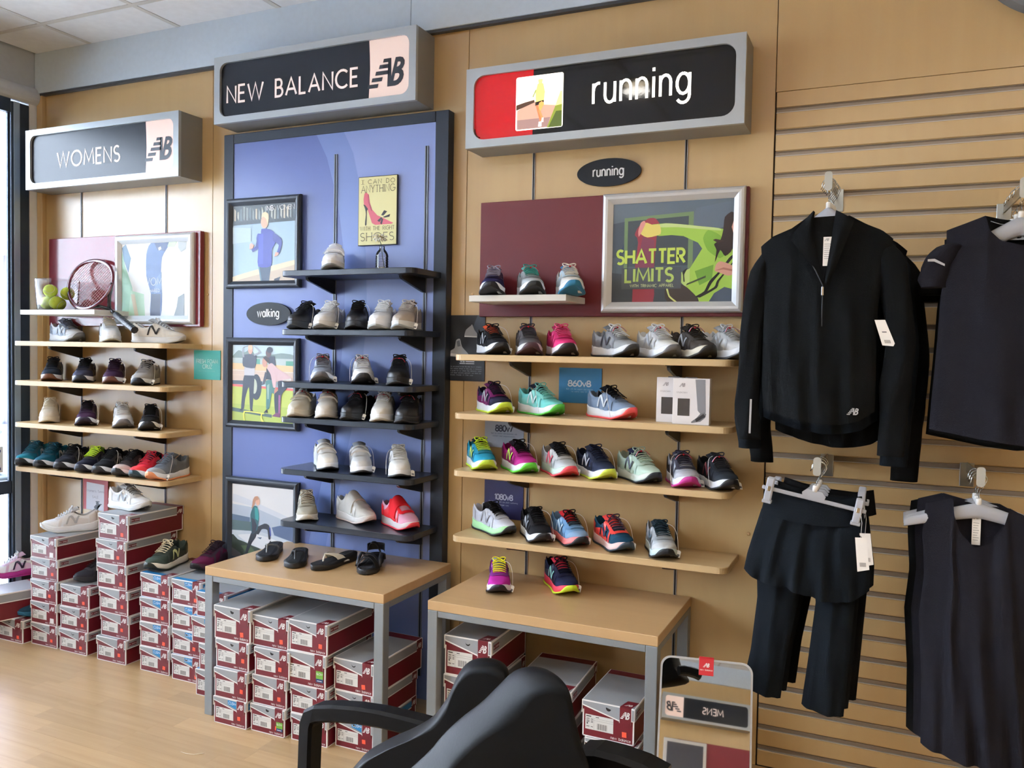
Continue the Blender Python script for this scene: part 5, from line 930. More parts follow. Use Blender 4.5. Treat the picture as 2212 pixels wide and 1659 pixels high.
# on the tables and on the stacks of boxes
def wshoe(px, py, z, rz, pal_, label, kind='run', tagged=0, group=None, scl=1., name='running_shoe'):
    p = atz(px, py, z); return shoe(0, 0, 0, 0, pal_, label, kind, group, tagged, world=(p.x, p.y, z, math.radians(rz)), scl=scl, name=name)
wshoe(1077, 1270, HT2, 26, ((176, 40, 150), (120, 40, 130), None, (226, 222, 236), (30, 28, 44), (226, 222, 50), (60, 40, 120), (120, 120, 126)), 'magenta running shoe with yellow laces on the running table', tagged=1, group='shoes on the running table', scl=.93)
wshoe(1211, 1272, HT2, 40, ((30, 34, 62), (28, 32, 58), (34, 38, 70), (226, 60, 86), (196, 224, 50), (26, 28, 46), (150, 214, 206), (230, 60, 84)), 'navy running shoe with red midsole and lime outsole on the running table', tagged=1, group='shoes on the running table', scl=.97)
# sandals on the blue table
def sandal(px, py, rz, col, strap, label, style, L=.235):
    p = atz(px, py, HT1); t = thing('sandal', (p.x, p.y, HT1+.0004), label, 'sandal', 'sandals on the table', rz=math.radians(rz))
    W2 = lambda s: (itp(WL, s)+itp(WR, s))/2*.98
    ss = [.5-.5*math.cos(math.pi*i/24) for i in range(25)]; C = [(-W2(s), s) for s in ss]+[(W2(s), s) for s in reversed(ss)][1:-1]
    prof = lambda s: .022+.012*(1-sm(s/.6))+.004*math.sin(max(0, s-.85)*20)
    def ring(z, g): return [(x*(1+g/.04), L*(.5-s)*(1+g*1.6/L), z(s)) for x, s in C]
    b = B(); b.rings([ring(lambda s: .0+.004*sm((s-.8)/.2), -.001), ring(lambda s: .003+.004*sm((s-.8)/.2), .001), ring(lambda s: prof(s)*.6, .0), ring(lambda s: prof(s)-.002, .0015), ring(prof, -.001)]); b.build('sole', M((30, 31, 34), 'rubber'), t)
    b = B(); b.rings([ring(lambda s: prof(s)+.0002, -.004), ring(lambda s: prof(s)+.0012, -.0055)]); b.build('footbed', M(col, 'suede'), t)
    def band(b, s0, s1, wd, h, n=14, up=0):
        def g(u, v):
            q = -1+2*v; s = s0+(s1-s0)*abs(q)+ (u-.5)*wd/L; zz_ = prof(min(.98, max(.02, s)))*.8+h*(1-abs(q)**2.4)
            return (q*W2(min(.95, max(.05, s)))*1.05, L*(.5-s), zz_)
        b.grid(g, 4, n); b.grid(lambda u, v: Vector(g(u, v))*1.0+Vector((0, 0, -.003)), 4, n)
        for e in (0, 1): b.grid(lambda u, v: Vector(g(e, v))+Vector((0, 0, -.003*u)), 1, n)
    sm_ = M(strap, 'leather')
    if style == 'thong' or style == 'wide':
        b = B()
        for sg in (-1, 1):
            wd = .022 if style == 'thong' else .05
            def g(u, v):
                s = .70-.42*v*(1 if style == 'thong' else .75); ww = wd*(.35+.65*v); x = sg*W2(s)*(v**.8)*1.04; return (x, L*(.5-s)+(u-.5)*ww, prof(s)+.034*math.sin((1-v)*math.pi*.5+.18)*(1 if v < .98 else 0)*min(1, (1-v)*3+.0)+.002-.012*v)
            b.grid(g, 4, 14); b.grid(lambda u, v: Vector(g(u, v))+Vector((0, 0, -.0035)), 4, 14)
            for e in (0, 1): b.grid(lambda u, v: Vector(g(e, v))+Vector((0, 0, -.0035*u)), 1, 14)
        b.build('strap', sm_, t, fix=False)
        b = B(); s = .72; b.tube([(0, L*(.5-s)-.012, prof(s)+.001), (0, L*(.5-s)-.008, prof(s)+.018), (0, L*(.5-s)+.002, prof(s)+.033), (0, L*(.5-s)+.012, prof(s)+.036)], .004, 8, flat=.7); b.build('toe_post', sm_, t, fix=False)
        if style == 'thong': b = B(); b.box(.015, .028, -.004, .004, .055, .056); 
    else:
        for s0, s1, wd, h in ((.76, .80, .030, .045), (.70, .66, .026, .052), (.36, .30, .024, .075)):
            b = B(); band(b, s0, s1, wd, h); b.build('strap', sm_, t, fix=False)
        b = B()
        def g(u, v):
            q = math.radians(-10+200*v); return (math.cos(q)*.036, L*.5-.035+math.sin(q)*.032, .045+.030*u)
        b.grid(g, 3, 16); b.grid(lambda u, v: Vector(g(u, v))*1.0+Vector((0, .003, 0)), 3, 16); b.build('heel_strap', sm_, t, fix=False)
        for sg in (-1, 1):
            b = B(); b.tube([(sg*.038, L*(.5-.2), .018), (sg*.041, L*(.5-.3), .045), (sg*.040, L*(.5-.5), .060), (sg*.043, L*(.5-.66), .045), (sg*.046, L*(.5-.74), .02)], .007, 6, flat=.5, up=(0, 0, 1)); b.build('side_strap', sm_, t, fix=False)
sandal(584, 1200, 26, (34, 36, 42), (120, 124, 124), 'black flip flop with a grey strap at the left of the table', 'thong')
sandal(642, 1214, 30, (32, 34, 38), (52, 54, 60), 'black flip flop with a charcoal strap', 'thong')
sandal(722, 1220, -6, (34, 34, 38), (222, 218, 206), 'black sandal with a wide cream thong strap', 'wide', L=.25)
sandal(802, 1226, 22, (30, 30, 34), (28, 29, 33), 'black sandal with several soft straps at the right of the table', 'multi', L=.255)
# ---------------------------------------------------------------- shoe boxes
BW, BL, BH = .188, .310, .114
MAR = M((106, 20, 34), 'paper', rough=.45); BGRY = M((146, 151, 156), 'paper', rough=.4); BWHT = M((232, 232, 232), 'paper', rough=.5); BBLU = M((34, 126, 184), 'paper', rough=.45); ORG = M((240, 88, 60), 'paper'); BINK = M((44, 44, 50), 'paper'); NOTCH = M((14, 12, 14), 'matte')
LILI = M((206, 210, 216), 'paper', rough=.45)
def mk_boxmeshes():
    D = {}; X = BW/2-.003; F = -BL/2+.003
    b = B(); b.box(-X, X, F, -F, 0, BH-.006, bev=.001); D['body'] = b.mesh('body', MAR)
    b = B(); y = F-.0003; e = .0045
    for q in ((-X, -X+e, 0, BH-.03), (X-e, X, 0, BH-.03), (-X, X, 0, .0035)): b.box(q[0], q[1], y, F+.0002, q[2], q[3])
    x = X+.0003
    for q in ((F, F+e, 0, BH-.03), (-F-e, -F, 0, BH-.03), (F, -F, 0, .0035)): b.box(X-.0002, x, q[0], q[1], q[2], q[3]); b.box(-x, -X+.0002, q[0], q[1], q[2], q[3])
    D['white_edging'] = b.mesh('white_edging', BWHT)
    X2 = BW/2; F2 = -BL/2; zt = BH; b = B()
    b.box(-X2, X2, F2, -F2, zt-.002, zt, bev=.0008)
    for sg in (-1, 1): b.box(sg*X2, sg*(X2-.0015), F2, -F2, zt-.040, zt-.001)
    b.box(-X2, X2, -F2-.0015, -F2, zt-.040, zt-.001)
    b.prism([(-X2, zt-.001), (X2, zt-.001), (X2, zt-.040), (X2*.86, zt-.040), (X2*.86, zt-.052), (X2*.42, zt-.050), (X2*.42, zt-.046), (-X2, zt-.017)], F2, F2+.0015)
    D['lid'] = b.mesh('lid', BWHT)
    b = B(); i = .004
    b.box(-X2+i, X2-i, F2+i, -F2-i, zt+.0001, zt+.0004); y = F2-.0003
    b.prism([(-X2+i, zt-.003), (X2*.44, zt-.003), (X2*.44, zt-.042), (-X2+i, zt-.0135)], y, F2+.0002); b.box(X2*.885, X2-.003, y, F2+.0002, zt-.037, zt-.004)
    for sg in (-1, 1): b.box(sg*(X2-.0002), sg*(X2+.0003), F2+.010, -F2-.035, zt-.036, zt-.005)
    D['lid_panel'] = b.mesh('lid_panel', BGRY)
    b = B(); b.prism([(X2*.44, zt), (X2*.86, zt), (X2*.86, zt-.0525), (X2*.44, zt-.0525)], y-.0002, F2+.0002); b.prism([(X2*.44, F2), (X2*.86, F2), (X2*.98, F2+.055), (X2*.56, F2+.055)], zt+.0004, zt+.0007, 'z')
    for sg in (-1, 1): b.box(sg*(X2-.0002), sg*(X2+.0005), -F2-.040, -F2-.006, zt-.040, zt); b.box(sg*(X2-.0002), sg*(X2+.0005), F2+.018, F2+.062, zt-.028, zt-.014)
    b.box(-X2+i, X2-i, -F2-.045, -F2-.004, zt+.0002, zt+.0006)
    D['lid_band'] = b.mesh('lid_band', MAR)
    b = B(); nbmark(b, X2*.50, zt-.035, .022, y-.0008, sx=.9)
    i0 = len(b.v); nbmark(b, X2*.55, 0, .014, 0, sx=1.2); b.xf(Matrix.Translation((0.003, F2+.014, zt+.0009)) @ Matrix.Rotation(-math.pi/2, 4, 'X'), i0)
    i0 = len(b.v); nbmark(b, -.012, 0, .018, 0); b.xf(Matrix.Translation((X2+.0008, -F2-.026, zt-.031)) @ Matrix.Rotation(math.pi/2, 4, 'Z'), i0)
    i0 = len(b.v); b.text('new balance', 0, 0, .006, w=.13, align='c'); b.xf(Matrix.Translation((X2+.0008, F2+.040, zt-.0235)) @ Matrix.Rotation(math.pi/2, 4, 'Z'), i0)
    b.text('new balance', X2-.014, .008, .0085, w=.13, y=F-.0004, align='r')
    D['brand_print'] = b.mesh('brand_print', BWHT, fix=False)
    b = B(); b.box(-X2+.013, X2*.20, F-.0005, F, .024, .070); y = F-.0007
    def k(x0, x1, z0, z1): b.box(x0, x1, y, F-.0004, z0, z1, m=1)
    k(-X2+.016, -X2+.034, .0635, .0665); k(-X2+.050, -X2+.062, .064, .066); k(-X2+.013, X2*.2, .0600, .0603); k(-X2+.013, X2*.2, .0540, .0543); k(-X2+.044, -X2+.0443, .024, .060)
    for zz_ in (.056, .050, .046, .032): k(-X2+.017, -X2+.028, zz_, zz_+.0018); k(-X2+.033, -X2+.041, zz_, zz_+.0016)
    k(-X2+.018, -X2+.0225, .040, .0445)
    xx_ = -X2+.056
    for i in range(13): wv = (.0008, .0016, .0011)[i*7 % 3]; k(xx_, xx_+wv, .028, .046); xx_ += .0028
    D['size_label'] = b.mesh('size_label', [M((214, 216, 214), 'paper'), BINK])
    b = B(); b.prism(arc(X2*.02, zt-.012, .0095, .0095, 170, 340, 10), F2-.0007, F2+.0002); D['thumb_notch'] = b.mesh('thumb_notch', NOTCH)
    b = B(); b.prism(arc(X2*.02, zt-.012, .0095, .0095, 190, 330, 10)+arc(X2*.02-.001, zt-.0095, .0095, .0085, 330, 190, 10), F2-.0007, F2+.0002); D['thumb_crescent'] = b.mesh('thumb_notch', NOTCH)
    b = B(); b.box(-.008, .008, -.0006, 0, -.008, .008); D['price_sticker'] = b.mesh('price_sticker', ORG)
    b = B(); b.prism([(-X2*.12, zt-.004), (X2*.42, zt-.004), (X2*.42, zt-.039), (-X2*.12, zt-.0262)], y-.0002, F2+.0001) if 0 else None
    b = B(); y2 = F2-.0006; b.prism([(-X2*.10, zt-.005), (X2*.40, zt-.005), (X2*.40, zt-.037), (-X2*.10, zt-.024)], y2, F2+.0001); b.text('CUSH+', -X2*.06, zt-.021, .0115, w=.12, y=y2-.0003, m=1, sx=1.0, gap=.16, shear=.2); b.prism([(-X2+.004, F2+.004), (X2*.5, F2+.004), (X2*.5, F2+.03), (-X2+.004, F2+.03)], zt+.0004, zt+.0006, 'z')
    b.box(X2-.0002, X2+.0006, F2+.012, -F2-.04, zt-.034, zt-.010)
    D['blue_label'] = b.mesh('blue_label', [BBLU, M((226, 236, 244), 'paper')], fix=False)
    b = B(); b.box(X2*.50, X2*.86, F-.0009, F, .034, .060, m=0); b.box(X2*.50, X2*.86, F-.0009, F, .022, .034, m=1); b.text('GLOW', X2*.53, .047, .007, w=.16, y=F-.0012, m=2, gap=.2); b.box(X2*.56, X2*.8, F-.0012, F-.0008, .026, .028, m=2)
    D['glow_sticker'] = b.mesh('glow_sticker', [M((110, 168, 60), 'paper'), M((30, 66, 110), 'paper'), BWHT], fix=False)
    b = B(); b.box(-.0, .026, -.0006, 0, 0, .024); D['white_sticker'] = b.mesh('white_sticker', BWHT)
    return D
BX = mk_boxmeshes()
rb = random.Random(11)
def sbox(x, yf, z, label, group, w=BW, h=BH, l=BL, rz=0., blue=0, stk=1, glow=0, white=0, notch=None, topmark=1):
    c, s = math.cos(rz), math.sin(rz); cx, cy = x-(-l/2)*s*-1*0, yf
    px_, py_ = x - s*(l/2)*1.0, yf + c*(l/2)
    t = thing('shoe_box', (px_, py_, z+.0003), label, 'shoe box', group, rz=rz, scale=(w/BW, l/BL, h/BH))
    bo = link('body', BX['body'], t); li_ = link('lid', BX['lid'], t)
    for p in ('white_edging', 'brand_print', 'size_label'): link(p, BX[p], bo)
    for p in ('lid_panel', 'lid_band'): link(p, BX[p], li_)
    notch = rb.choice([0, 1, 1, 2]) if notch is None else notch
    if notch: link('thumb_notch', BX['thumb_notch' if notch == 2 else 'thumb_crescent'], li_)
    if stk: link('price_sticker', BX['price_sticker'], bo, (BW/2*rb.uniform(.42, .66), -BL/2+.0028, rb.uniform(.026, .044)), (0, rb.uniform(-.12, .12), 0))
    if blue: link('blue_label', BX['blue_label'], li_)
    if glow: link('glow_sticker', BX['glow_sticker'], bo)
    if white: link('white_sticker', BX['white_sticker'], bo, (BW/2*.46, -BL/2+.0028, .014)); 
    return t
def stack(xl, xr, yf, zs, names, group, jit=.003, kw={}, **k):
    out = []
    for i in range(len(zs)-1):
        kk = dict(k); kk.update(kw.get(i, {})); h = zs[i+1]-zs[i]-.0006
        w = kk.pop('w', xr-xl-.004)
        out.append(sbox((xl+xr)/2+rb.uniform(-jit, jit)+kk.pop('dx', 0), yf+rb.uniform(-jit, jit)*1.4+kk.pop('dy', 0), zs[i], names[i], group, w=w, h=h, rz=rb.uniform(-.018, .018)*(1 if i else .3)+kk.pop('rz', 0), **kk))
    return out
gA = 'shoe boxes in the two window end stacks'; o5 = ['bottom', 'second', 'third', 'fourth', 'fifth', 'sixth']
n_ = lambda nm, k, tot: ['%s shoe box %s' % ({0: 'bottom', 1: 'second up', 2: 'third up', 3: 'fourth up', 4: 'fifth up', 5: 'sixth up'}[i] if i < tot-1 else 'topmost', nm) for i in range(tot)]
stack(-3.830, -3.636, -.338, [0, .108, .216, .325, .433, .540], n_('in the stack carrying the white shoe nearest the window', 0, 5), gA, kw={1: dict(white=1, stk=0, notch=1), 4: dict(white=1, stk=0, notch=2)}, notch=1)
stack(-3.626, -3.428, -.336, [0, .108, .218, .325], n_('of the three box stack under the dark shoe', 0, 3), gA, kw={1: dict(notch=1), 0: dict(notch=1)}, notch=1)
stack(-3.364, -3.168, -.334, [0, .114, .228, .345, .462, .575, .695], n_('in the tallest six box stack', 0, 6), 'shoe boxes in the tall stack', jit=.006, kw={4: dict(notch=1), 5: dict(notch=2, l=.33, w=.2)}, notch=0)
stack(-3.082, -2.895, -.342, [0, .113, .226, .339, .451], n_('in the blue label stack under the olive shoe', 0, 4), 'shoe boxes with blue labels by the left table leg', blue=1, kw={}, notch=0)
stack(-2.880, -2.700, -.355, [0, .113, .225, .338, .450], n_('with blue label under the maroon shoe', 0, 4), 'shoe boxes with blue labels by the left table leg', blue=1, kw={0: dict(notch=2), 1: dict(notch=2)}, notch=1)
stack(-2.655, -2.485, -.435, [0, .113, .226, .339, .445], n_('partly hidden behind the left table leg', 0, 4), 'shoe boxes with blue labels by the left table leg', blue=1, kw={2: dict(dx=-.02), 1: dict(dx=.02)})
gU = 'shoe boxes stacked under the blue bay table'
stack(-2.392, -2.220, -.602, [0, .107, .223, .336, .468], n_('of the first column from the left under the blue bay table', 0, 4), gU, kw={0: dict(blue=1), 3: dict(l=.34, w=.185)}, jit=.004)
stack(-2.212, -2.040, -.590, [0, .108, .222, .333, .453], n_('of the second column under the blue bay table', 0, 4), gU, kw={0: dict(glow=1, notch=2), 2: dict(dx=.02, notch=2), 3: dict(w=.178)}, jit=.004)
stack(-2.030, -1.855, -.588, [0, .104, .216, .344, .462], n_('of the third column under the blue bay table', 0, 4), gU, kw={2: dict(glow=1, dx=-.008, w=.178), 3: dict(w=.18, l=.33)}, jit=.004)
stack(-1.848, -1.672, -.556, [0, .110, .214, .335], n_('of the right column under the blue bay table', 0, 3), gU, kw={0: dict(blue=1), 2: dict(l=.34, w=.182)}, jit=.003)
sbox(-2.50, -.335, .37, 'shoe box with a blue label lying behind the left table leg', gU, blue=1, rz=0, h=.12, l=.28) if 0 else None
gV = 'shoe boxes stacked under the running table'
stack(-1.441, -1.248, -.455, [0, .174, .311, .456], n_('of the left stack under the running table', 0, 3), gV, kw={2: dict(l=.33)}, jit=.002)
stack(-1.165, -.940, -.470, [0, .112, .223, .335], n_('of the middle stack behind the chair backs', 0, 3), gV, kw={2: dict(rz=.04, l=.32)}, jit=.002)
stack(-.893, -.706, -.497, [0, .106, .212, .335], n_('of the right stack by the running table leg', 0, 3), gV, kw={0: dict(notch=2), 1: dict(notch=1, dx=.012), 2: dict(notch=2, l=.30)}, jit=.002)
# stack at the window end
sbox(-3.945, -.368, 0, 'shoe box on the floor under the teal shoe at the window', gA, w=.2, h=.115, notch=1)
sbox(-4.062, -.50, .1153, 'long shoe box bridging the box at the window under the white and pink shoe', gA, w=.2, h=.135, l=.35, rz=-.55*0-.30, stk=0)
# shoes standing on the boxes
wshoe(152, 1146, .5406, -38, (W_, (222, 222, 224), None, W_, (216, 216, 216), W_, SV, (190, 192, 196)), 'white trainer toe to the window on top of the first box stack', scl=.98, group='shoes standing on box stacks')
wshoe(281, 1099, .6956, 88, (W_, (218, 220, 222), None, W_, (206, 208, 210), (150, 154, 160), (150, 156, 164), (170, 174, 180)), 'white trainer with grey laces on top of the tallest box stack', scl=.98, group='shoes standing on box stacks')
wshoe(34, 1243, .2516, -26, (W_, (216, 190, 216), None, (168, 40, 128), (158, 36, 120), W_, (44, 36, 66), (206, 180, 206)), 'white running shoe with purple pink sole and dark N at the window', scl=1.0, group='shoes standing on box stacks')
p = atz(60, 1325, .116); shoe(0, 0, 0, 0, ((36, 70, 90), (30, 60, 80), None, (40, 110, 140), (40, 112, 142), (40, 90, 110), None, (30, 40, 50)), 'teal shoe half hidden between the two window end boxes', 'low', 'shoes standing on box stacks', 0, world=(-3.905, -.235, .1156, math.radians(4)), scl=.86, name='casual_shoe')
shoe(0, 0, 0, 0, ((54, 56, 66), (46, 48, 58), None, (50, 50, 58), (44, 46, 52), (44, 44, 54), None, (40, 40, 50)), 'dark grey shoe squeezed beside the tall stack on three boxes', 'low', 'shoes standing on box stacks', scl=.9, world=(-3.535, -.19, .3256, math.radians(-10)), name='casual_shoe')
wshoe(361, 1224, .4516, 10, ((62, 74, 68), (52, 64, 58), (70, 84, 78), (226, 222, 208), (30, 40, 38), (226, 214, 184), (206, 210, 150), (40, 48, 46)), 'olive green running shoe with cream laces on the blue label boxes', scl=1., group='shoes standing on box stacks')
wshoe(463, 1226, .4506, 2, ((92, 26, 62), (46, 22, 40), None, (70, 24, 50), (30, 26, 32), (40, 24, 34), None, (34, 22, 32)), 'maroon and black running shoe behind the corner of the left table', scl=1., group='shoes standing on box stacks')
# ---------------------------------------------------------------- small props
CLEAR = GLS.copy(); CLEAR.name = 'clear_plastic'
for n_i in CLEAR.node_tree.nodes:
    if n_i.type == 'BSDF_TRANSPARENT': n_i.inputs[0].default_value = (.93, .94, .95, 1)
    if n_i.type == 'FRESNEL': n_i.inputs[0].default_value = 1.14
    if n_i.type == 'BSDF_GLOSSY': n_i.inputs['Roughness'].default_value = .08
FROST = bpy.data.materials.new('frosted_plastic'); FROST.use_nodes = True; p = FROST.node_tree.nodes['Principled BSDF']; p.inputs['Base Color'].default_value = (.84, .88, .97, 1); p.inputs['Roughness'].default_value = .35; p.inputs['Transmission Weight'].default_value = .55; p.inputs['IOR'].default_value = 1.3
# tennis balls in a clear tub
cx = at(124, 640, -.15); bxc = Vector((cx.x, -.15, ZL[0]))
t = thing('clear_tub', bxc+Vector((0, 0, .0005)), 'clear plastic tub holding tennis balls at the end of the white shelf', 'tub')
b = B()
def rsq(h, a, r=.02): return [(p[0], p[1], h) for p in rrect(-a, a, -a, a, r, 4)]
b.rings([rsq(0, .068), rsq(.003, .072), rsq(.155, .079), rsq(.158, .079), rsq(.158, .077), rsq(.155, .077), rsq(.005, .0695), rsq(.003, .066)], cap=True); b.build('tub_wall', CLEAR, t)
BALL = M((206, 222, 84), 'suede', var=.05)
def ballm():
    b = B(); b.sphere((0, 0, 0), .033, 24, 14); 
    pts = [Vector((math.cos(a)*1.0*.8+.2*math.cos(3*a), math.sin(a)*.8-.2*math.sin(3*a), .8*math.sin(2*a)*.75)).normalized()*.0331 for a in [i*2*math.pi/48 for i in range(49)]]
    b.tube(pts, .0011, 5, m=1, cap=False); return b.mesh('tennis_ball', [BALL, M((232, 236, 210), 'matte')], fix=False)
bme = ballm()
for i, (dx, dy, dz, lb) in enumerate([(-.034, -.03, .0375, 'lower left of the visible balls in the tub'), (.034, -.032, .0375, 'lower right of the visible balls in the tub'), (-.012, -.030, .098, 'upper left of the visible balls in the tub'), (.036, .03, .088, 'upper right of the balls in the tub'), (-.034, .036, .0375, 'ball at the back of the tub behind the front pair')]):
    o = link('tennis_ball', bme, None, bxc+Vector((dx, dy, dz)), (random.random()*3, random.random()*3, 0)); tag(o, 'yellow green tennis ball, '+lb, 'ball', 'tennis balls in the tub')
# rackets
def racket(head, throat, butt, nrm, label, colr, seg=48, group=None):
    head, throat, butt = Vector(head), Vector(throat), Vector(butt); ax = (head-butt).normalized(); nv = Vector(nrm); nv = (nv-ax*nv.dot(ax)).normalized(); sx = ax.cross(nv).normalized()
    t = thing('tennis_racket', butt, label, 'racket', group); O = -butt
    a_, b_ = .165, .128; c = head
    def E2(q): return c+ax*a_*math.cos(q)+sx*b_*math.sin(q)*(1-.08*math.cos(q))+O
    b = B(); b.tube([E2(i*2*math.pi/seg) for i in range(seg+1)], .0105, 8, flat=.55, cap=False, up=nv); b.build('head_frame', M(colr, 'gloss', rough=.2), t)
    b = B(); th = throat+O
    for q in (math.pi*.80, math.pi*1.20): b.tube([E2(q), E2(q).lerp(th, .45)+sx*(.012 if q < math.pi else -.012)*-1, th], [.009, .0085, .0095], 8)
    b.tube([th, th.lerp(Vector((0, 0, 0)), .28)], .011, 8); b.build('throat', M((30, 28, 34), 'gloss', rough=.25), t)
    b = B(); g0 = th.lerp(Vector((0, 0, 0)), .28); N = 40; b.tube([g0.lerp(Vector((0, 0, 0)), i/N) for i in range(N+1)], [.0155+.0012*(1 if i % 4 < 2 else 0) for i in range(N)]+[.018], 8); b.build('grip', M((32, 34, 40), 'leather'), t)
    b = B()
    for i in range(-8, 9):
        u = i/8.8; h = a_*math.sqrt(1-u*u); P0 = c+sx*b_*u+O; b.tube([P0-ax*h*.98, P0+ax*h*.98], .0008, 4)
    for i in range(-10, 11):
        u = i/10.9; h = b_*math.sqrt(1-u*u); P0 = c+ax*a_*u+O; b.tube([P0-sx*h*.98, P0+sx*h*.98], .0008, 4)
    b.build('strings', M((222, 190, 186), 'plastic'), t); return t
hd = at(196, 615, -.13); th_ = at(246, 672, -.15); bt = at(294, 712, -.17)
racket(at(194, 612, -.11), at(236, 668, -.13), at(291, 713, -.215), (.35, -1, .25), 'tennis racket with dark red head leaning over the white shelf', (96, 24, 40))
# bottle vase with flower
vp = at(822, 574, -.20); vz = ZB[0]
t = thing('bottle_vase', (vp.x, -.19, vz+.0005), 'clear ribbed bottle used as a vase on the highest black shelf', 'vase')
b = B(); pr = [(.024, 0), (.0265, .003)]
for i in range(5): pr += [(.0265, .006+i*.010), (.0245, .009+i*.010), (.0265, .013+i*.010)]
pr += [(.0255, .062), (.020, .074), (.0115, .084), (.0105, .094), (.012, .096)]
inn = [(max(.004, r-.0012), z+(.001 if i == 0 else 0)) for i, (r, z) in enumerate(pr)]
b.lathe(pr+list(reversed(inn)), n=28, cap=True); VG = GLS.copy(); VG.name = 'vase_glass'
for n_i in VG.node_tree.nodes:
    if n_i.type == 'FRESNEL': n_i.inputs[0].default_value = 1.5
    if n_i.type == 'BSDF_GLOSSY': n_i.inputs['Roughness'].default_value = .06
b.build('bottle', VG, t)
b = B(); rr = random.Random(2)
for i in range(60): a = rr.random()*6.28; r = .021*math.sqrt(rr.random()); b.sphere((r*math.cos(a), r*math.sin(a), .005+rr.random()*.006), .0022, 6, 4, sc=(1, 1, .7))
tag(b.build('pebbles', M((196, 182, 140), 'matte', var=.3), t, fix=False), kind='stuff')
t = thing('white_flower', (vp.x, -.19, vz+.006), 'white artificial flower standing in the clear bottle', 'flower')
b = B(); b.tube([(.010, .004, .002), (.002, 0, .05), (-.004, -.002, .10), (-.010, -.006, .118)], .0014, 6); b.build('stem', M((40, 60, 36), 'plastic'), t)
hc = Vector((-.006, -.008, .122)); pm = B()
pm.grid(lambda u, v: ((v-.5)*.013*math.sin(math.pi*min(.98, u+.08))**.6, -.003-.030*u, .010*math.sin(u*2.6)-.004*abs(v-.5)*2), 6, 4); pme = pm.mesh('petal', M((240, 240, 226), 'fabric'), fix=False)
for i in range(26):
    k = i % 3; o = link('petal', pme, t, hc, (math.radians(-10+26*k+rr.uniform(-8, 8)), 0, i*2.4)); o.scale = (1, 1-.16*k, 1)
b = B(); b.sphere(hc+Vector((0, 0, .006)), .006, 10, 6); b.build('flower_centre', M((206, 206, 120), 'fabric'), t, fix=False)
# sock boxes
def sockbox(x0, x1, yf, dp, z0, h, label):
    t = thing('sock_box', ((x0+x1)/2, yf, z0+.0005), label, 'box', 'white sock boxes on the second running shelf'); X = (x1-x0)/2
    B().box(-X, X, 0, dp, 0, h, bev=.001).build('carton', M((226, 224, 226), 'paper'), t)
    B().box(-X+.018, -X+.060, -.0008, .001, .030, .090, bev=.0004).build('window_print', M((62, 62, 66), 'gloss'), t)
    b = B(); nbmark(b, -X+.024, h-.030, .013, -.0006); b.text('STUDIOSKIN', -X+.014, h-.052, .005, w=.14, y=-.0006); b.build('lettering', M((150, 146, 150), 'paper'), t, fix=False)
    b = B(); b.poly([(X-.050, h-.003), (X-.016, h-.003), (X-.012, .045), (X-.016, .036), (X-.026, .034), (X-.040, .05)], -.0005, col=(130, 130, 134)); b.poly([(X-.016, .045), (X-.010, .038), (X-.014, .026), (X-.030, .012), (X-.060, .006), (X-.062, .010), (X-.044, .024), (X-.030, .040)], -.0006, col=(112, 112, 116)); b.poly([(X-.020, .040), (X-.012, .030), (X-.044, .010), (X-.048, .020), (X-.03, .032)], -.0007, col=(40, 40, 44))
    b.build('ankle_print', INK, t, fix=False)
    b = B(); b.box(-.02, .02, .001, .002, h, h+.004); b.build('hang_tab', M((90, 88, 92), 'paper'), t)
xa, xb, xc_, xd = at(1452, 900, -.215).x, at(1532, 900, -.215).x, at(1417, 900, -.165).x, at(1490, 900, -.165).x
hh = at(1500, 818, -.215).z-ZR[2]
sockbox(xa, xb, -.215, .032, ZR[2], hh, 'front white sock box with a foot picture on the second running shelf'); sockbox(xc_, xd, -.165, .032, ZR[2], hh, 'pinkish white sock box standing behind the front one')
# floor scrap
p = atz(408, 1630, 0); b = B(); b.tube([(p.x-.04, p.y, .002), (p.x-.01, p.y-.004, .004), (p.x+.02, p.y+.004, .003), (p.x+.045, p.y+.03, .002)], .0015, 5, flat=.5); tag(b.build('paper_scrap', M((236, 226, 206), 'paper'), fix=False), 'thin pale scrap lying on the bare maple floor', 'scrap')
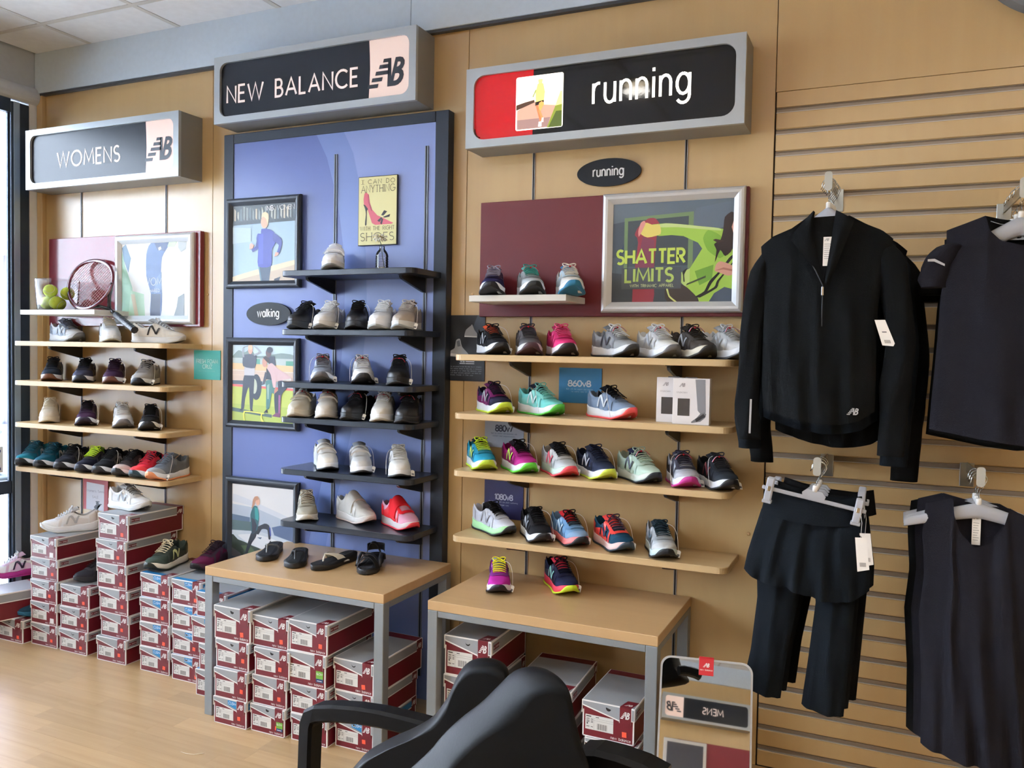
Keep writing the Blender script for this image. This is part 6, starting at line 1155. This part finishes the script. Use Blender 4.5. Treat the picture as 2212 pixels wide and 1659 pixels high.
# ---------------------------------------------------------------- hooks, hangers, clothes
def pl(pts, Y): return [at(x, y, Y) for x, y in pts]
def along(P, u):
    L = [0]
    for i in range(len(P)-1): L.append(L[-1]+(P[i+1]-P[i]).length)
    d = u*L[-1]
    for i in range(len(P)-1):
        if d <= L[i+1] or i == len(P)-2:
            f = (d-L[i])/max(1e-9, L[i+1]-L[i]); return P[i].lerp(P[i+1], min(1, f))
def coons(T, Bt, L, R):
    def S(u, v):
        return (1-v)*along(T, u)+v*along(Bt, u)+(1-u)*along(L, v)+u*along(R, v)-((1-u)*(1-v)*T[0]+u*(1-v)*T[-1]+(1-u)*v*Bt[0]+u*v*Bt[-1])
    return S
def cloth(b, T, Bt, L, R, Y, th=.045, fold=.010, nf=5, ph=0., nu=36, nv=36, back=True, m=0, sag=1., O=Vector((0, 0, 0)), botth=1.):
    T, Bt, L, R = [pl(q, Y) for q in (T, Bt, L, R)]
    T[0] = L[0] = (T[0]+L[0])/2; T[-1] = R[0] = (T[-1]+R[0])/2; Bt[0] = L[-1] = (Bt[0]+L[-1])/2; Bt[-1] = R[-1] = (Bt[-1]+R[-1])/2
    S = coons(T, Bt, L, R)
    def F(u, v, sg):
        p = S(u, v); e = max(0, math.sin(math.pi*min(1, max(0, u))))**.55; tt = th*(.55+.45*sm(v*2.5))*(1+(botth-1)*v)
        f = fold*e*sag*(.25+.75*v)*(math.sin(nf*2*math.pi*u+ph+1.4*math.sin(3*v+ph))+.45*math.sin(nf*3.7*math.pi*u+2.1*ph+v*2))
        f += fold*.5*e*(1-v)*math.sin(6*u+9*v+ph)*math.cos(7*v*u+ph)
        return Vector((p.x, p.y-sg*tt*e-(f if sg > 0 else f*.6), p.z))-O
    b.grid(lambda u, v: F(u, v, 1), nu, nv, m=m)
    if back: b.grid(lambda u, v: F(u, v, -.6), nu, nv, m=m); b.grid(lambda u, v: F(u, 1, 1).lerp(F(u, 1, -.6), v), nu, 2, m=m)
def sleeve(b, pts, Y, flat=.55, O=Vector((0, 0, 0)), ph=0., am=.08, m=0, cap=True):
    """pts: (px, py, half width px)"""
    C = [at(x, y, Y) for x, y, w_ in pts]; Wd = [(at(x+w_, y, Y)-at(x-w_, y, Y)).length/2 for x, y, w_ in pts]
    n = 22; rs = []; K = 26
    for i in range(K+1):
        f = i/K*(len(C)-1); j = min(int(f), len(C)-2); g = f-j; g2 = g
        p = C[j].lerp(C[j+1], g2); w_ = Wd[j]*(1-g)+Wd[j+1]*g
        w_ *= sm((i+1.2)/4.5)
        rs.append([p-O+Vector((math.cos(a)*w_*(1+am*math.sin(3*a+i*.55+ph)), math.sin(a)*w_*flat*(1+am*1.8*math.sin(4*a+i*.35+ph)), .15*w_*math.cos(a)*0)) for a in [k*2*math.pi/n for k in range(n)]])
    b.rings(rs, m=m, cap=cap)
def faceout(x, z, yf, label, dz=0.):
    t = thing('display_hook', (x, 0, z), label, 'hook', 'chrome display hooks on the slatwall'); CH = M((170, 174, 172), 'metal', rough=.28)
    B().box(-.021, .021, -.003, -.0003, -.065, .012, bev=.001).build('wall_plate', CH, t)
    b = B(); b.prism([(-.003, -.018), (-.003, .014), (yf+.002, .014+dz), (yf+.002, -.014+dz)], -.0025, .0025, 'x'); b.build('arm', CH, t)
    b = B(); b.prism(rrect(-.011, .011, -.026+dz, .030+dz, .009, 4), yf-.001, yf+.002); b.build('tip_plate', M((176, 178, 172), 'satin', rough=.45), t)
def hookwire(b, c, r=.020, up=.055, m=0, ph=0):
    pts = [Vector((0, 0, 0)), Vector((0, 0, up*.35)), Vector((r*.55, 0, up*.62)), Vector((r*.98, 0, up))]+[Vector((r*math.cos(q), 0, up+r*math.sin(q))) for q in [math.radians(a) for a in range(15, 206, 15)]]
    pts.append(pts[-1]+Vector((-.004, 0, -.008)))
    b.tube([c+Vector((p.x*math.cos(ph), p.x*math.sin(ph), p.z)) for p in pts], .0016, 6, m=m)
WIRE = M((196, 198, 196), 'metal', rough=.2)
def hanger(c, hw, drop, label, thick=.022, arch=.03, clip=False, group=None, yaw=0., ww=.040, roll=0.):
    """c: neck point under the hook"""
    t = thing('clip_hanger' if clip else 'garment_hanger', c, label, 'hanger', group, rot=(0, roll, yaw))
    if not clip:
        b = B(); rs = []
        for i in range(33):
            q = -1+2*i/32; z = -drop*abs(q)**1.1; hgt = ww*(1-.45*abs(q)); x = q*hw; n = 12
            rs.append([(x, math.sin(a)*thick/2*(1-.5*abs(q)), z-hgt/2+math.cos(a)*hgt/2) for a in [k*2*math.pi/n for k in range(n)]])
        b.rings(rs); b.build('shoulder_bar', FROST, t)
    else:
        b = B(); b.box(-hw, hw, -.003, .003, -.035, -.023, bev=.002); 
        b.prism([(-.030, -.032), (-.034, -.015), (-.022, -.002), (.022, -.002), (.034, -.015), (.030, -.032)], -.0045, .0045); b.build('bar', FROST, t)
        for sg in (-1, 1):
            b = B(); x = sg*(hw-.022); b.box(x-.011, x+.011, -.012, -.0045, -.070, .006, bev=.003); b.box(x-.011, x+.011, .0045, .012, -.070, .006, bev=.003); b.box(x-.005, x+.005, -.0125, .0125, -.036, -.020, bev=.001, m=1); b.box(x-.014, x+.014, -.013, .013, -.074, -.064, bev=.002); b.build('clip', [FROST, WIRE], t)
    b = B(); b.lathe([(.008, -.006), (.008, .010), (.006, .013)], n=14); b.build('collar_ring', WHITE, t)
    b = B(); hookwire(b, Vector((0, 0, .010)), ph=0); b.build('hook', WIRE, t)
    return t
JY = -.40
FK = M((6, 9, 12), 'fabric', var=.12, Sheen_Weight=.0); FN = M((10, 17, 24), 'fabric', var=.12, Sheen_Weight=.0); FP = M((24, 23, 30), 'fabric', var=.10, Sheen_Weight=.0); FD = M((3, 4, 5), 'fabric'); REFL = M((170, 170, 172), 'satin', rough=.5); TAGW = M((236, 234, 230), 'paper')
# hooks
hk = [(at(1808, 432, 0).x, at(1808, 432, 0).z-.004), (at(2170, 430, 0).x, at(2170, 430, 0).z), (at(1787, 976, 0).x, at(1787, 976, 0).z), (at(2090, 985, 0).x, at(2090, 985, 0).z)]
zsl = lambda z: zg-.0762*round((zg-z)/.0762)-.006
for (x, z), yf, lb in zip(hk, (-.44, -.44, -.46, -.44), ('chrome display hook carrying the black half zip jackets', 'chrome display hook at the picture edge carrying the dark tee', 'chrome display hook carrying the skirted leggings', 'chrome display hook carrying the grey tank tops')): faceout(x, zsl(z), yf, lb, -.045 if 'jackets' in lb else -.02 if 'tee' in lb else .02)
H1x, H1z = hk[0][0], zsl(hk[0][1]); H2x, H2z = hk[1][0], zsl(hk[1][1]); H3x, H3z = hk[2][0], zsl(hk[2][1]); H4x, H4z = hk[3][0], zsl(hk[3][1])
def jacket(dy, mat, label, full=True, dx=0., sc=(1, 1, 1), group='black half zip jackets on one hook'):
    O = Vector((H1x, JY, H1z-.08)); t = thing('half_zip_jacket', O+Vector((dx, dy, 0)), label, 'jacket', group, scale=sc); Y = JY
    b = B(); cloth(b, [(1644, 533), (1672, 512), (1712, 496), (1748, 470), (1790, 478), (1836, 468), (1872, 486), (1905, 498), (1930, 516)], [(1648, 882), (1699, 899), (1735, 908), (1771, 915), (1815, 916), (1855, 909), (1889, 889)],
              [(1644, 533), (1649, 600), (1650, 680), (1647, 760), (1646, 830), (1648, 882)], [(1930, 516), (1908, 590), (1897, 660), (1893, 740), (1892, 820), (1889, 889)], Y, .050, .0085, 4, 1.0, O=O); b.build('torso', mat, t)
    for k, (pts, ph) in enumerate((([(1660, 535, 26), (1642, 590, 24), (1632, 650, 24), (1624, 720, 24), (1618, 790, 24), (1614, 850, 24), (1614, 880, 26), (1616, 915, 25), (1618, 948, 24)], 0), ([(1908, 512, 30), (1925, 560, 34), (1934, 620, 34), (1940, 680, 32), (1944, 740, 32), (1940, 800, 33), (1936, 838, 36), (1930, 880, 31), (1926, 930, 30), (1924, 985, 29)], 2))):
        b = B(); sleeve(b, pts, Y+.012, O=O, ph=ph, flat=.75); b.build('sleeve', mat, t)
    if not full: return t
    # collar flaps and opening
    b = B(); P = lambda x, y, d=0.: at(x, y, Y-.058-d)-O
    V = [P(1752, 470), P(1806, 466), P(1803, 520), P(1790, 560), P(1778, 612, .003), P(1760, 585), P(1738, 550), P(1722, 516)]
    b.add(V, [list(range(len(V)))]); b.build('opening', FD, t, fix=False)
    b = B()
    b.grid(lambda u, v: P(1757, 455, .0).lerp(P(1704, 513, .004), v).lerp(P(1768, 466, .012).lerp(P(1780, 610, .006), v), u*(.34+.66*v) if True else u)+Vector((0, -.010*math.sin(u*math.pi), 0)), 8, 14)
    b.grid(lambda u, v: P(1806, 454, .0).lerp(P(1781, 612, .004), v).lerp(P(1846, 476, .0).lerp(P(1790, 618, .002), v), u)+Vector((0, -.012*math.sin(u*math.pi)-.004, 0)), 8, 14); b.build('collar', mat, t, fix=False)
    b = B(); b.tube([P(1740, 552, .012), P(1762, 585, .012), P(1777, 616, .012), P(1776, 660, .004), P(1775, 705, .002)], .0018, 6); b.build('zipper', M((56, 60, 64), 'satin'), t); b = B(); q = P(1777, 622, .016); b.box(q.x-.003, q.x+.003, q.y-.002, q.y+.002, q.z-.022, q.z+.004, bev=.001); b.build('zip_pull', CHROME, t)
    b = B(); q0, q1 = P(1779, 512, .003), P(1796, 574, .004); b.box(q0.x, q1.x, q0.y-.0006, q0.y, q1.z, q0.z); nbmark(b, q0.x+.004, q0.z-.012, .008, q0.y-.001, m=1)
    for i in range(8): b.box(q0.x+.003, q1.x-.004-.002*(i % 3), q0.y-.0009, q0.y-.0005, q0.z-.022-.006*i, q0.z-.0205-.006*i, m=1)
    b.build('care_label', [TAGW, M((150, 150, 150), 'paper')], t, fix=False)
    b = B(); q = at(1831, 896, Y-.062)-O; nbmark(b, q.x, q.z, .020, q.y); b.build('hem_logo', REFL, t, fix=False)
    for a, c in (((1620, 862), (1617, 936)), ((1656, 912), (1662, 950))):
        b = B(); p0, p1 = at(*a, Y-.030 if a[0] < 1640 else Y-.01)-O, at(*c, Y-.030 if a[0] < 1640 else Y-.01)-O; b.add([p0, p0+Vector((.006, 0, 0)), p1+Vector((.006, 0, 0)), p1], [(0, 1, 2, 3)]); 
        if a[0] < 1640: b.build('reflective_strip', REFL, t, fix=False)
    # price tag
    b = B(); c = [at(x, y, Y-.075)-O for x, y in ((1889, 691), (1912, 691), (1933, 742), (1930, 748), (1906, 746))]; b.add(c+[p+Vector((0, .0008, 0)) for p in c], [[0, 1, 2, 3, 4], [9, 8, 7, 6, 5]]+[[i, (i+1) % 5, 5+(i+1) % 5, 5+i] for i in range(5)])
    ex = (c[1]-c[0]).normalized(); ey = (c[4]-c[0]).normalized(); o_ = c[0]
    for i in range(9): p = o_+ex*(.009+.0018*i)+ey*.060+Vector((0, -.0003, 0)); b.add([p, p+ex*.0009, p+ex*.0009+ey*.010, p+ey*.010], [(0, 1, 2, 3)], 1)
    p = o_+ex*.010+ey*.035+Vector((0, -.0003, 0)); b.add([p, p+ex*.012, p+ex*.012+ey*.003, p+ey*.003], [(0, 1, 2, 3)], 1)
    b.build('price_tag', [TAGW, M((90, 90, 92), 'paper')], t, fix=False)
    return t
jacket(.0, FK, 'front black half zip jacket with white care label and price tag')
jacket(.085, FN, 'navy black jacket hanging directly behind the front half zip jacket', False, .0, (1.05, 1, 1.05))
jacket(.17, FD, 'black jacket third back on the hook, nearest the slatwall', False, .03, (1.06, 1, 1.12))
hanger(Vector((H1x, JY, H1z-.071-.041)), .15, .13, 'frosted hanger inside the front black half zip jacket', group='frosted hangers under the black jackets', ww=.048, thick=.03)
for i in range(1, 5): hanger(Vector((H1x, JY+.058*i, H1z-.071-.102*abs(JY+.058*i))), .15, .13, 'frosted hanger %s behind the front jacket hanger' % ['', 'first', 'second', 'third', 'fourth'][i], group='frosted hangers under the black jackets')
def tee(dy, mat, label, full, dz=0.):
    O = Vector((H2x, JY, H2z-.08)); t = thing('tee_shirt', O+Vector((0, dy, dz)), label, 'shirt', 'dark tees on one hook'); Y = JY
    b = B(); cloth(b, [(2045, 498), (2085, 484), (2128, 468), (2136, 500), (2160, 522), (2205, 532), (2250, 522), (2276, 495), (2284, 462), (2330, 474), (2372, 492)], [(2006, 926), (2060, 936), (2120, 948), (2210, 962), (2300, 955), (2400, 930)],
              [(2045, 498), (2044, 560), (2032, 640), (2024, 740), (2014, 840), (2006, 926)], [(2372, 492), (2374, 560), (2382, 680), (2390, 800), (2400, 930)], Y, .045, .006, 3, 2.2, O=O, nu=48); b.build('torso', mat, t)
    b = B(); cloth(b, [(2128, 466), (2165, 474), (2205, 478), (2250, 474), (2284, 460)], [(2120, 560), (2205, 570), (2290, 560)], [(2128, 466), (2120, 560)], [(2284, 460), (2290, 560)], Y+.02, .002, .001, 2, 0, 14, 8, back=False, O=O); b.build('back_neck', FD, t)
    b = B(); sleeve(b, [(2066, 522, 34), (2040, 548, 34), (2022, 578, 34), (2016, 604, 33), (2018, 622, 30)], Y+.006, flat=.75, O=O, am=.05); b.build('sleeve', mat, t)
    b = B(); sleeve(b, [(2356, 520, 34), (2382, 548, 34), (2400, 590, 34), (2410, 634, 30)], Y+.006, flat=.75, O=O, am=.05); b.build('sleeve', mat, t)
    if full:
        b = B(); c = [at(x, y, Y-.04)-O for x, y in ((2004, 560), (2019, 559), (2041, 570), (2041, 575), (2018, 565), (2004, 565))]; b.add(c, [list(range(6))]); b.build('reflective_strip', REFL, t, fix=False)
        b = B(); q = at(2172, 519, Y+.006)-O; b.box(q.x, q.x+.085, q.y-.0005, q.y, q.z, q.z+.024); nbmark(b, q.x+.016, q.z+.004, .016, q.y-.001, m=1); nbmark(b, q.x+.05, q.z+.004, .016, q.y-.001, m=1); b.build('neck_label', [M((176, 178, 180), 'fabric'), FD], t, fix=False)
        b = B(); b.tube([at(x, y, Y+.012)-O for x, y in ((2140, 478), (2160, 484), (2185, 487), (2215, 489))], .0010, 5); b.build('neck_tape', M((140, 142, 146), 'fabric'), t)
    return t
tee(0, FP, 'front charcoal purple tee with a white neck label at the picture edge', True); tee(.09, FD, 'black tee directly behind the charcoal purple tee at the picture edge', False, -.015)
tee(.18, FK, 'black tee third back on the hook', False, -.03)
hanger(Vector((H2x, JY, H2z-.071-.018)), .175, .105, 'pale frosted hanger inside the charcoal purple tee', group='hangers under the dark tees', ww=.056, thick=.03)
for i in range(1, 3): hanger(Vector((H2x, JY+.09*i, H2z-.071-.012)), .17, .105, 'frosted hanger %s behind the tee hanger' % ['', 'first', 'second'][i], group='hangers under the dark tees')
# skirted leggings
LY = -.42
def legging(dy, mat, label, skirt, dx=0.):
    O = Vector((H3x, LY, H3z-.1)); t = thing('skirted_leggings' if skirt else 'leggings', O+Vector((dx, dy, 0)), label, 'leggings', 'black bottoms on one hook')
    for nm, q in (('leg', dict(T=[(1634, 1180), (1690, 1190), (1752, 1200)], Bt=[(1604, 1480), (1645, 1494), (1686, 1508)], L=[(1634, 1180), (1636, 1290), (1622, 1400), (1604, 1480)], R=[(1752, 1200), (1724, 1300), (1700, 1410), (1686, 1508)])), ('leg', dict(T=[(1752, 1200), (1800, 1206), (1858, 1210)], Bt=[(1731, 1520), (1776, 1536), (1822, 1548)], L=[(1752, 1200), (1762, 1300), (1746, 1420), (1731, 1520)], R=[(1858, 1210), (1846, 1310), (1834, 1430), (1822, 1548)]))):
        b = B(); cloth(b, q['T'], q['Bt'], q['L'], q['R'], LY+.01, .028, .006, 2, 1.3, 14, 26, O=O); b.build(nm, mat, t)
    b = B(); cloth(b, [(1662, 1042), (1700, 1056), (1760, 1070), (1820, 1078), (1862, 1072)], [(1645, 1100), (1700, 1120), (1760, 1130), (1820, 1135), (1868, 1128)], [(1662, 1042), (1645, 1100)], [(1862, 1072), (1868, 1128)], LY, .038, .002, 2, .5, 26, 8, O=O); b.build('waistband', mat, t)
    if skirt:
        b = B(); cloth(b, [(1645, 1098), (1700, 1119), (1760, 1129), (1820, 1134), (1868, 1127)], [(1607, 1228), (1640, 1250), (1700, 1262), (1760, 1284), (1810, 1296), (1850, 1290), (1878, 1276)], [(1645, 1098), (1628, 1150), (1614, 1195), (1607, 1228)], [(1868, 1127), (1874, 1180), (1880, 1230), (1878, 1276)], LY-.004, .040, .013, 5, .4, 44, 20, O=O, botth=1.35); b.build('skirt', mat, t)
        b = B(); c = [at(x, y, LY-.085)-O for x, y in ((1847, 1161), (1871, 1162), (1878, 1231), (1852, 1235))]; b.add(c+[p+Vector((0, .0008, 0)) for p in c], [[0, 1, 2, 3], [7, 6, 5, 4]]+[[i, (i+1) % 4, 4+(i+1) % 4, 4+i] for i in range(4)]); ex = (c[1]-c[0]).normalized(); ey = (c[3]-c[0]).normalized()
        for i in range(9): p = c[0]+ex*(.008+.0019*i)+ey*.072+Vector((0, -.0003, 0)); b.add([p, p+ex*.0009, p+ex*.0009+ey*.012, p+ey*.012], [(0, 1, 2, 3)], 1)
        b.build('price_tag', [TAGW, M((90, 90, 92), 'paper')], t, fix=False)
        b = B(); b.tube([at(1858, 1100, LY-.06)-O, at(1862, 1130, LY-.075)-O, at(1859, 1164, LY-.085)-O], .0006, 4); b.build('tag_string', WHITE, t)
legging(0, FN, 'front navy black skirted leggings with a cream price tag', True); legging(.07, FK, 'black skirted leggings right behind the front pair', True, .010); legging(.15, FD, 'plain black leggings nearest the slatwall on the hook', False, .03)
for i in range(4): hanger(Vector((H3x-.004, LY-(.036 if i == 0 else .0)+.050*i, H3z-(.048 if i == 0 else .055))), .150, 0, 'clear clip hanger %s on the leggings hook' % ['frontmost', 'second', 'third', 'rearmost'][i], clip=True, group='clip hangers on the leggings hook', yaw=.0, roll=.17 if i == 0 else .05)
# tank tops
def tank(dy, mat, label, full, dx=0., dz=0.):
    O = Vector((H4x, JY, H4z-.08)); Y = JY; t = thing('tank_top', O+Vector((dx, dy, dz)), label, 'tank top', 'grey tank tops on one hook')
    b = B(); cloth(b, [(2000, 1086), (2030, 1080), (2058, 1074), (2060, 1110), (2074, 1150), (2104, 1180), (2140, 1172), (2166, 1140), (2180, 1098), (2206, 1112), (2236, 1124)], [(1988, 1604), (2040, 1622), (2145, 1652), (2200, 1644), (2262, 1630)],
              [(2000, 1086), (1992, 1150), (1996, 1240), (1984, 1330), (1990, 1460), (1988, 1604)], [(2236, 1124), (2240, 1200), (2246, 1300), (2252, 1450), (2262, 1630)], Y, .040, .012, 4, .8, O=O, nu=48, botth=1.5); b.build('torso', mat, t)
    b = B(); cloth(b, [(2056, 1074), (2118, 1092), (2180, 1098)], [(2050, 1200), (2110, 1210), (2176, 1200)], [(2056, 1074), (2050, 1200)], [(2180, 1098), (2176, 1200)], Y+.02, .002, .001, 2, 0, 12, 8, back=False, O=O); b.build('back_neck', mat, t)
    if full:
        b = B(); q = at(2098, 1176, Y+.008)-O; b.box(q.x, q.x+.022, q.y-.0006, q.y, q.z, q.z+.088); nbmark(b, q.x+.004, q.z+.074, .009, q.y-.001, m=1)
        for i in range(8): b.box(q.x+.003, q.x+.018-.002*(i % 3), q.y-.0009, q.y-.0005, q.z+.062-.007*i, q.z+.0635-.007*i, m=1)
        b.build('care_label', [TAGW, M((150, 150, 150), 'paper')], t, fix=False)
    return t
tank(0, FP, 'front charcoal purple tank top with a white care label', True); tank(.075, FP, 'charcoal tank top directly behind the front tank', False, -.018); tank(.15, FK, 'black longer top at the back of the tank top hook', False, -.035, -.02)
for i in range(3): hanger(Vector((H4x, JY+.05*i, H4z-.056)), .19, .062, 'curved frosted hanger %s on the tank top hook' % ['frontmost', 'second', 'third'][i], group='hangers on the tank top hook', ww=.045)
MT, MP, FSX = 18.1, 10.0, .92
# ---------------------------------------------------------------- foot mirror
th_, ps_ = math.radians(MT), math.radians(MP)
mb = atz(1545, 1700, 0); mtp = at(1533, 1440, -.55)
mroot = Vector((mtp.x+.02, -.55-math.sin(th_)*.55, 0.0))
t = thing('foot_mirror', mroot, 'silver rimmed floor mirror with a red tag leaning back by the slatwall', 'mirror', rot=(-th_, 0, ps_))
HM = .585; WM = .275
b = B(); b.prism(rrect(-WM/2, WM/2, 0.01, HM, .032, 8), 0, .012); b.build('rim', M((176, 178, 180), 'satin', rough=.35), t)
MIR = bpy.data.materials.new('mirror_glass'); MIR.use_nodes = True; p = MIR.node_tree.nodes['Principled BSDF']; p.inputs['Metallic'].default_value = 1; p.inputs['Roughness'].default_value = .015; p.inputs['Base Color'].default_value = (.86, .87, .85, 1)
b = B(); b.prism(rrect(-WM/2+.006, WM/2-.006, .016, HM-.006, .028, 8), -.001, .0005); b.build('mirror_glass', MIR, t)
b = B(); b.box(-.022, .022, -.003, -.0012, HM-.048, HM+.005, bev=.0004); b.box(-.022, .022, -.003, .014, HM+.001, HM+.006, bev=.0006); b.box(-.022, .022, .0125, .014, HM-.03, HM+.005)
b.build('red_tag', M((190, 34, 44), 'plastic'), t)
b = B(); nbmark(b, -.008, HM-.024, .012, -.0036); b.text('new balance', 0, HM-.034, .0045, w=.13, y=-.0036, align='c'); b.build('tag_print', WHITE, t, fix=False)
b = B(); b.tube([(-.1, .013, .34), (-.1, .14, -.0+.0)], .006, 8); b.tube([(.1, .013, .34), (.1, .14, 0)], .006, 8); o = b.build('rear_stand', M((120, 122, 124), 'satin'), t)
# light boxes on the far wall that the mirror shows
def farsign(xc, z0, txt, label, hw=.54):
    t, X, H, y = lightbox(xc-hw, xc+hw, z0, z0+.305, label, -.15, 0); t.location = (xc, YB+.03, z0); t.rotation_euler = (0, 0, math.pi); iy = y+.012
    B().box(-X+.03, X*.52, iy, iy+.004, .025, H-.025).build('dark_panel', FACE, t); B().box(X*.52, X-.03, iy, iy+.004, .025, H-.025).build('lit_panel', LITW, t)
    b = B(); b.text(txt, -X*.15, .115, .075, w=.13, y=iy-.001, align='c'); b.build('lettering', LETT, t, fix=False)
    b = B(); nbmark(b, X*.60, .09, .115, iy-.001); b.build('logo', M((38, 44, 54), 'plastic'), t, fix=False)
farsign(FSX, 2.26, 'MENS', 'light box sign lettered MENS on the far wall, seen in the foot mirror'); farsign(FSX+1.28, 2.22, 'NEW', 'second light box sign on the far wall beyond the one lettered MENS')
t = thing('framed_poster', (FSX-.22, YB+.01, 1.62), 'silver framed poster on the far wall seen low in the foot mirror', 'poster', rz=math.pi)
B().box(-.26, .26, -.03, 0, 0, .44, bev=.003).build('frame', SILV, t); B().box(-.22, .22, -.033, -.029, .04, .4).build('print', M((70, 72, 80), 'print'), t)
t = thing('backing_board', (FSX+.22, YB+.002, 1.6), 'dark red board behind the framed poster on the far wall', 'board', rz=math.pi); B().box(-.53, .53, -.008, 0, 0, .47).build('panel', M((128, 38, 50), 'plastic'), t)
# ---------------------------------------------------------------- chairs
VIN = M((9, 10, 12), 'vinyl', rough=.48, Specular_IOR_Level=.12); ARMK = M((9, 9, 10), 'plastic', rough=.5, var=.03, Specular_IOR_Level=.15)
def backrest(b, pts, Y, ex, O, r=.018, n=6):
    P = [at(x, y, Y) for x, y in pts]; c = sum(P, Vector())/len(P); N = 5; rs = []
    # smooth closed outline
    Q = []
    for i in range(len(P)):
        p0, p1, p2, p3 = P[i-1], P[i], P[(i+1) % len(P)], P[(i+2) % len(P)]
        for k in range(N):
            f = k/N; Q.append(.5*((2*p1)+(-p0+p2)*f+(2*p0-5*p1+4*p2-p3)*f*f+(-p0+3*p1-3*p2+p3)*f**3))
    e = Vector(ex); L = e.length
    for i in range(13):
        a = math.pi*i/12; ins = r*(1-math.sin(a)**.6); dpt = (1-math.cos(a))/2
        rs.append([c+(q-c)*(1-ins/max(.05, (q-c).length))+e*dpt-O for q in Q])
    b.rings(rs)
def chair(name_label, bpts, Y, ex, arm=None, seat=None, grp='black armchairs in the foreground'):
    P = [at(x, y, Y) for x, y in bpts]; c = sum(P, Vector())/len(P); O = Vector((c.x, c.y, 0)); t = thing('armchair', O, name_label, 'chair', grp)
    b = B(); backrest(b, bpts, Y, ex, O); b.build('backrest', VIN, t)
    sx0, sx1, sy0, sy1 = seat; b = B(); b.box(sx0-O.x, sx1-O.x, sy0-O.y, sy1-O.y, .38, .46, bev=.03); b.build('seat', VIN, t)
    for x in (sx0+.03, sx1-.03):
        for y in (sy0+.03, sy1-.03): b = B(); b.box(x-.018-O.x, x+.018-O.x, y-.018-O.y, y+.018-O.y, 0, .40, bev=.004); b.build('leg', ARMK, t)
    for A in (arm or []):
        b = B(); q = [p-O for p in A]; w2, h2 = .024, .020; rs = []
        for i, p in enumerate(q):
            tv = (q[min(i+1, len(q)-1)]-q[max(i-1, 0)]).normalized(); side = Vector((.12, 1, 0)).normalized(); up = side.cross(tv).normalized()
            ring = []
            for sx_, sz_ in ((-1, -.7), (-.7, -1), (.7, -1), (1, -.7), (1, .7), (.7, 1), (-.7, 1), (-1, .7)): ring.append(p+side*w2*sx_+up*h2*sz_)
            rs.append(ring)
        b.rings(rs, smooth=False); b.build('armrest', ARMK, t)
    return t
ya = -1.52
A0 = [at(x, y, ya) for x, y in ((667, 1720), (668, 1660), (670, 1600), (672, 1560), (678, 1543), (694, 1537), (730, 1536), (780, 1540), (830, 1548), (880, 1560), (930, 1573), (990, 1595))]
A0 = [Vector((A0[0].x, ya, .02))]+A0
chair('black armchair with its arm reaching to the left in the foreground', [(700, 1790), (760, 1672), (815, 1630), (880, 1600), (930, 1566), (962, 1522), (985, 1474), (1010, 1446), (1045, 1438), (1080, 1446), (1098, 1470), (1094, 1520), (1078, 1580), (1060, 1660), (1040, 1790)], -1.80, (-.02, .05, 0), [A0], (-1.10, -.62, -1.95, -1.55))
b0 = [at(x, y, -2.02) for x, y in ((1268, 1640), (1300, 1640), (1340, 1650), (1390, 1668), (1430, 1690))]
chair('nearest black armchair seen from behind, covering part of the other', [(880, 1790), (960, 1668), (1010, 1610), (1070, 1558), (1120, 1510), (1155, 1482), (1190, 1472), (1225, 1478), (1243, 1500), (1256, 1560), (1272, 1620), (1290, 1680), (1310, 1790)], -2.10, (-.055, .05, 0), [b0], (-.85, -.38, -2.55, -2.12))
